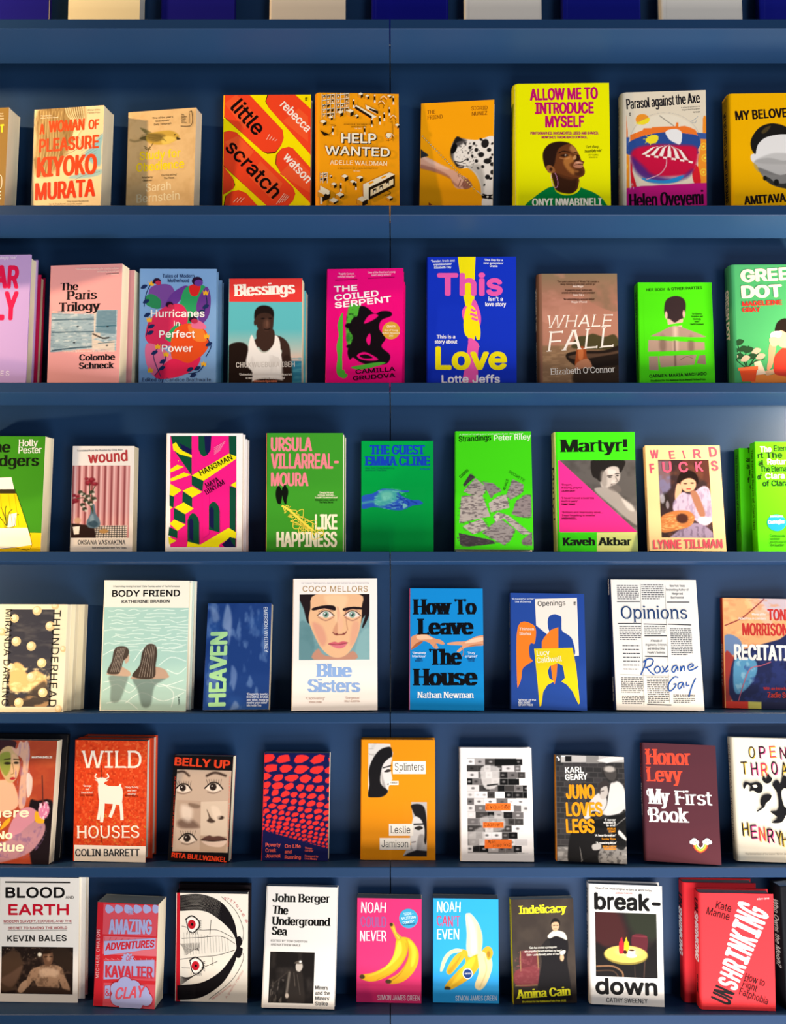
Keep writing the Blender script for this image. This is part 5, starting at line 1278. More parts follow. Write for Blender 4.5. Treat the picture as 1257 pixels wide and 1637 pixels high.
book(2,'paperback with red title band over a young man in a white vest, third shelf',(-228.4,55,-10.1,0.1487,0.0299),(131.5,194.8,26),('#5cb4bc','#48a0a8','#5cb4bc','#f0e4d0'),[
 ['I',[-657,0,657,1948],1,'#5ab4bc',[('g','#d8c0b0',103.5,48.2,1),('g','#e0a890',64,34.5,0.8),('p','#2a6e88',[-663,464,911,461,916,-305,-655,-304],1.6,1),('n','#4a90a0',15.8,2.4,0.5,0.2,0.7,[-663,464,911,461,916,-305,-655,-304]),('p','#dc3a36',[-680,2067,899,2059,903,1521,-674,1528],0.6,1),('s','#3a2720',[-283,680,-194,838,-37,916,121,936,318,876,437,718,460,403,482,10,325,10,282,482,261,679,-271,680,-287,325,-315,325],1.2,1),('s','#ece6e0',[-273,878,-226,909,-153,719,-54,609,64,640,122,778,152,916,239,876,281,640,286,-29,-422,-29,-348,483],1.2,1),('n','#c8c0ba',11.8,23.7,0.5,0.3,0.5,[-309,522,242,521,286,49,-344,50]),('s','#3a2720',[-136,1035,139,1034,161,798,64,660,-54,640,-146,798],1.2,1),('s','#3a2720',[-197,1193,-191,1352,-120,1438,-22,1458,85,1430,145,1350,150,1192,128,1015,62,936,-29,916,-108,988,-157,1095],1.2,1),('s','#1a1210',[-197,1213,-191,1360,-120,1442,-22,1462,85,1434,145,1358,142,1252,78,1311,-40,1327,-139,1292],2,1),('e','#5a3c30',2.1,111.4,6.3,10.3,0,3.9,0.8),('e','#140c0a',-4.7,122.5,3.6,1.2,0,0.8,1),('e','#140c0a',8.7,122.8,3.2,1.2,0,0.8,1),('l','#140c0a',[-14,1035,33,1027,80,1039],1.6,1.2,1),('e','#6a4a3c',3.2,113.3,2,5.5,0,1.6,0.8),('e','#3a2720',-18.5,115.4,2.4,5.5,0,1.2,1),('s','#20140f',[-705,642,-509,799,-311,720,-347,404,-227,246,-304,-29,-698,-29],2.4,1),('s','#2a1a14',[321,521,463,521,482,88,325,88],3.2,0.7),('l','#2a1a14',[-343,-29,-29,89,325,49],11.8,3.2,1)],'young man by the sea'],
 ['T','','Blessings',(-564,1628,0.044,1104,212),'#f6eee2',[27,9,6]],
 ['T','a','CHUKWUEBUKA IBEH',(-524,341,0.013,1059,95),'#cfc6be',[16,0,0,0,0,8]],
 ['T','s','‘Chukwuebuka Ibeh’s writing has a glowing delicacy to it',(-465,200,-0.001,947,39),'#efe6dc',[16]],
 ['T','s','so wonderfully observed, and so beautiful’',(-346,136,-0.001,710,39),'#efe6dc',[16]],
 ['T','s','Chimamanda Ngozi Adichie',(-202,81,-0.001,425,35),'#e08060',[15]]],spine_text=[('Blessings',180,120,14,'#f4ece0',{'st': 0.3,'hs': 0.07,'serif': 0.07})])
book(2,'second copy behind the red-banded paperback with the man in a vest, its teal edge showing',(-224.6,81.3,-16.5,0.1487,0.0299),(131.5,183,25),('#5cb4bc','#48a0a8','#5cb4bc','#c8dcdc'),[])
book(2,'magenta hardback with a black and green melting face and a round gold sticker, third shelf',(-50.4,53.7,-9.8,0.1636,0.0732),(136,214.4,21),('#e40a78','#cc0868','#e40a78','#d80870'),[
 ['S','#4aa832',[-424,1326,-368,1318,-382,1127,-347,927,-388,728,-404,490,-353,271,-301,212,-359,152,-471,204,-505,331,-484,530,-507,729,-470,928,-493,1127],''],
 ['I',[-399,308,506,1526],0.9,'#e40a78',[('s','#4aa832',[-291,1485,-181,1524,-20,1363,-14,885,-207,568,-286,529,-295,648,-330,887,-342,1126],3.2,1),('n','#1c4a1c',5.6,4,0.55,0.2,0.8,[-336,1286,-99,1363,-91,727,-286,569]),('s','#120a10',[-100,1443,-21,1462,78,1402,178,1321,296,1368,454,1359,475,1279,298,1201,261,1042,381,883,304,724,464,565,387,407,72,401,-87,449,-206,529,-265,489,-307,648,-212,886,-293,1046,-217,1245,-138,1284],1.2,1),('s','#e40a78',[60,1282,178,1321,238,1281,140,1202,-17,1144],1.6,1),('s','#e40a78',[26,845,84,964,113,884,87,745],1.2,1),('s','#e40a78',[-136,568,-10,627,149,567,248,487,110,468,-68,496],1.2,1),('s','#120a10',[-88,560,30,583,149,519,-9,512],1.2,1),('e','#0c0a0c',-29.4,110.6,6.3,4.8,0,2,1),('e','#2c7a28',-29.9,88.7,4,7.1,0,3.2,1),('e','#111111',-28.1,72.8,4.8,3.2,0,1.6,1),('s','#4aa832',[-243,350,-7,401,229,439,387,427,151,349,-85,310],1.2,1)],'melting black and green face'],
 ['E','#d09a34',[474,1013,159,159],'k'],
 ['T','k','GRANTA',(394,1069,-0.007,159,36),'#fbeec8',[18]],
 ['T','k','Best of Young',(355,1006,-0.007,237,32),'#fbeec8',[17]],
 ['T','k','British Novelists',(319,954,-0.007,311,32),'#fbeec8',[17]],
 ['T','k','2023',(439,902,-0.007,73,32),'#fbeec8',[17]],
 ['T','','THE',(-569,1720,0.046,426,112),'#f8eef2',[30,20]],
 ['T','','COILED',(-555,1559,0.1,804,112),'#f8eef2',[30,20]],
 ['T','','SERPENT',(-545,1423,0.108,1027,112),'#f8eef2',[30,20]],
 ['T','a','CAMILLA',(-155,231,0.069,714,79),'#140a10',[28,18]],
 ['T','a','GRUDOVA',(-201,112,0.075,761,79),'#140a10',[28,18]],
 ['T','s','‘Angela Carter’s',(-491,2039,-0.012,287,36),'#f4c0dc',[15]],
 ['T','s','natural inheritor’',(-508,1987,-0.012,322,36),'#f4c0dc',[15]],
 ['T','s','‘One of the finest and young',(38,2053,0.018,498,36),'#f4c0dc',[15]],
 ['T','s','short story writers’',(110,2007,0.018,356,36),'#f4c0dc',[15]],
 ['L','#3a0a20',8,[-545,1936,-147,1947],'s'],
 ['L','#3a0a20',8,[51,1961,525,1979],'s']],hard=True,r=3)
book(2,'second magenta copy behind the melting-face hardback, only its right edge showing',(-46.9,75,-15,0.1636,0.0732),(136,198,20.5),('#e40a78','#cc0868','#e40a78','#d80870'),[],hard=True,r=3)
book(2,'tall royal blue hardback with pink and yellow title and clasping hands, third shelf',(143.9,70.6,-14.6,0.1901,0.0278),(158.7,241.7,32),('#1433c0','#10289c','#1433c0','#1433c0'),[
 ['P','#f4e410',[-263,2417,59,2417,43,2012,34,1565,58,1403,-100,1404,-171,1728,-219,2054],''],
 ['S','#ec5aae',[-21,1505,19,1626,82,1565,153,1322,136,1140,58,1201,-21,1323],''],
 ['S','#ec5aae',[-188,1404,-120,1505,-61,1404,-101,1161,-160,1242],''],
 ['S','#f4e410',[-120,1444,-41,1525,58,1444,97,1282,144,1080,136,899,81,887,57,959,25,859,-30,919,-81,927,-140,1000,-160,1202],''],
 ['L','#ec5aae',44,[-29,1444,58,1403],''],
 ['L','#ec5aae',44,[-41,1363,78,1322],''],
 ['L','#ec5aae',44,[-14,1282,97,1241],''],
 ['P','#f4e410',[-101,960,-22,939,128,758,96,710,-61,879],''],
 ['P','#ec5aae',[-61,919,104,718,96,517,103,57,-200,57,-121,437,-93,718],''],
 ['S','#ec5aae',[-61,919,104,818,96,678,-54,718],''],
 ['T','','This',(-640,1694,-0.004,1193,427),'#ec5aae',[26]],
 ['T','','Love',(-673,330,-0.001,1295,434),'#f4e410',[26]],
 ['T','t','isn’t a',(291,1597,-0.004,263,77),'#f4f2fa',[20]],
 ['T','t','love story',(234,1500,-0.004,375,77),'#f4f2fa',[20]],
 ['T','t','This is a',(-643,905,-0.002,333,69),'#f4f2fa',[20]],
 ['T','t','story about',(-680,816,-0.002,407,68),'#f4f2fa',[20]],
 ['T','a','Lotte Jeffs',(-555,85,0.003,1050,152),'#f4f2fa',[22]],
 ['T','s','‘Tender, fresh and',(-752,2319,0.026,430,41),'#e8ecfa',[20]],
 ['T','s','unputdownable’',(-704,2259,0.026,334,41),'#e8ecfa',[20]],
 ['T','s','Elizabeth Day',(-692,2198,0.026,310,41),'#e8ecfa',[20]],
 ['T','s','‘One Day for a',(218,2340,-0.026,333,41),'#e8ecfa',[20]],
 ['T','s','new generation’',(206,2283,-0.025,357,41),'#e8ecfa',[20]],
 ['T','s','Grazia',(313,2224,-0.025,143,41),'#e8ecfa',[20]]],hard=True,r=4,spine_text=[('This Love',180,60,12,'#f0e020',{'st': 0.2})])
book(2,'dusky brown hardback with white italic title above a figure in a boat, third shelf',(340.7,70.8,-15.4,0.1996,0.0196),(137.1,214.7,24),('#9a6a52','#7c543c','#9a6a52','#8a5c46'),[
 ['I',[-685,0,685,2147],1,'#a8705c',[('g','#8a7458',161.5,214.5,1),('g','#c08872',206.3,145.3,0.5),('n','#7c6a50',23.8,23.8,0.5,0.25,0.6,[-24,2186,689,2184,716,1451,88,1696]),('n','#c88c78',31.7,19.8,0.52,0.2,0.6,[-739,2107,-25,2064,-36,1291,-747,1292]),('p','#8c6c50',[-831,807,822,805,803,-236,-841,-236],4,1),('n','#b08c68',15.9,4,0.5,0.2,0.6,[-792,767,821,764,809,83,-799,84]),('s','#4c4428',[-161,806,-41,967,117,987,236,1027,432,967,629,1007,743,765,742,724,-44,746],2,1),('s','#241a14',[-261,645,-44,705,428,717,744,805,757,483,423,423,69,364,-196,504],1.6,1),('s','#5c4434',[-223,605,34,653,427,664,742,724,741,676,347,604,-46,544],2,1),('s','#1c130e',[-48,404,424,504,778,564,770,83,-92,83],5.5,0.8),('s','#a04c24',[-85,605,-59,746,28,798,98,745,112,605,149,484,-87,424],1.6,1),('s','#c87040',[-44,705,16,766,54,705,40,564,-27,544],2,1),('s','#b87c5c',[-107,404,-47,504,131,564,207,424,167,384,89,396,-49,364],1.6,1)],'girl in a rowing boat on still water'],
 ['T','','WHALE',(-630,1138,0.019,1183,227),'#f4ece2',[10,5,5,22]],
 ['T','','FALL',(-603,694,0.072,1200,371),'#f4ece2',[10,4,5,20]],
 ['T','a','Elizabeth O’Connor',(-541,268,0.041,1159,112),'#f6efe6',[14,7,5]],
 ['T','s','‘The quiet cadences of Whale Fall contain a',(-410,1983,-0.003,766,37),'#3c2014',[15]],
 ['T','s','deep melody of loss held and let go’',(-348,1934,-0.003,641,37),'#3c2014',[15]],
 ['T','s','Anna Wigger',(-126,1893,-0.003,196,37),'#f0dcd0',[15]],
 ['T','s','‘A powerful novel, written with',(-269,1820,-0.003,497,37),'#3c2014',[15]],
 ['T','s','a sense of timelessness and precision’',(-326,1771,-0.003,609,37),'#3c2014',[15]],
 ['T','s','Colm Tóibín',(-120,1730,-0.003,196,37),'#f0dcd0',[15]],
 ['T','s','‘An astonishingly assured debut’',(-296,1649,-0.003,569,37),'#3c2014',[15]],
 ['T','s','Maggie O’Farrell',(-154,1599,-0.003,285,37),'#f0dcd0',[15]]],hard=True,r=9,spine_text=[('Whale Fall',190,110,11,'#e8dcc8',{'st': 0.3,'hs': 0.07,'serif': 0.07}),('Elizabeth O’Connor',90,15,8,'#e8dcc8',{'st': 0.3,'hs': 0.07,'serif': 0.07})])
book(2,'neon green paperback with a bare back cut into slices, third shelf near right end',(517.2,71.2,-16,0.2066,-0.0055),(134.7,200.2,22),('#4cdc10','#40c00c','#4cdc10','#f0e4d0'),[
 ['I',[-591,326,557,1774],0.9,'#4cdc10',[('s','#d6b6a4',[-145,1345,114,1337,100,1142,186,1122,185,1081,-212,1081,-151,1142],1.2,1),('s','#35282a',[-214,1427,-197,1610,-134,1704,-1,1745,125,1713,182,1611,168,1427,134,1337,65,1305,-28,1248,-106,1305,-173,1337],1.6,1),('e','#e0b8a8',-17.9,138.6,2.4,7.2,0,1.2,1),('e','#e0b8a8',14.4,140.7,2.4,7.2,0,1.2,1),('p','#4cdc10',[-249,1191,151,1256,149,1203,-250,1142],0.4,1),('s','#a88e80',[-469,1000,-292,1081,-130,1162,-30,1183,88,1163,304,1082,469,1013,460,972,-470,959],0.8,1),('p','#b09484',[-519,923,504,879,507,737,-533,705],0.8,1),('p','#a08678',[-519,616,-352,648,-352,354,-518,366],0.8,1),('p','#a88c7e',[-337,624,350,648,304,463,-311,414],0.8,1),('p','#8e766a',[401,632,512,648,518,463,348,487],0.8,1),('l','#f0d8c8',[-20,1142,-24,737],8,7.2,0.6),('l','#5a463e',[-39,899,-41,455],3.2,3.2,0.7),('e','#6a544a',-25.9,83.8,6.4,16,0,5.6,0.6),('e','#6a544a',25.6,81.8,5.6,16,0,5.6,0.6),('p','#4cdc10',[-572,996,539,968,537,907,-574,939],0.4,1),('p','#4cdc10',[-580,696,531,729,528,656,-583,616],0.4,1),('l','#5a4640',[57,555,170,616,288,576],0.8,0.4,1)],'sliced photo of a bare back'],
 ['T','','HER BODY',(-529,1835,0.024,347,53),'#123008',[22,17]],
 ['T','','OTHER PARTIES',(-70,1852,0.044,568,53),'#123008',[22,17]],
 ['T','','&',(-142,1848,0.001,48,49),'#123008',[20]],
 ['T','a','CARMEN MARIA MACHADO',(-522,221,0.046,1047,60),'#123008',[22,0,0,0,0,6]],
 ['T','s','‘Brilliantly',(291,1395,0.001,191,33),'#123008',[16]],
 ['T','s','inventive and',(281,1346,0.001,207,33),'#123008',[16]],
 ['T','s','blazingly',(311,1297,0.001,143,33),'#123008',[16]],
 ['T','s','smart’',(334,1248,0.001,95,33),'#123008',[16]],
 ['T','s','Garth Greenwell',(260,1199,0.001,239,33),'#123008',[16]],
 ['T','s','Shortlisted for the National Book Award Fiction Prize',(-502,146,0.031,1001,36),'#123008',[16]]],r=2,spine_text=[('HER BODY & OTHER PARTIES',185,60,9,'#1c3010',{'st': 0.2})])
book(2,'mid green hardback with chunky cream capitals, potted plant and a drinking woman, third shelf',(694.2,68.7,-14.8,0.205,0.0193),(144.9,228.1,32),('#4aa86a','#3c8c58','#4aa86a','#4aa86a'),[
 ['P','#f08a3c',[-394,255,-351,266,-294,256,-230,240,-162,235,-88,247,-8,266,74,285,151,294,228,296,306,293,374,281,421,254,458,203,487,132,480,63,412,16,289,0,-319,0,-441,16,-497,65,-485,137,-440,208],''],
 ['P','#e2b48c',[-276,295,-41,354,34,295,-201,223],''],
 ['P','#f4dcc0',[-426,475,-308,495,-219,255,-395,235],''],
 ['S','#f0a07c',[-143,775,-82,855,-26,774,-51,614,-118,374,-197,335,-167,534],''],
 ['S','#d84030',[-53,574,49,694,168,754,439,734,421,254,-26,235,-78,414],''],
 ['S','#f2c09c',[-40,935,4,1096,105,1176,258,1095,288,854,167,734,32,774],''],
 ['S','#241c18',[-36,1056,28,1217,186,1277,417,1175,441,774,207,774,195,975,62,1055,-13,935],''],
 ['S','#f6f0e4',[-121,975,-56,1036,80,1035,65,935,-81,887],''],
 ['S','#f2c09c',[-139,895,-60,935,36,895,-7,774,-104,775],''],
 ['L','#1c3420',16,[-565,375,-655,615,-725,856],''],
 ['L','#1c3420',16,[-546,375,-578,575,-513,775],''],
 ['L','#1c3420',16,[-526,375,-424,535,-302,695],''],
 ['L','#1c3420',16,[-546,375,-386,495,-229,534],''],
 ['L','#1c3420',16,[-585,375,-725,495,-725,535],''],
 ['P','#26482c',[-725,866,-717,874,-693,892,-666,896,-634,891,-606,880,-592,868,-596,849,-612,826,-634,803,-657,787,-685,781,-720,781,-725,781],''],
 ['P','#26482c',[-700,675,-695,696,-676,725,-651,754,-626,771,-599,775,-567,770,-540,760,-526,747,-529,729,-545,705,-568,682,-591,667,-619,661,-654,660,-684,665],''],
 ['S','#26482c',[-603,655,-530,751,-429,727,-494,647],''],
 ['S','#c8b49c',[-467,635,-394,731,-293,707,-358,627],''],
 ['S','#26482c',[-548,535,-475,631,-375,607,-440,527],''],
 ['S','#c8b49c',[-393,535,-319,631,-219,606,-284,526],''],
 ['P','#26482c',[-725,730,-725,730,-697,720,-683,707,-687,689,-702,665,-725,642,-725,642],''],
 ['P','#26482c',[-725,620,-709,631,-682,635,-650,630,-622,620,-608,607,-612,589,-628,565,-650,542,-673,527,-701,521,-725,520],''],
 ['S','#c8b49c',[-666,495,-593,591,-493,567,-558,487],''],
 ['P','#c8b49c',[-725,601,-720,600,-706,587,-710,569,-725,546],''],
 ['P','#ee5428',[-694,355,-371,375,-418,112,-651,112],''],
 ['P','#f47844',[-717,367,-358,399,-361,327,-711,311],''],
 ['T','','GREEN',(-613,1939,0.054,1133,252),'#f2e6d0',[36,26]],
 ['T','','DOT',(-614,1642,0.035,745,251),'#f2e6d0',[36,26]],
 ['T','a','MADELEINE',(-607,1501,0.042,725,89),'#d8302c',[30,20]],
 ['T','a','GRAY',(-607,1387,0.047,329,89),'#d8302c',[30,20]]],hard=True,r=9,spine_text=[('GREEN DOT',185,90,16,'#f0e4cc',{'st': 0.3})])
book(3,'leaf green paperback with serif lettering above a yellow tent-shaped room, cut by photo edge',(-710.2,69.4,-12.5,0.1747,0.12),(136,214.5,30),('#3c8c1c','#348018','#3c8c1c','#f4e0cc'),[
 ['P','#f0cc10',[-680,0,680,0,680,359,-680,359],''],
 ['P','#f4efe4',[-427,1360,47,1380,111,1160,-417,1154],''],
 ['P','#3a3018',[-417,1154,119,1160,148,1079,-413,1073],''],
 ['P','#f0d010',[-413,1073,156,1079,408,450,-380,437],''],
 ['P','#f6efe4',[-380,429,408,450,508,137,-32,50,-363,89],''],
 ['L','#2a2410',8,[-196,46,131,80,508,137,128,1160],''],
 ['L','#40501c',17,[9,482,-62,674,-132,828],''],
 ['L','#40501c',17,[9,482,19,694,96,792],''],
 ['L','#40501c',17,[9,482,104,638,224,697],''],
 ['L','#40501c',17,[-12,482,-143,634,-270,710],''],
 ['L','#40501c',17,[-4,482,-46,752,-30,848],''],
 ['P','#f2ece4',[39,695,182,724,173,485,11,443],''],
 ['L','#2a2410',8,[-52,462,52,444,152,484,153,638],''],
 ['L','#c8a80c',8,[-164,1060,-53,481],''],
 ['L','#c8a80c',8,[1,1062,111,484],''],
 ['L','#c8a80c',8,[124,1063,234,485],''],
 ['T','','The',(-535,1856,-0.03,540,203),'#121a0c',[28,7,6]],
 ['T','','Lodgers',(-555,1578,0.015,1137,203),'#121a0c',[28,7,6]],
 ['T','a','Holly',(163,1957,0.025,377,125),'#f4f0e4',[17,7,6]],
 ['T','a','Pester',(161,1824,0.023,463,125),'#f4f0e4',[17,7,6]]])
book(3,'white paperback with dark red title and a vase before a pink curtain, fourth shelf',(-541.1,75.4,-16.4,0.1862,0.0056),(114.9,200.4,26),('#ece4dc','#e0d8ce','#ece4dc','#f2ead4'),[
 ['I',[-574,286,504,1636],0.9,'#c87c7c',[('v','#7c3a3c',[-564,582],12.1,3.5,3.1,0.8),('v','#ecc8c4',[-518,582],12.1,3.9,3.1,0.85),('v','#d89c9a',[-479,582],12.1,2.3,2.3,0.8),('p','#2c1c18',[-595,557,-108,511,-63,278,-588,277],1.6,1),('p','#ece0d4',[-147,511,476,519,458,278,-102,278],1.2,1),('l','#2a2624',[-127,488,460,504],1.2,0.4,1),('l','#2a2624',[-126,453,461,465],1.2,0.4,1),('l','#2a2624',[-125,418,462,426],1.2,0.4,1),('l','#2a2624',[-124,383,463,387],1.2,0.4,1),('l','#2a2624',[-123,348,464,348],1.2,0.4,1),('l','#2a2624',[-122,313,465,309],1.2,0.4,1),('l','#2a2624',[-88,511,-121,278],1.2,0.4,1),('l','#2a2624',[-42,511,-71,278],1.2,0.4,1),('l','#2a2624',[5,511,-20,278],1.2,0.4,1),('l','#2a2624',[52,511,30,278],1.2,0.4,1),('l','#2a2624',[99,511,81,278],1.2,0.4,1),('l','#2a2624',[145,511,131,278],1.2,0.4,1),('l','#2a2624',[192,511,182,278],1.2,0.4,1),('l','#2a2624',[239,511,232,278],1.2,0.4,1),('l','#2a2624',[285,511,283,278],1.2,0.4,1),('l','#2a2624',[332,511,333,278],1.2,0.4,1),('l','#2a2624',[379,511,384,278],1.2,0.4,1),('l','#2a2624',[425,511,434,278],1.2,0.4,1),('s','#5c7484',[-285,589,-222,725,-195,900,-149,900,-121,744,-48,628,-38,511,-145,464,-263,491],1.6,1),('s','#8ca4b0',[-228,666,-171,725,-149,589,-206,550],2.3,0.8),('s','#2c4454',[-264,550,-149,608,-70,542,-146,480],2.3,0.8),('e','#7c1c28',-26.4,131.1,7,4.9,0,2,0.95),('e','#a83844',-27.6,132.2,3.5,2.5,0,1.6,0.8),('e','#7c1c28',-20.7,136.9,6.3,4.4,0,2,0.95),('e','#a83844',-21.9,138.1,3.1,2.2,0,1.6,0.8),('e','#7c1c28',-14.7,129.1,5.5,3.8,0,2,0.95),('e','#a83844',-15.9,130.3,2.7,1.9,0,1.6,0.8),('e','#7c1c28',-50.2,97.8,6.3,4.4,0,2,0.95),('e','#a83844',-51.4,99,3.1,2.2,0,1.6,0.8),('e','#7c1c28',-53.1,107.6,3.9,2.7,0,2,0.95),('e','#a83844',-54.3,108.8,2,1.4,0,1.6,0.8),('e','#7c1c28',-47.2,105.6,3.9,2.7,0,2,0.95),('e','#a83844',-48.4,106.8,2,1.4,0,1.6,0.8),('e','#7c1c28',-54.7,93.9,3.1,2.2,0,2,0.95),('e','#a83844',-55.9,95.1,1.6,1.1,0,1.6,0.8),('e','#7c1c28',-30.5,138.9,3.9,2.7,0,2,0.95),('e','#a83844',-31.7,140.1,2,1.4,0,1.6,0.8),('l','#3c4a30',[-172,744,-237,1017,-244,1291],1.6,0.8,1),('l','#3c4a30',[-173,783,-315,1017,-471,1017],1.6,0.8,1),('l','#3c4a30',[-173,783,-200,1096,-146,1252],1.6,0.8,1),('e','#2e3a28',-35.6,109.5,4.7,3.5,0,1.6,0.9),('e','#e8dcd0',-33.2,106.4,2.7,2.3,0,1.2,0.8),('e','#2e3a28',-27.7,105.6,4.7,3.5,0,1.6,0.9),('e','#e8dcd0',-25.3,102.5,2.7,2.3,0,1.2,0.8),('e','#2e3a28',-20.1,113.5,4.7,3.5,0,1.6,0.9),('e','#e8dcd0',-17.7,110.3,2.7,2.3,0,1.2,0.8),('e','#2e3a28',-31.4,97.8,4.7,3.5,0,1.6,0.9),('e','#e8dcd0',-29,94.7,2.7,2.3,0,1.2,0.8),('e','#2e3a28',-37.1,90,4.7,3.5,0,1.6,0.9),('e','#e8dcd0',-34.7,86.9,2.7,2.3,0,1.2,0.8),('e','#2e3a28',-23.5,93.9,4.7,3.5,0,1.6,0.9),('e','#e8dcd0',-21.1,90.8,2.7,2.3,0,1.2,0.8),('e','#2e3a28',-15.9,101.7,4.7,3.5,0,1.6,0.9),('e','#e8dcd0',-13.5,98.6,2.7,2.3,0,1.2,0.8),('e','#2e3a28',-33,82.2,4.7,3.5,0,1.6,0.9),('e','#e8dcd0',-30.6,79.1,2.7,2.3,0,1.2,0.8),('e','#2e3a28',-41.6,113.5,4.7,3.5,0,1.6,0.9),('e','#e8dcd0',-39.2,110.3,2.7,2.3,0,1.2,0.8),('p','#f0e8dc',[-543,491,-411,503,-423,355,-516,347],0.8,1),('e','#caa080',-45.3,60.8,6.3,5.5,0,2.3,0.9),('s','#b88c54',[-47,425,49,453,128,414,71,371,-27,379],1.2,1)],'vase of flowers before a pink curtain'],
 ['T','','wound',(-285,1675,0.064,743,213),'#b03a3c',[20]],
 ['T','a','OKSANA VASYAKINA',(-441,161,0.001,886,85),'#241c1c',[14]],
 ['T','s','Translated from the Russian by Elina Alter',(-501,1899,0.02,858,35),'#2a2424',[15]],
 ['T','s','‘Raw and splendid’ New York Times',(-179,88,0.001,646,35),'#2a2424',[15]]])
book(3,'white-edged hardback with pink, green and yellow stairs, arches and blocks, fourth shelf',(-346.6,59.7,-11.2,0.1434,0.0328),(139.3,219.5,24),('#f4f0ee','#e8e4e0','#f4f0ee','#f4f0ee'),[
 ['P','#ec1c84',[-651,2147,581,2148,600,102,-627,96],''],
 ['P','#0e4a34',[-639,2147,-250,2148,-242,1414,-589,1896],''],
 ['P','#ece414',[-606,1992,-544,2031,-465,1908,-246,1792,-246,1746,-472,1807,-589,1884],''],
 ['P','#161848',[-474,2012,-247,1896,-246,1792,-426,1877],''],
 ['P','#0e4a34',[-126,2148,115,2148,102,1878,41,1793,-24,1762,-83,1808,-123,1897],''],
 ['P','#161848',[-17,2148,115,2148,102,1878,41,1793,2,1877],''],
 ['P','#0e4a34',[437,2148,581,2148,585,1724,452,1801],''],
 ['P','#ece414',[-657,1683,-607,1741,-486,1691,-486,1684,-625,1606],''],
 ['P','#ece414',[-655,1490,-605,1548,-485,1587,-484,1491,-623,1413],''],
 ['P','#ece414',[-644,1529,-516,1614,-391,1576,-623,1471],''],
 ['P','#ec1c84',[-643,1471,-391,1568,-391,1529,-630,1405],''],
 ['P','#ece414',[-642,1355,-390,1472,-250,1429,-622,1305],''],
 ['P','#ec1c84',[-647,1799,-604,1838,-603,1741,-502,1722,-501,1645,-644,1575],''],
 ['P','#ece414',[-242,1414,440,1820,584,1770,577,1724,-20,1318],''],
 ['P','#0e4a34',[-242,1414,-20,1318,-37,1126,-240,1241],''],
 ['P','#ece414',[-640,1259,-425,1144,-599,1020,-650,1058],''],
 ['P','#0e4a34',[-650,1058,-564,1020,-577,816,-648,854],''],
 ['P','#ece414',[-406,1136,-232,1214,-45,1114,-230,1009],''],
 ['P','#0e4a34',[-406,1124,-230,1009,-228,836,-415,913],''],
 ['P','#ec1c84',[-564,1020,-406,1105,-415,913,-570,827],''],
 ['P','#ece414',[-635,796,-593,827,-636,854],''],
 ['P','#ece414',[-558,827,-384,920,-197,806,-362,701],''],
 ['P','#0e4a34',[-569,816,-351,701,-349,528,-567,604],''],
 ['P','#ece414',[-644,527,-555,604,-349,509,-495,393],''],
 ['P','#0e4a34',[-651,469,-495,393,-501,258,-665,315],''],
 ['P','#ece414',[-668,296,-512,212,-647,142],''],
 ['P','#ece414',[-317,98,-299,228,-66,145,453,455,597,371,583,263,322,101],''],
 ['P','#ec1c84',[283,147,475,263,476,102,283,101],''],
 ['P','#161848',[329,147,474,282,583,263,584,102,380,101],''],
 ['P','#0e4a34',[474,294,583,233,584,102,514,186],''],
 ['P','#0e4a34',[-306,201,-311,586,-279,667,-225,721,-171,709,-116,637,-93,548,-89,145],''],
 ['P','#161848',[-276,259,-287,567,-246,644,-202,567,-198,190],''],
 ['P','#0e4a34',[71,426,67,799,99,880,152,934,207,922,262,850,284,761,288,369],''],
 ['P','#161848',[101,484,90,780,131,857,176,780,179,415],''],
 ['P','#ece414',[481,1243,588,1308,582,1193,496,1231],''],
 ['P','#0e4a34',[465,1223,582,1185,582,378,473,447],''],
 ['P','#ec1c84',[-37,1126,-20,1318,77,1376,87,338,-20,260],''],
 ['T','','HANGMAN',(-71,1407,0.483,666,101),'#10100c',[17]],
 ['T','a','MAYA',(40,1184,0.478,269,93),'#1a0c14',[17]],
 ['T','a','BINYAM',(41,1060,0.536,394,93),'#1a0c14',[17]],
 ['L','#f49cc4',8,[168,1924,380,2048],'s'],
 ['L','#f49cc4',8,[168,1893,357,2009],'s'],
 ['L','#f49cc4',8,[169,1862,334,1971],'s'],
 ['L','#f49cc4',8,[169,1831,311,1932],'s'],
 ['L','#f49cc4',8,[169,1801,288,1893],'s']],hard=True,r=3)
book(3,'second copy behind the pink and green stairs hardback, only its white right edge showing',(-342.8,81.9,-16.8,0.1434,0.0328),(139.3,214,21.5),('#f4f0ee','#e8e4e0','#f4f0ee','#f4f0ee'),[],hard=True,r=3)
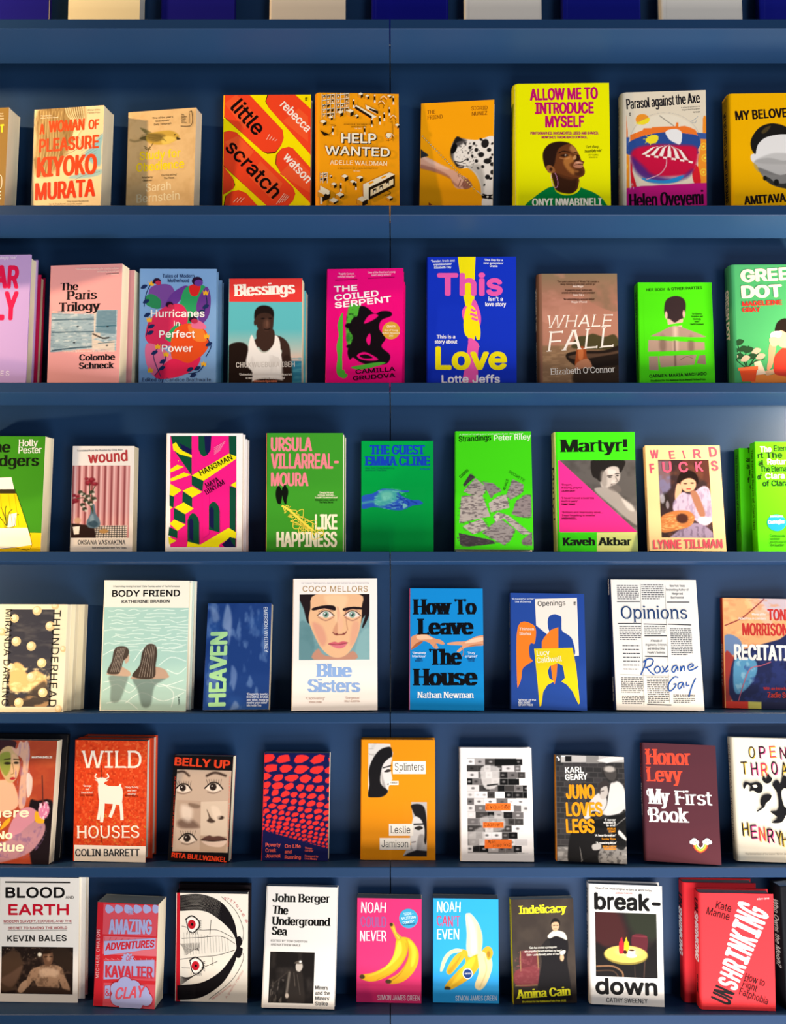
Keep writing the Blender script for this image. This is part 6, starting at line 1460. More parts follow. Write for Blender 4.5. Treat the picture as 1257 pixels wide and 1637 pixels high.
book(3,'green hardback with pink and cream capitals and a couple trailing a yellow scribble',(-160.6,54.4,-10.4,0.1546,0.0006),(138.2,218.9,28),('#3c9428','#e0705c','#3c9428','#f0e8d8'),[
 ['T','a','URSULA',(-639,1855,0,763,258),'#e8828a',[20]],
 ['T','a','VILLARREAL-',(-637,1533,0,1248,282),'#e8828a',[20]],
 ['T','a','MOURA',(-635,1212,0,694,249),'#e8828a',[20]],
 ['T','','LIKE',(174,418,0,420,280),'#f2eccc',[20]],
 ['T','','HAPPINESS',(-525,98,0,1112,280),'#f2eccc',[20]],
 ['L','#f0d84a',12,[-399,841,-374,817,-369,809,-429,840,-327,816,-320,862,-360,843,-342,801,-403,836,-360,744,-284,833,-268,830,-286,827,-376,713,-336,804,-193,695,-307,672,-253,710,-308,656,-204,642,-153,756,-255,776,-295,791,-252,677,-314,654,-229,725,-104,681,-219,674,-112,766,-31,769,-79,566,-271,571,-167,615,-263,746,-205,501,-194,545,38,485,-134,641,-69,514,-196,514,40,472,-207,437,-183,615,6,426,-80,417,0,604,-72,640,-147,642,78,366,-101,660,200,499,3,586,79,393,39,514,-93,350,-93,477,199,585,171,319,144,363,-32,468,-8,331,52,448,309,315,309,434,146,340,151,472,133,511,134,237,347,344,193,429],''],
 ['L','#f0d84a',36,[-429,858,-248,738,-47,558,154,398],''],
 ['S','#0e120c',[-511,1199,-471,1212,-450,1171,-426,1119,-426,1019,-449,890,-505,898,-538,1019,-538,1119],''],
 ['E','#0e120c',[-487,1187,24,32],''],
 ['S','#0e120c',[-418,1179,-370,1212,-322,1159,-314,1079,-337,979,-345,890,-377,890,-418,1019,-426,1119],''],
 ['E','#0e120c',[-374,1204,24,32],''],
 ['T','s','‘Deeply felt and',(256,1079,0,257,32),'#f2eccc',[16]],
 ['T','s','achingly intimate...',(224,1035,0,321,32),'#f2eccc',[16]],
 ['T','s','I couldn’t recommend more’',(176,991,0,417,32),'#f2eccc',[16]],
 ['T','s','Natasha Lester, author of',(184,943,0,401,32),'#12240c',[16]],
 ['T','s','The Paris Secret',(256,899,0,256,32),'#12240c',[16]]],hard=True,r=3)
book(3,'second green copy hidden behind the hardback with the yellow scribble',(-158.6,81.8,-17.1,0.1546,0.0006),(138.2,218.9,26),('#3c9428','#e0705c','#3c9428','#f0e8d8'),[],hard=True,r=3)
book(3,'emerald green paperback with fat blue capitals and a blue reaching hand, fourth shelf',(8.4,74.5,-16.5,0.1881,0.0037),(134.3,211,20),('#00a244','#008c3a','#00a244','#f0e0b8'),[
 ['I',[-671,753,518,1245],0.75,'#00a244',[('s','#2a58c0',[-676,1060,-464,1122,-300,1204,-136,1204,109,1176,212,1176,191,1143,27,1143,109,1060,273,999,396,999,477,937,396,905,273,888,109,814,-54,806,-300,847,-463,863,-676,839],1.2,1),('s','#4cb8a0',[-402,1060,-280,1184,-95,1192,68,1167,-13,1122,28,1040,-136,937,-300,876,-422,917],4.9,0.85),('s','#7cd0b4',[-300,1122,-136,1151,-95,1060,-259,978],4.9,0.7),('l','#1c3ca0',[-13,1060,109,978,68,855],2.1,1.6,1),('l','#1c3ca0',[109,1040,212,937,171,876],2.1,1.6,1),('l','#1c3ca0',[252,987,355,937],2.1,1.6,1),('l','#1c3ca0',[-136,876,68,904],2.1,1.6,1),('s','#8cd8c0',[109,937,191,888,109,839],1.6,0.8),('l','#58c0a0',[-668,937,-463,970,-341,937],4.1,3.3,0.6),('n','#88d8c4',8.2,2.1,0.58,0.1,0.5,[-382,1184,109,1184,109,855,-381,855])],'reaching hand in blue'],
 ['T','','THE GUEST',(-527,1856,0,1047,174),'#1440b8',[30,12,8]],
 ['T','a','EMMA CLINE',(-609,1645,0,1227,174),'#1440b8',[30,12,8]],
 ['T','s','New York Times bestselling',(-600,1583,0,538,29),'#0c3c50',[14]],
 ['T','s','author of The Girls',(-600,1542,0,393,29),'#0c3c50',[14]],
 ['T','s','A Novel',(421,1563,0,181,37),'#1440b8',[18]]])
book(3,'neon green hardback with grey torn paper fragments piled at its foot, fourth shelf',(185.5,34.7,-7.2,0.3511,0.0463),(138.7,224.6,26),('#44d818','#3cc414','#44d818','#e8e4d8'),[
 ['I',[-685,45,672,1444],0.9,'#44d818',[('p','#3a3638',[-576,1213,-443,1423,-342,1361,-464,1256,-544,1172],0.8,1),('n','#5a5256',5.7,2,0.5,0.2,0.75,[-576,1213,-443,1423,-342,1361,-464,1256,-544,1172]),('p','#a8a09a',[-565,1088,-342,1340,-135,1153,-225,986,-465,1035],0.8,1),('n','#5a5256',5.7,2,0.5,0.2,0.75,[-565,1088,-342,1340,-135,1153,-225,986,-465,1035]),('p','#b0a8a4',[-605,984,-505,1006,-224,1019,-77,616,-646,490],0.8,1),('n','#5a5256',5.7,2,0.5,0.2,0.75,[-605,984,-505,1006,-224,1019,-77,616,-646,490]),('p','#8a8284',[-214,1269,-22,1245,137,1104,-4,1029,-65,954],0.8,1),('n','#5a5256',5.7,2,0.5,0.2,0.75,[-214,1269,-22,1245,137,1104,-4,1029,-65,954]),('p','#b4aca8',[-106,863,55,987,215,1030,271,782,-68,690],0.8,1),('n','#5a5256',5.7,2,0.5,0.2,0.75,[-106,863,55,987,215,1030,271,782,-68,690]),('p','#9a9292',[215,1009,340,1321,538,1218,515,1072,294,927],0.8,1),('n','#5a5256',5.7,2,0.5,0.2,0.75,[215,1009,340,1321,538,1218,515,1072,294,927]),('p','#8c8284',[309,659,393,906,574,1031,693,990,685,620,486,599],0.8,1),('n','#5a5256',5.7,2,0.5,0.2,0.75,[309,659,393,906,574,1031,693,990,685,620,486,599]),('p','#b8b0ac',[-587,429,-228,574,-111,391,-389,280],0.8,1),('n','#5a5256',5.7,2,0.5,0.2,0.75,[-587,429,-228,574,-111,391,-389,280]),('p','#969090',[-230,309,10,514,129,556,364,374,281,171,162,81],0.8,1),('n','#5a5256',5.7,2,0.5,0.2,0.75,[-230,309,10,514,129,556,364,374,281,171,162,81]),('p','#b0a8a4',[51,699,249,638,522,416,677,287,480,286,169,577,10,514],0.8,1),('n','#5a5256',5.7,2,0.5,0.2,0.75,[51,699,249,638,522,416,677,287,480,286,169,577,10,514]),('p','#3e3a3e',[-655,306,-34,169,5,108,-469,52,-627,84],0.8,1),('n','#5a5256',5.7,2,0.5,0.2,0.75,[-655,306,-34,169,5,108,-469,52,-627,84]),('p','#807878',[478,172,678,335,673,73,496,92],0.8,1),('n','#5a5256',5.7,2,0.5,0.2,0.75,[478,172,678,335,673,73,496,92]),('p','#c8c0bc',[-29,616,51,691,90,617,29,494],0.8,1),('n','#5a5256',5.7,2,0.5,0.2,0.75,[-29,616,51,691,90,617,29,494])],'grey torn paper fragments'],
 ['T','','Strandings',(-651,2038,0.058,607,111),'#0e2c0c',[17]],
 ['T','a','Peter Riley',(8,2064,0.039,682,111),'#e8f8dc',[17]],
 ['T','s','A debut of longing and whale detectives  Amy Liptrot',(-639,2171,0.017,1185,30),'#e8f8dc',[15]],
 ['T','s','CLASSIFIED',(-616,1335,0.75,210,49),'#1a3c14',[14]],
 ['T','s','SECRETS',(262,1447,-0.562,328,50),'#1a3c14',[14]],
 ['T','s','WHALE',(196,1092,1.259,232,48),'#1a3c14',[14]]],hard=True,r=3)
book(3,'hardback with green title band, hot pink triangle and grey portrait of a woman, fourth shelf',(378.8,70.3,-14.6,0.1936,-0.0351),(145.1,224.7,30),('#3ce012','#d8e484','#3ce012','#e8e4d8'),[
 ['P','#ec2c8c',[-725,380,725,380,725,1710,-725,1710],''],
 ['I',[-700,369,725,1715],0.9,'#585452',[('g','#8c8680',107.8,34.1,1),('n','#3c3836',23.6,19.6,0.45,0.3,0.6,[]),('s','#bdb4ae',[71,1545,190,1616,386,1592,430,1486,418,1349,338,1271,199,1194,93,1194,50,1350],2.4,1),('s','#1c1816',[-89,1429,-115,1624,-42,1722,507,1721,483,1544,430,1486,405,1576,308,1604,189,1565,108,1467,73,1311,-12,1370],2,1),('s','#a09892',[-56,1156,102,1214,296,1174,487,998,639,842,734,725,727,493,287,844],3.1,1),('s','#d8d0ca',[448,998,641,881,676,764,560,804],3.9,0.8),('s','#6c6460',[199,1194,358,1271,452,1154,373,1115],3.1,0.7),('l','#2a2422',[193,1420,283,1428],1.6,1.2,1),('l','#2a2422',[343,1459,414,1466],1.6,1.2,1),('e','#241e1c',23.9,139.7,3.1,1.2,0,1.2,1),('e','#241e1c',38.1,142.7,2.4,1.2,0,1.2,1),('l','#5a504c',[342,1408,379,1330,339,1318],1.2,1.2,1),('l','#4a3c3a',[259,1264,330,1279],1.6,1.2,1),('s','#8c847e',[78,1506,167,1487,181,1272,121,1214,65,1311],3.9,0.7),('s','#ddd6d0',[208,1545,345,1525,343,1467,225,1447],3.1,0.6),('e','#ddd6d0',30.8,130.3,4.7,4.7,0,3.1,0.5),('p','#ec2c8c',[-747,1715,-700,1715,735,369,-775,376],0.6,1)],'grey portrait of a woman looking down'],
 ['P','#3ce012',[-725,0,725,0,725,376,-725,376],''],
 ['P','#dce88c',[-38,0,-29,369,725,376,725,0],''],
 ['T','','Martyr!',(-673,1868,0.011,1271,235),'#10180c',[36,6,6]],
 ['T','a','Kaveh',(-672,133,0.001,606,146),'#10180c',[34,7,6]],
 ['T','a','Akbar',(-16,133,-0.006,635,147),'#10180c',[34,7,6]],
 ['T','s','‘Elegant,',(-671,1243,-0.003,196,35),'#2a0818',[17]],
 ['T','s','dizzying, playful’',(-672,1185,-0.003,392,35),'#2a0818',[17]],
 ['T','s','LAUREN GROFF',(-674,1127,-0.003,261,35),'#2a0818',[17]],
 ['T','s','‘I haven’t loved a book this',(-676,995,-0.004,609,35),'#2a0818',[17]],
 ['T','s','much in years’',(-678,936,-0.004,304,35),'#2a0818',[17]],
 ['T','s','TOMMY ORANGE',(-679,878,-0.004,261,35),'#2a0818',[17]],
 ['T','s','‘Brilliant and hilariously alive...',(-674,731,-0.004,761,35),'#2a0818',[17]],
 ['T','s','I kept forgetting to breathe’',(-676,673,-0.004,630,35),'#2a0818',[17]],
 ['T','s','KAREN RUSSELL',(-677,615,-0.004,282,35),'#2a0818',[17]]],hard=True,r=6,spine_text=[('Martyr!',160,60,14,'#1c0c14',{'st': 0.3,'hs': 0.07,'serif': 0.07})])
book(3,'pale peach paperback with pink capitals around a painting of a seated woman',(540.4,42.8,-9,0.331,0.0585),(137.2,200.7,16),('#f6d49c','#ecc88c','#f6d49c','#f0e0c0'),[
 ['I',[-464,249,468,1730],0.9,'#3a2a2c',[('p','#8a86b0',[-465,1705,-249,1706,-256,1183,-437,982,-481,1022],3.9,0.8),('p','#5c342c',[-18,1731,519,1733,505,1187,344,1346,126,1546],5.4,0.9),('n','#7c4c38',15.4,15.4,0.5,0.2,0.5,[]),('s','#221614',[-134,1323,-70,1464,86,1525,217,1466,259,1325,225,1265,114,1325,-39,1324,-118,1263],1.9,1),('s','#e8b090',[-59,1304,78,1377,198,1325,203,1217,142,1137,26,1112,-54,1184],1.9,1),('s','#e8b090',[-137,1263,-62,1244,-56,1144,-116,944,-175,904,-186,1063],1.9,1),('s','#c8b4d0',[-213,904,-50,1104,100,1065,337,1226,463,1107,473,632,331,475,76,630,-71,707,-221,746],2.3,1),('n','#8c7ca0',4.6,11.6,0.5,0.2,0.6,[-211,944,102,1105,446,1147,454,632,-147,707]),('s','#a8745c',[102,1105,216,1105,345,710,265,631,165,867],2.3,1),('s','#f0e8f0',[227,631,416,632,468,554,256,474],1.5,0.8),('s','#9c8cac',[-242,313,70,512,331,475,460,242,-246,235],2.3,1),('n','#5c4c64',3.9,7.7,0.5,0.2,0.5,[-201,392,444,475,450,261,-208,255]),('s','#c07844',[-462,626,-221,746,45,748,152,630,68,472,-163,392,-460,351],1.9,1),('n','#f0b878',6.2,2.3,0.5,0.2,0.7,[-454,626,80,708,68,472,-428,390]),('e','#4a2a24',-7.6,60.9,10.8,9.2,0,3.1,1),('e','#2c2420',-36.3,94.3,8.5,15.4,0,3.9,0.8),('e','#c8c8d8',-41.8,98.2,4.6,9.2,0,2.3,0.7),('e','#c8c0d0',-32.9,86.4,3.1,7.7,0,1.5,0.6),('e','#2a1812',1.6,127.2,3.5,1.2,0,0.8,1),('e','#2a1812',14.2,128.1,3.1,1.2,0,0.8,1),('l','#a83038',[37,1168,105,1169],1.9,0.8,1)],'painting of a woman in a lilac shirt at a table'],
 ['T','','W',(-602,1745,0.053,163,171),'#ec5870',[22]],
 ['T','','E',(-248,1739,0.078,108,162),'#ec5870',[22]],
 ['T','','I',(14,1748,0.209,40,160),'#ec5870',[22]],
 ['T','','R',(195,1756,0.06,143,178),'#ec5870',[22]],
 ['T','','D',(491,1782,0.059,146,194),'#ec5870',[22]],
 ['T','','F',(-614,1462,0.091,93,185),'#ec5870',[22]],
 ['T','','U',(-383,1479,0.052,169,210),'#f45c7c',[22]],
 ['T','','C',(-88,1484,0.051,173,201),'#f45c7c',[22]],
 ['T','','K',(219,1498,0.061,142,193),'#f45c7c',[22]],
 ['T','','S',(514,1515,0.068,127,193),'#ec5870',[22]],
 ['T','a','LYNNE TILLMAN',(-618,38,0.022,1243,163),'#ec5870',[17]]])
book(3,'front lime green paperback of a pair at the right end of the fourth shelf',(732.1,45,-9.1,0.1997,0.0257),(129.8,202,24),('#56dc08','#48c408','#56dc08','#f0e4c8'),[
 ['T','','The',(-571,1832,0.022,209,109),'#f4f6d8',[22]],
 ['T','','Eternal Return',(-323,1848,0.022,767,109),'#16240c',[22]],
 ['T','','Returning',(-445,1600,0.022,615,108),'#f4f6d8',[22]],
 ['T','','The Eternal',(-574,1464,0.022,512,108),'#16240c',[22]],
 ['T','','of',(-635,1321,0.022,84,108),'#16240c',[22]],
 ['T','','Clara Hart',(-491,1337,0.022,690,108),'#f4f6d8',[22]],
 ['T','','of Clara Hart',(-544,1198,0.023,777,108),'#16240c',[22]],
 ['T','','rt The',(-616,1716,0.027,449,108),'#16240c',[22]],
 ['T','','al',(-609,1580,0.042,95,108),'#16240c',[22]],
 ['E','#1c94c8',[-312,531,171,152],'k'],
 ['T','k','Carnegies',(-463,507,0.055,295,69),'#f4fafc',[20]],
 ['T','k','SHORTLISTED',(-424,630,0.003,232,34),'#f4fafc',[16]],
 ['T','s','‘Compulsively',(-448,278,0.004,284,38),'#16240c',[16]],
 ['T','s','readable’',(-449,221,0.004,197,38),'#16240c',[16]],
 ['T','s','— shortlisted by',(-451,164,0.004,349,38),'#16240c',[16]],
 ['T','s','The Guardian',(-453,107,0.004,262,38),'#16240c',[16]]],r=2,spine_text=[('The Eternal Return of Clara Hart',190,40,9,'#16240c',{'st': 0.18})])
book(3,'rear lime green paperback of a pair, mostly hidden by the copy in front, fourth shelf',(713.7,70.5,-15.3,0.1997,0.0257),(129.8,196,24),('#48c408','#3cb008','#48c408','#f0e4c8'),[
 ['T','','Th',(-512,1866,0.001,93,103),'#16240c',[20]],
 ['T','','ar',(-540,1697,0.002,93,102),'#16240c',[20]],
 ['T','','al',(-536,1567,0.002,93,102),'#16240c',[20]],
 ['T','','E',(-493,1441,0.002,46,102),'#16240c',[20]],
 ['T','','f',(-528,1304,0.002,46,102),'#16240c',[20]],
 ['T','','o',(-485,1186,0.002,46,102),'#16240c',[20]],
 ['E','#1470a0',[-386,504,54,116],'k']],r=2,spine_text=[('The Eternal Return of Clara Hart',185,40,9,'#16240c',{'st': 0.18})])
book(4,'front pale paperback of three, gold pearls over a cloudy sky, fifth shelf',(-674,29.2,-6.5,0.2349,0.0096),(127.7,197.8,20),('#f2e6c4','#e4d8b4','#f2e6c4','#f4ecd8'),[
 ['I',[-434,95,402,1882],0.9,'#3c3c44',[('n','#6a6460',23.6,7.9,0.5,0.3,0.6,[]),('s','#e8b878',[-373,771,-283,905,-143,848,-57,695,96,753,276,658,305,467,37,390,-352,389],3.1,1),('n','#f8dca0',9.4,7.1,0.45,0.25,0.9,[-375,809,290,773,309,391,-350,351]),('s','#4a4038',[-149,238,111,467,301,543,324,95,-335,93,-350,351],4.7,0.85),('n','#d8a870',15.7,5.5,0.55,0.2,0.7,[-352,389,309,391,324,95,-335,93])],'clouds in a dark sky'],
 ['E','#e8c690',[-347,1715,79,79],''],
 ['E','#f6e2b4',[-363,1730,49,49],''],
 ['E','#fdf4dc',[-376,1742,16,16],''],
 ['E','#e8c690',[70,1860,87,87],''],
 ['E','#f6e2b4',[52,1877,54,54],''],
 ['E','#fdf4dc',[38,1890,17,17],''],
 ['P','#e8c690',[478,1950,475,1972,472,1978,344,1978,340,1972,337,1950,340,1928,350,1908,366,1893,386,1882,408,1879,430,1882,449,1893,465,1908,475,1928],''],
 ['P','#f6e2b4',[437,1964,435,1977,434,1978,352,1978,351,1977,349,1964,351,1950,357,1938,367,1928,379,1922,393,1920,406,1922,419,1928,428,1938,435,1950],''],
 ['P','#fdf4dc',[396,1974,395,1978,368,1978,368,1974,368,1970,370,1966,373,1963,377,1961,382,1960,386,1961,390,1963,393,1966,395,1970],''],
 ['E','#e8c690',[328,1573,87,87],''],
 ['E','#f6e2b4',[310,1590,54,54],''],
 ['E','#fdf4dc',[296,1603,17,17],''],
 ['E','#e8c690',[-292,1290,87,87],''],
 ['E','#f6e2b4',[-310,1306,54,54],''],
 ['E','#fdf4dc',[-324,1319,17,17],''],
 ['E','#e8c690',[-5,1202,87,87],''],
 ['E','#f6e2b4',[-24,1219,54,54],''],
 ['E','#fdf4dc',[-37,1231,17,17],''],
 ['P','#e8c690',[-497,1463,-501,1484,-511,1504,-526,1520,-546,1530,-568,1533,-590,1530,-610,1520,-625,1504,-635,1484,-639,1465,-639,1460,-635,1441,-625,1421,-610,1405,-590,1395,-568,1392,-546,1395,-526,1405,-511,1421,-501,1441],''],
 ['E','#f6e2b4',[-583,1476,44,44],''],
 ['E','#fdf4dc',[-594,1487,14,14],''],
 ['E','#e8c690',[206,895,87,87],''],
 ['E','#f6e2b4',[188,912,54,54],''],
 ['E','#fdf4dc',[174,924,17,17],''],
 ['E','#e8c690',[-367,809,79,79],''],
 ['E','#f6e2b4',[-384,824,49,49],''],
 ['E','#fdf4dc',[-396,836,16,16],''],
 ['E','#e8c690',[24,638,87,87],''],
 ['E','#f6e2b4',[6,655,54,54],''],
 ['E','#fdf4dc',[-7,667,17,17],''],
 ['E','#e8c690',[253,353,87,87],''],
 ['E','#f6e2b4',[235,370,54,54],''],
 ['E','#fdf4dc',[221,382,17,17],''],
 ['E','#e8c690',[-184,169,87,87],''],
 ['E','#f6e2b4',[-202,186,54,54],''],
 ['E','#fdf4dc',[-216,198,17,17],''],
 ['P','#e8c690',[621,58,618,77,609,95,596,109,578,118,559,121,539,118,522,109,508,95,499,77,496,58,499,39,508,21,522,7,535,0,582,0,596,7,609,21,618,39],''],
 ['E','#f6e2b4',[546,70,39,39],''],
 ['E','#fdf4dc',[536,79,13,13],''],
 ['P','#e8c690',[639,1183,628,1194,612,1202,595,1204,578,1202,563,1194,551,1182,543,1166,540,1149,543,1132,551,1117,563,1105,578,1097,595,1094,612,1097,628,1105,639,1116],''],
 ['E','#f6e2b4',[584,1160,34,34],''],
 ['E','#fdf4dc',[575,1168,11,11],''],
 ['T','a','MiRANDA DARLING',(-521,1882,-1.559,1767,126),'#1c1812',[13]],
 ['T','','THUNDERHEAD',(376,1868,-1.574,1773,142),'#1c1812',[14,0,0,0,0,8]]])
book(4,'middle copy of the three pale pearl-covered paperbacks, seen at its right edge, fifth shelf',(-666.8,47.7,-10.9,0.2349,0.0096),(127.7,197.8,17.5),('#f2e6c4','#e4d8b4','#f2e6c4','#f4ecd8'),[])
book(4,'rearmost copy of the three pale pearl-covered paperbacks, furthest right, fifth shelf',(-656.6,66.2,-15.4,0.2349,0.0096),(127.7,197.8,17.5),('#f2e6c4','#e4d8b4','#f2e6c4','#f4ecd8'),[])
book(4,'large hardback with two long-haired bathers in pale green water under black capitals, fifth shelf',(-464.7,44.6,-9.3,0.214,0.0273),(159.8,242.3,24),('#eceadc','#dcdacc','#eceadc','#eceadc'),[
 ['I',[-799,13,799,1914],0.9,'#a9cfc4',[('g','#c0dccc',91.6,-0.6,0.6),('l','#eaf6ec',[-721,1852,-633,1843,-546,1872,-429,1853],1.2,0.6,0.85),('l','#eaf6ec',[-341,1854,-231,1883,-120,1849,27,1871],1.2,0.6,0.85),('l','#eaf6ec',[138,1857,255,1885,373,1877,530,1862],1.2,0.6,0.85),('l','#eaf6ec',[648,1861,807,1885,967,1873,1180,1860],1.2,0.6,0.85),('l','#eaf6ec',[-570,1790,-437,1798,-302,1758,-126,1807],1.2,0.6,0.85),('l','#eaf6ec',[8,1794,170,1808,333,1811,551,1809],1.2,0.6,0.85),('l','#eaf6ec',[-720,1727,-562,1748,-402,1718,-190,1726],1.2,0.6,0.85),('l','#eaf6ec',[-31,1731,80,1729,190,1752,338,1747],1.2,0.6,0.85),('l','#eaf6ec',[450,1734,544,1724,636,1734,760,1742],1.2,0.6,0.85),('l','#eaf6ec',[-651,1665,-532,1678,-411,1643,-251,1661],1.2,0.6,0.85),('l','#eaf6ec',[-132,1668,-34,1664,63,1662,193,1659],1.2,0.6,0.85),('l','#eaf6ec',[290,1671,439,1685,590,1639,787,1686],1.2,0.6,0.85),('l','#eaf6ec',[-689,1602,-537,1625,-384,1599,-181,1620],1.2,0.6,0.85),('l','#eaf6ec',[-28,1607,115,1591,257,1598,447,1598],1.2,0.6,0.85),('l','#eaf6ec',[589,1611,694,1599,799,1601,938,1611],1.2,0.6,0.85),('l','#eaf6ec',[-678,1540,-515,1513,-355,1538,-140,1538],1.2,0.6,0.85),('l','#eaf6ec',[21,1545,99,1533,177,1531,281,1531],1.2,0.6,0.85),('l','#eaf6ec',[358,1547,516,1561,675,1550,887,1545],1.2,0.6,0.85),('l','#eaf6ec',[-778,1477,-658,1498,-537,1495,-376,1493],1.2,0.6,0.85),('l','#eaf6ec',[-255,1480,-102,1505,51,1491,256,1487],1.2,0.6,0.85),('l','#eaf6ec',[409,1485,572,1512,737,1484,956,1487],1.2,0.6,0.85),('l','#eaf6ec',[-571,1416,-411,1394,-254,1425,-42,1422],1.2,0.6,0.85),('l','#eaf6ec',[117,1421,227,1398,337,1390,481,1434],1.2,0.6,0.85),('l','#eaf6ec',[591,1424,680,1441,770,1435,890,1427],1.2,0.6,0.85),('l','#eaf6ec',[-639,1353,-541,1385,-440,1353,-308,1360],1.2,0.6,0.85),('l','#eaf6ec',[-208,1356,-76,1329,56,1341,231,1359],1.2,0.6,0.85),('l','#eaf6ec',[362,1360,499,1350,635,1382,819,1351],1.2,0.6,0.85),('l','#eaf6ec',[-591,1291,-426,1274,-262,1294,-42,1298],1.2,0.6,0.85),('l','#eaf6ec',[122,1296,205,1289,286,1317,396,1312],1.2,0.6,0.85),('l','#eaf6ec',[478,1299,571,1321,664,1304,788,1315],1.2,0.6,0.85),('l','#eaf6ec',[-774,1228,-687,1253,-599,1231,-483,1245],1.2,0.6,0.85),('l','#eaf6ec',[-395,1231,-230,1225,-67,1248,153,1242],1.2,0.6,0.85),('l','#eaf6ec',[317,1236,425,1245,533,1254,678,1228],1.2,0.6,0.85),('l','#eaf6ec',[-536,1167,-415,1169,-295,1188,-133,1183],1.2,0.6,0.85),('l','#eaf6ec',[-12,1171,95,1187,204,1148,346,1185],1.2,0.6,0.85),('l','#eaf6ec',[454,1175,528,1147,601,1169,699,1188],1.2,0.6,0.85),('l','#eaf6ec',[-640,1105,-566,1103,-491,1072,-393,1095],1.2,0.6,0.85),('l','#eaf6ec',[-319,1107,-174,1123,-29,1111,165,1121],1.2,0.6,0.85),('l','#eaf6ec',[310,1112,463,1111,617,1092,820,1121],1.2,0.6,0.85),('l','#eef8f0',[-786,1026,-533,1144,-292,1030],1.2,0.6,0.9),('l','#eef8f0',[-209,914,19,1187,415,1151,767,1231],1.2,0.6,0.9),('l','#eef8f0',[267,841,498,997,776,922],1.2,0.6,0.9),('l','#eef8f0',[427,765,626,690,780,807],1.2,0.6,0.9),('l','#eef8f0',[-760,370,-509,488,-267,336,41,531,792,384],1.2,0.6,0.9),('l','#eef8f0',[-339,144,-31,338,367,188,754,345],1.2,0.6,0.9),('l','#eef8f0',[-766,524,-433,565,-192,452],1.2,0.6,0.9),('l','#eef8f0',[36,685,280,456,747,575],1.2,0.6,0.9),('l','#eef8f0',[-692,140,-340,182,-99,31],1.2,0.6,0.9),('l','#eef8f0',[357,495,558,343,527,75],1.2,0.6,0.9),('s','#6e7c74',[-653,641,-318,663,-350,451,-458,181,-615,179,-625,448],4,0.7),('s','#60706a',[-198,625,392,611,201,455,134,110,-22,89,-111,376],4,0.7),('s','#c2a48c',[-694,698,-522,835,-362,778,-260,702,-297,636,-673,660],1.6,1),('s','#b89a84',[-238,625,-124,741,110,820,348,784,441,688,412,603,-197,587],1.6,1),('s','#c8ab94',[-373,1087,-300,1030,-307,914,-365,874,-389,990],1.6,1),('s','#4a3e36',[-706,698,-623,911,-591,1105,-515,1183,-376,1184,-303,1107,-330,991,-406,913,-447,739,-516,673],1.2,1),('s','#443830',[-231,644,-96,838,-56,1070,18,1206,116,1242,208,1189,229,1034,208,840,195,628,0,588],1.2,1),('l','#d8c8b8',[-514,1160,-559,989,-636,718],0.8,0.6,0.7),('l','#d4c4b4',[18,1206,-14,993,-100,626],0.8,0.6,0.7),('l','#d8c8b8',[-486,1160,-531,989,-600,718],0.8,0.6,0.7),('l','#d4c4b4',[50,1207,21,994,-49,626],0.8,0.6,0.7),('l','#d8c8b8',[-459,1160,-504,989,-565,718],0.8,0.6,0.7),('l','#d4c4b4',[81,1207,57,994,2,627],0.8,0.6,0.7),('l','#d8c8b8',[-431,1160,-476,990,-529,719],0.8,0.6,0.7),('l','#d4c4b4',[113,1207,92,994,54,627],0.8,0.6,0.7),('l','#d8c8b8',[-403,1161,-448,990,-494,719],0.8,0.6,0.7),('l','#d4c4b4',[144,1207,128,994,105,628],0.8,0.6,0.7),('l','#d8c8b8',[-376,1161,-421,990,-458,719],0.8,0.6,0.7),('l','#d4c4b4',[176,1208,163,995,156,628],0.8,0.6,0.7)],'two women bathing in rippled pale green water'],
 ['T','','BODY FRIEND',(-665,2111,0.012,1295,126),'#141412',[24]],
 ['T','a','KATHERINE BRABON',(-478,1994,0.015,913,59),'#141412',[24]],
 ['T','s','‘A fascinating, moving first book’ Claire Thomas, author of The Performance',(-652,2292,0.006,1265,31),'#2a2a24',[14]],
 ['T','s','A NOVEL',(647,260,-1.487,146,31),'#2a2a24',[20]]],hard=True,r=3)
book(4,'second copy behind the large bathers hardback, its right edge showing, fifth shelf',(-461.1,65.1,-14.3,0.214,0.0273),(159.8,242.3,19.5),('#c8d8cc','#dcdacc','#eceadc','#eceadc'),[],hard=True,r=3)
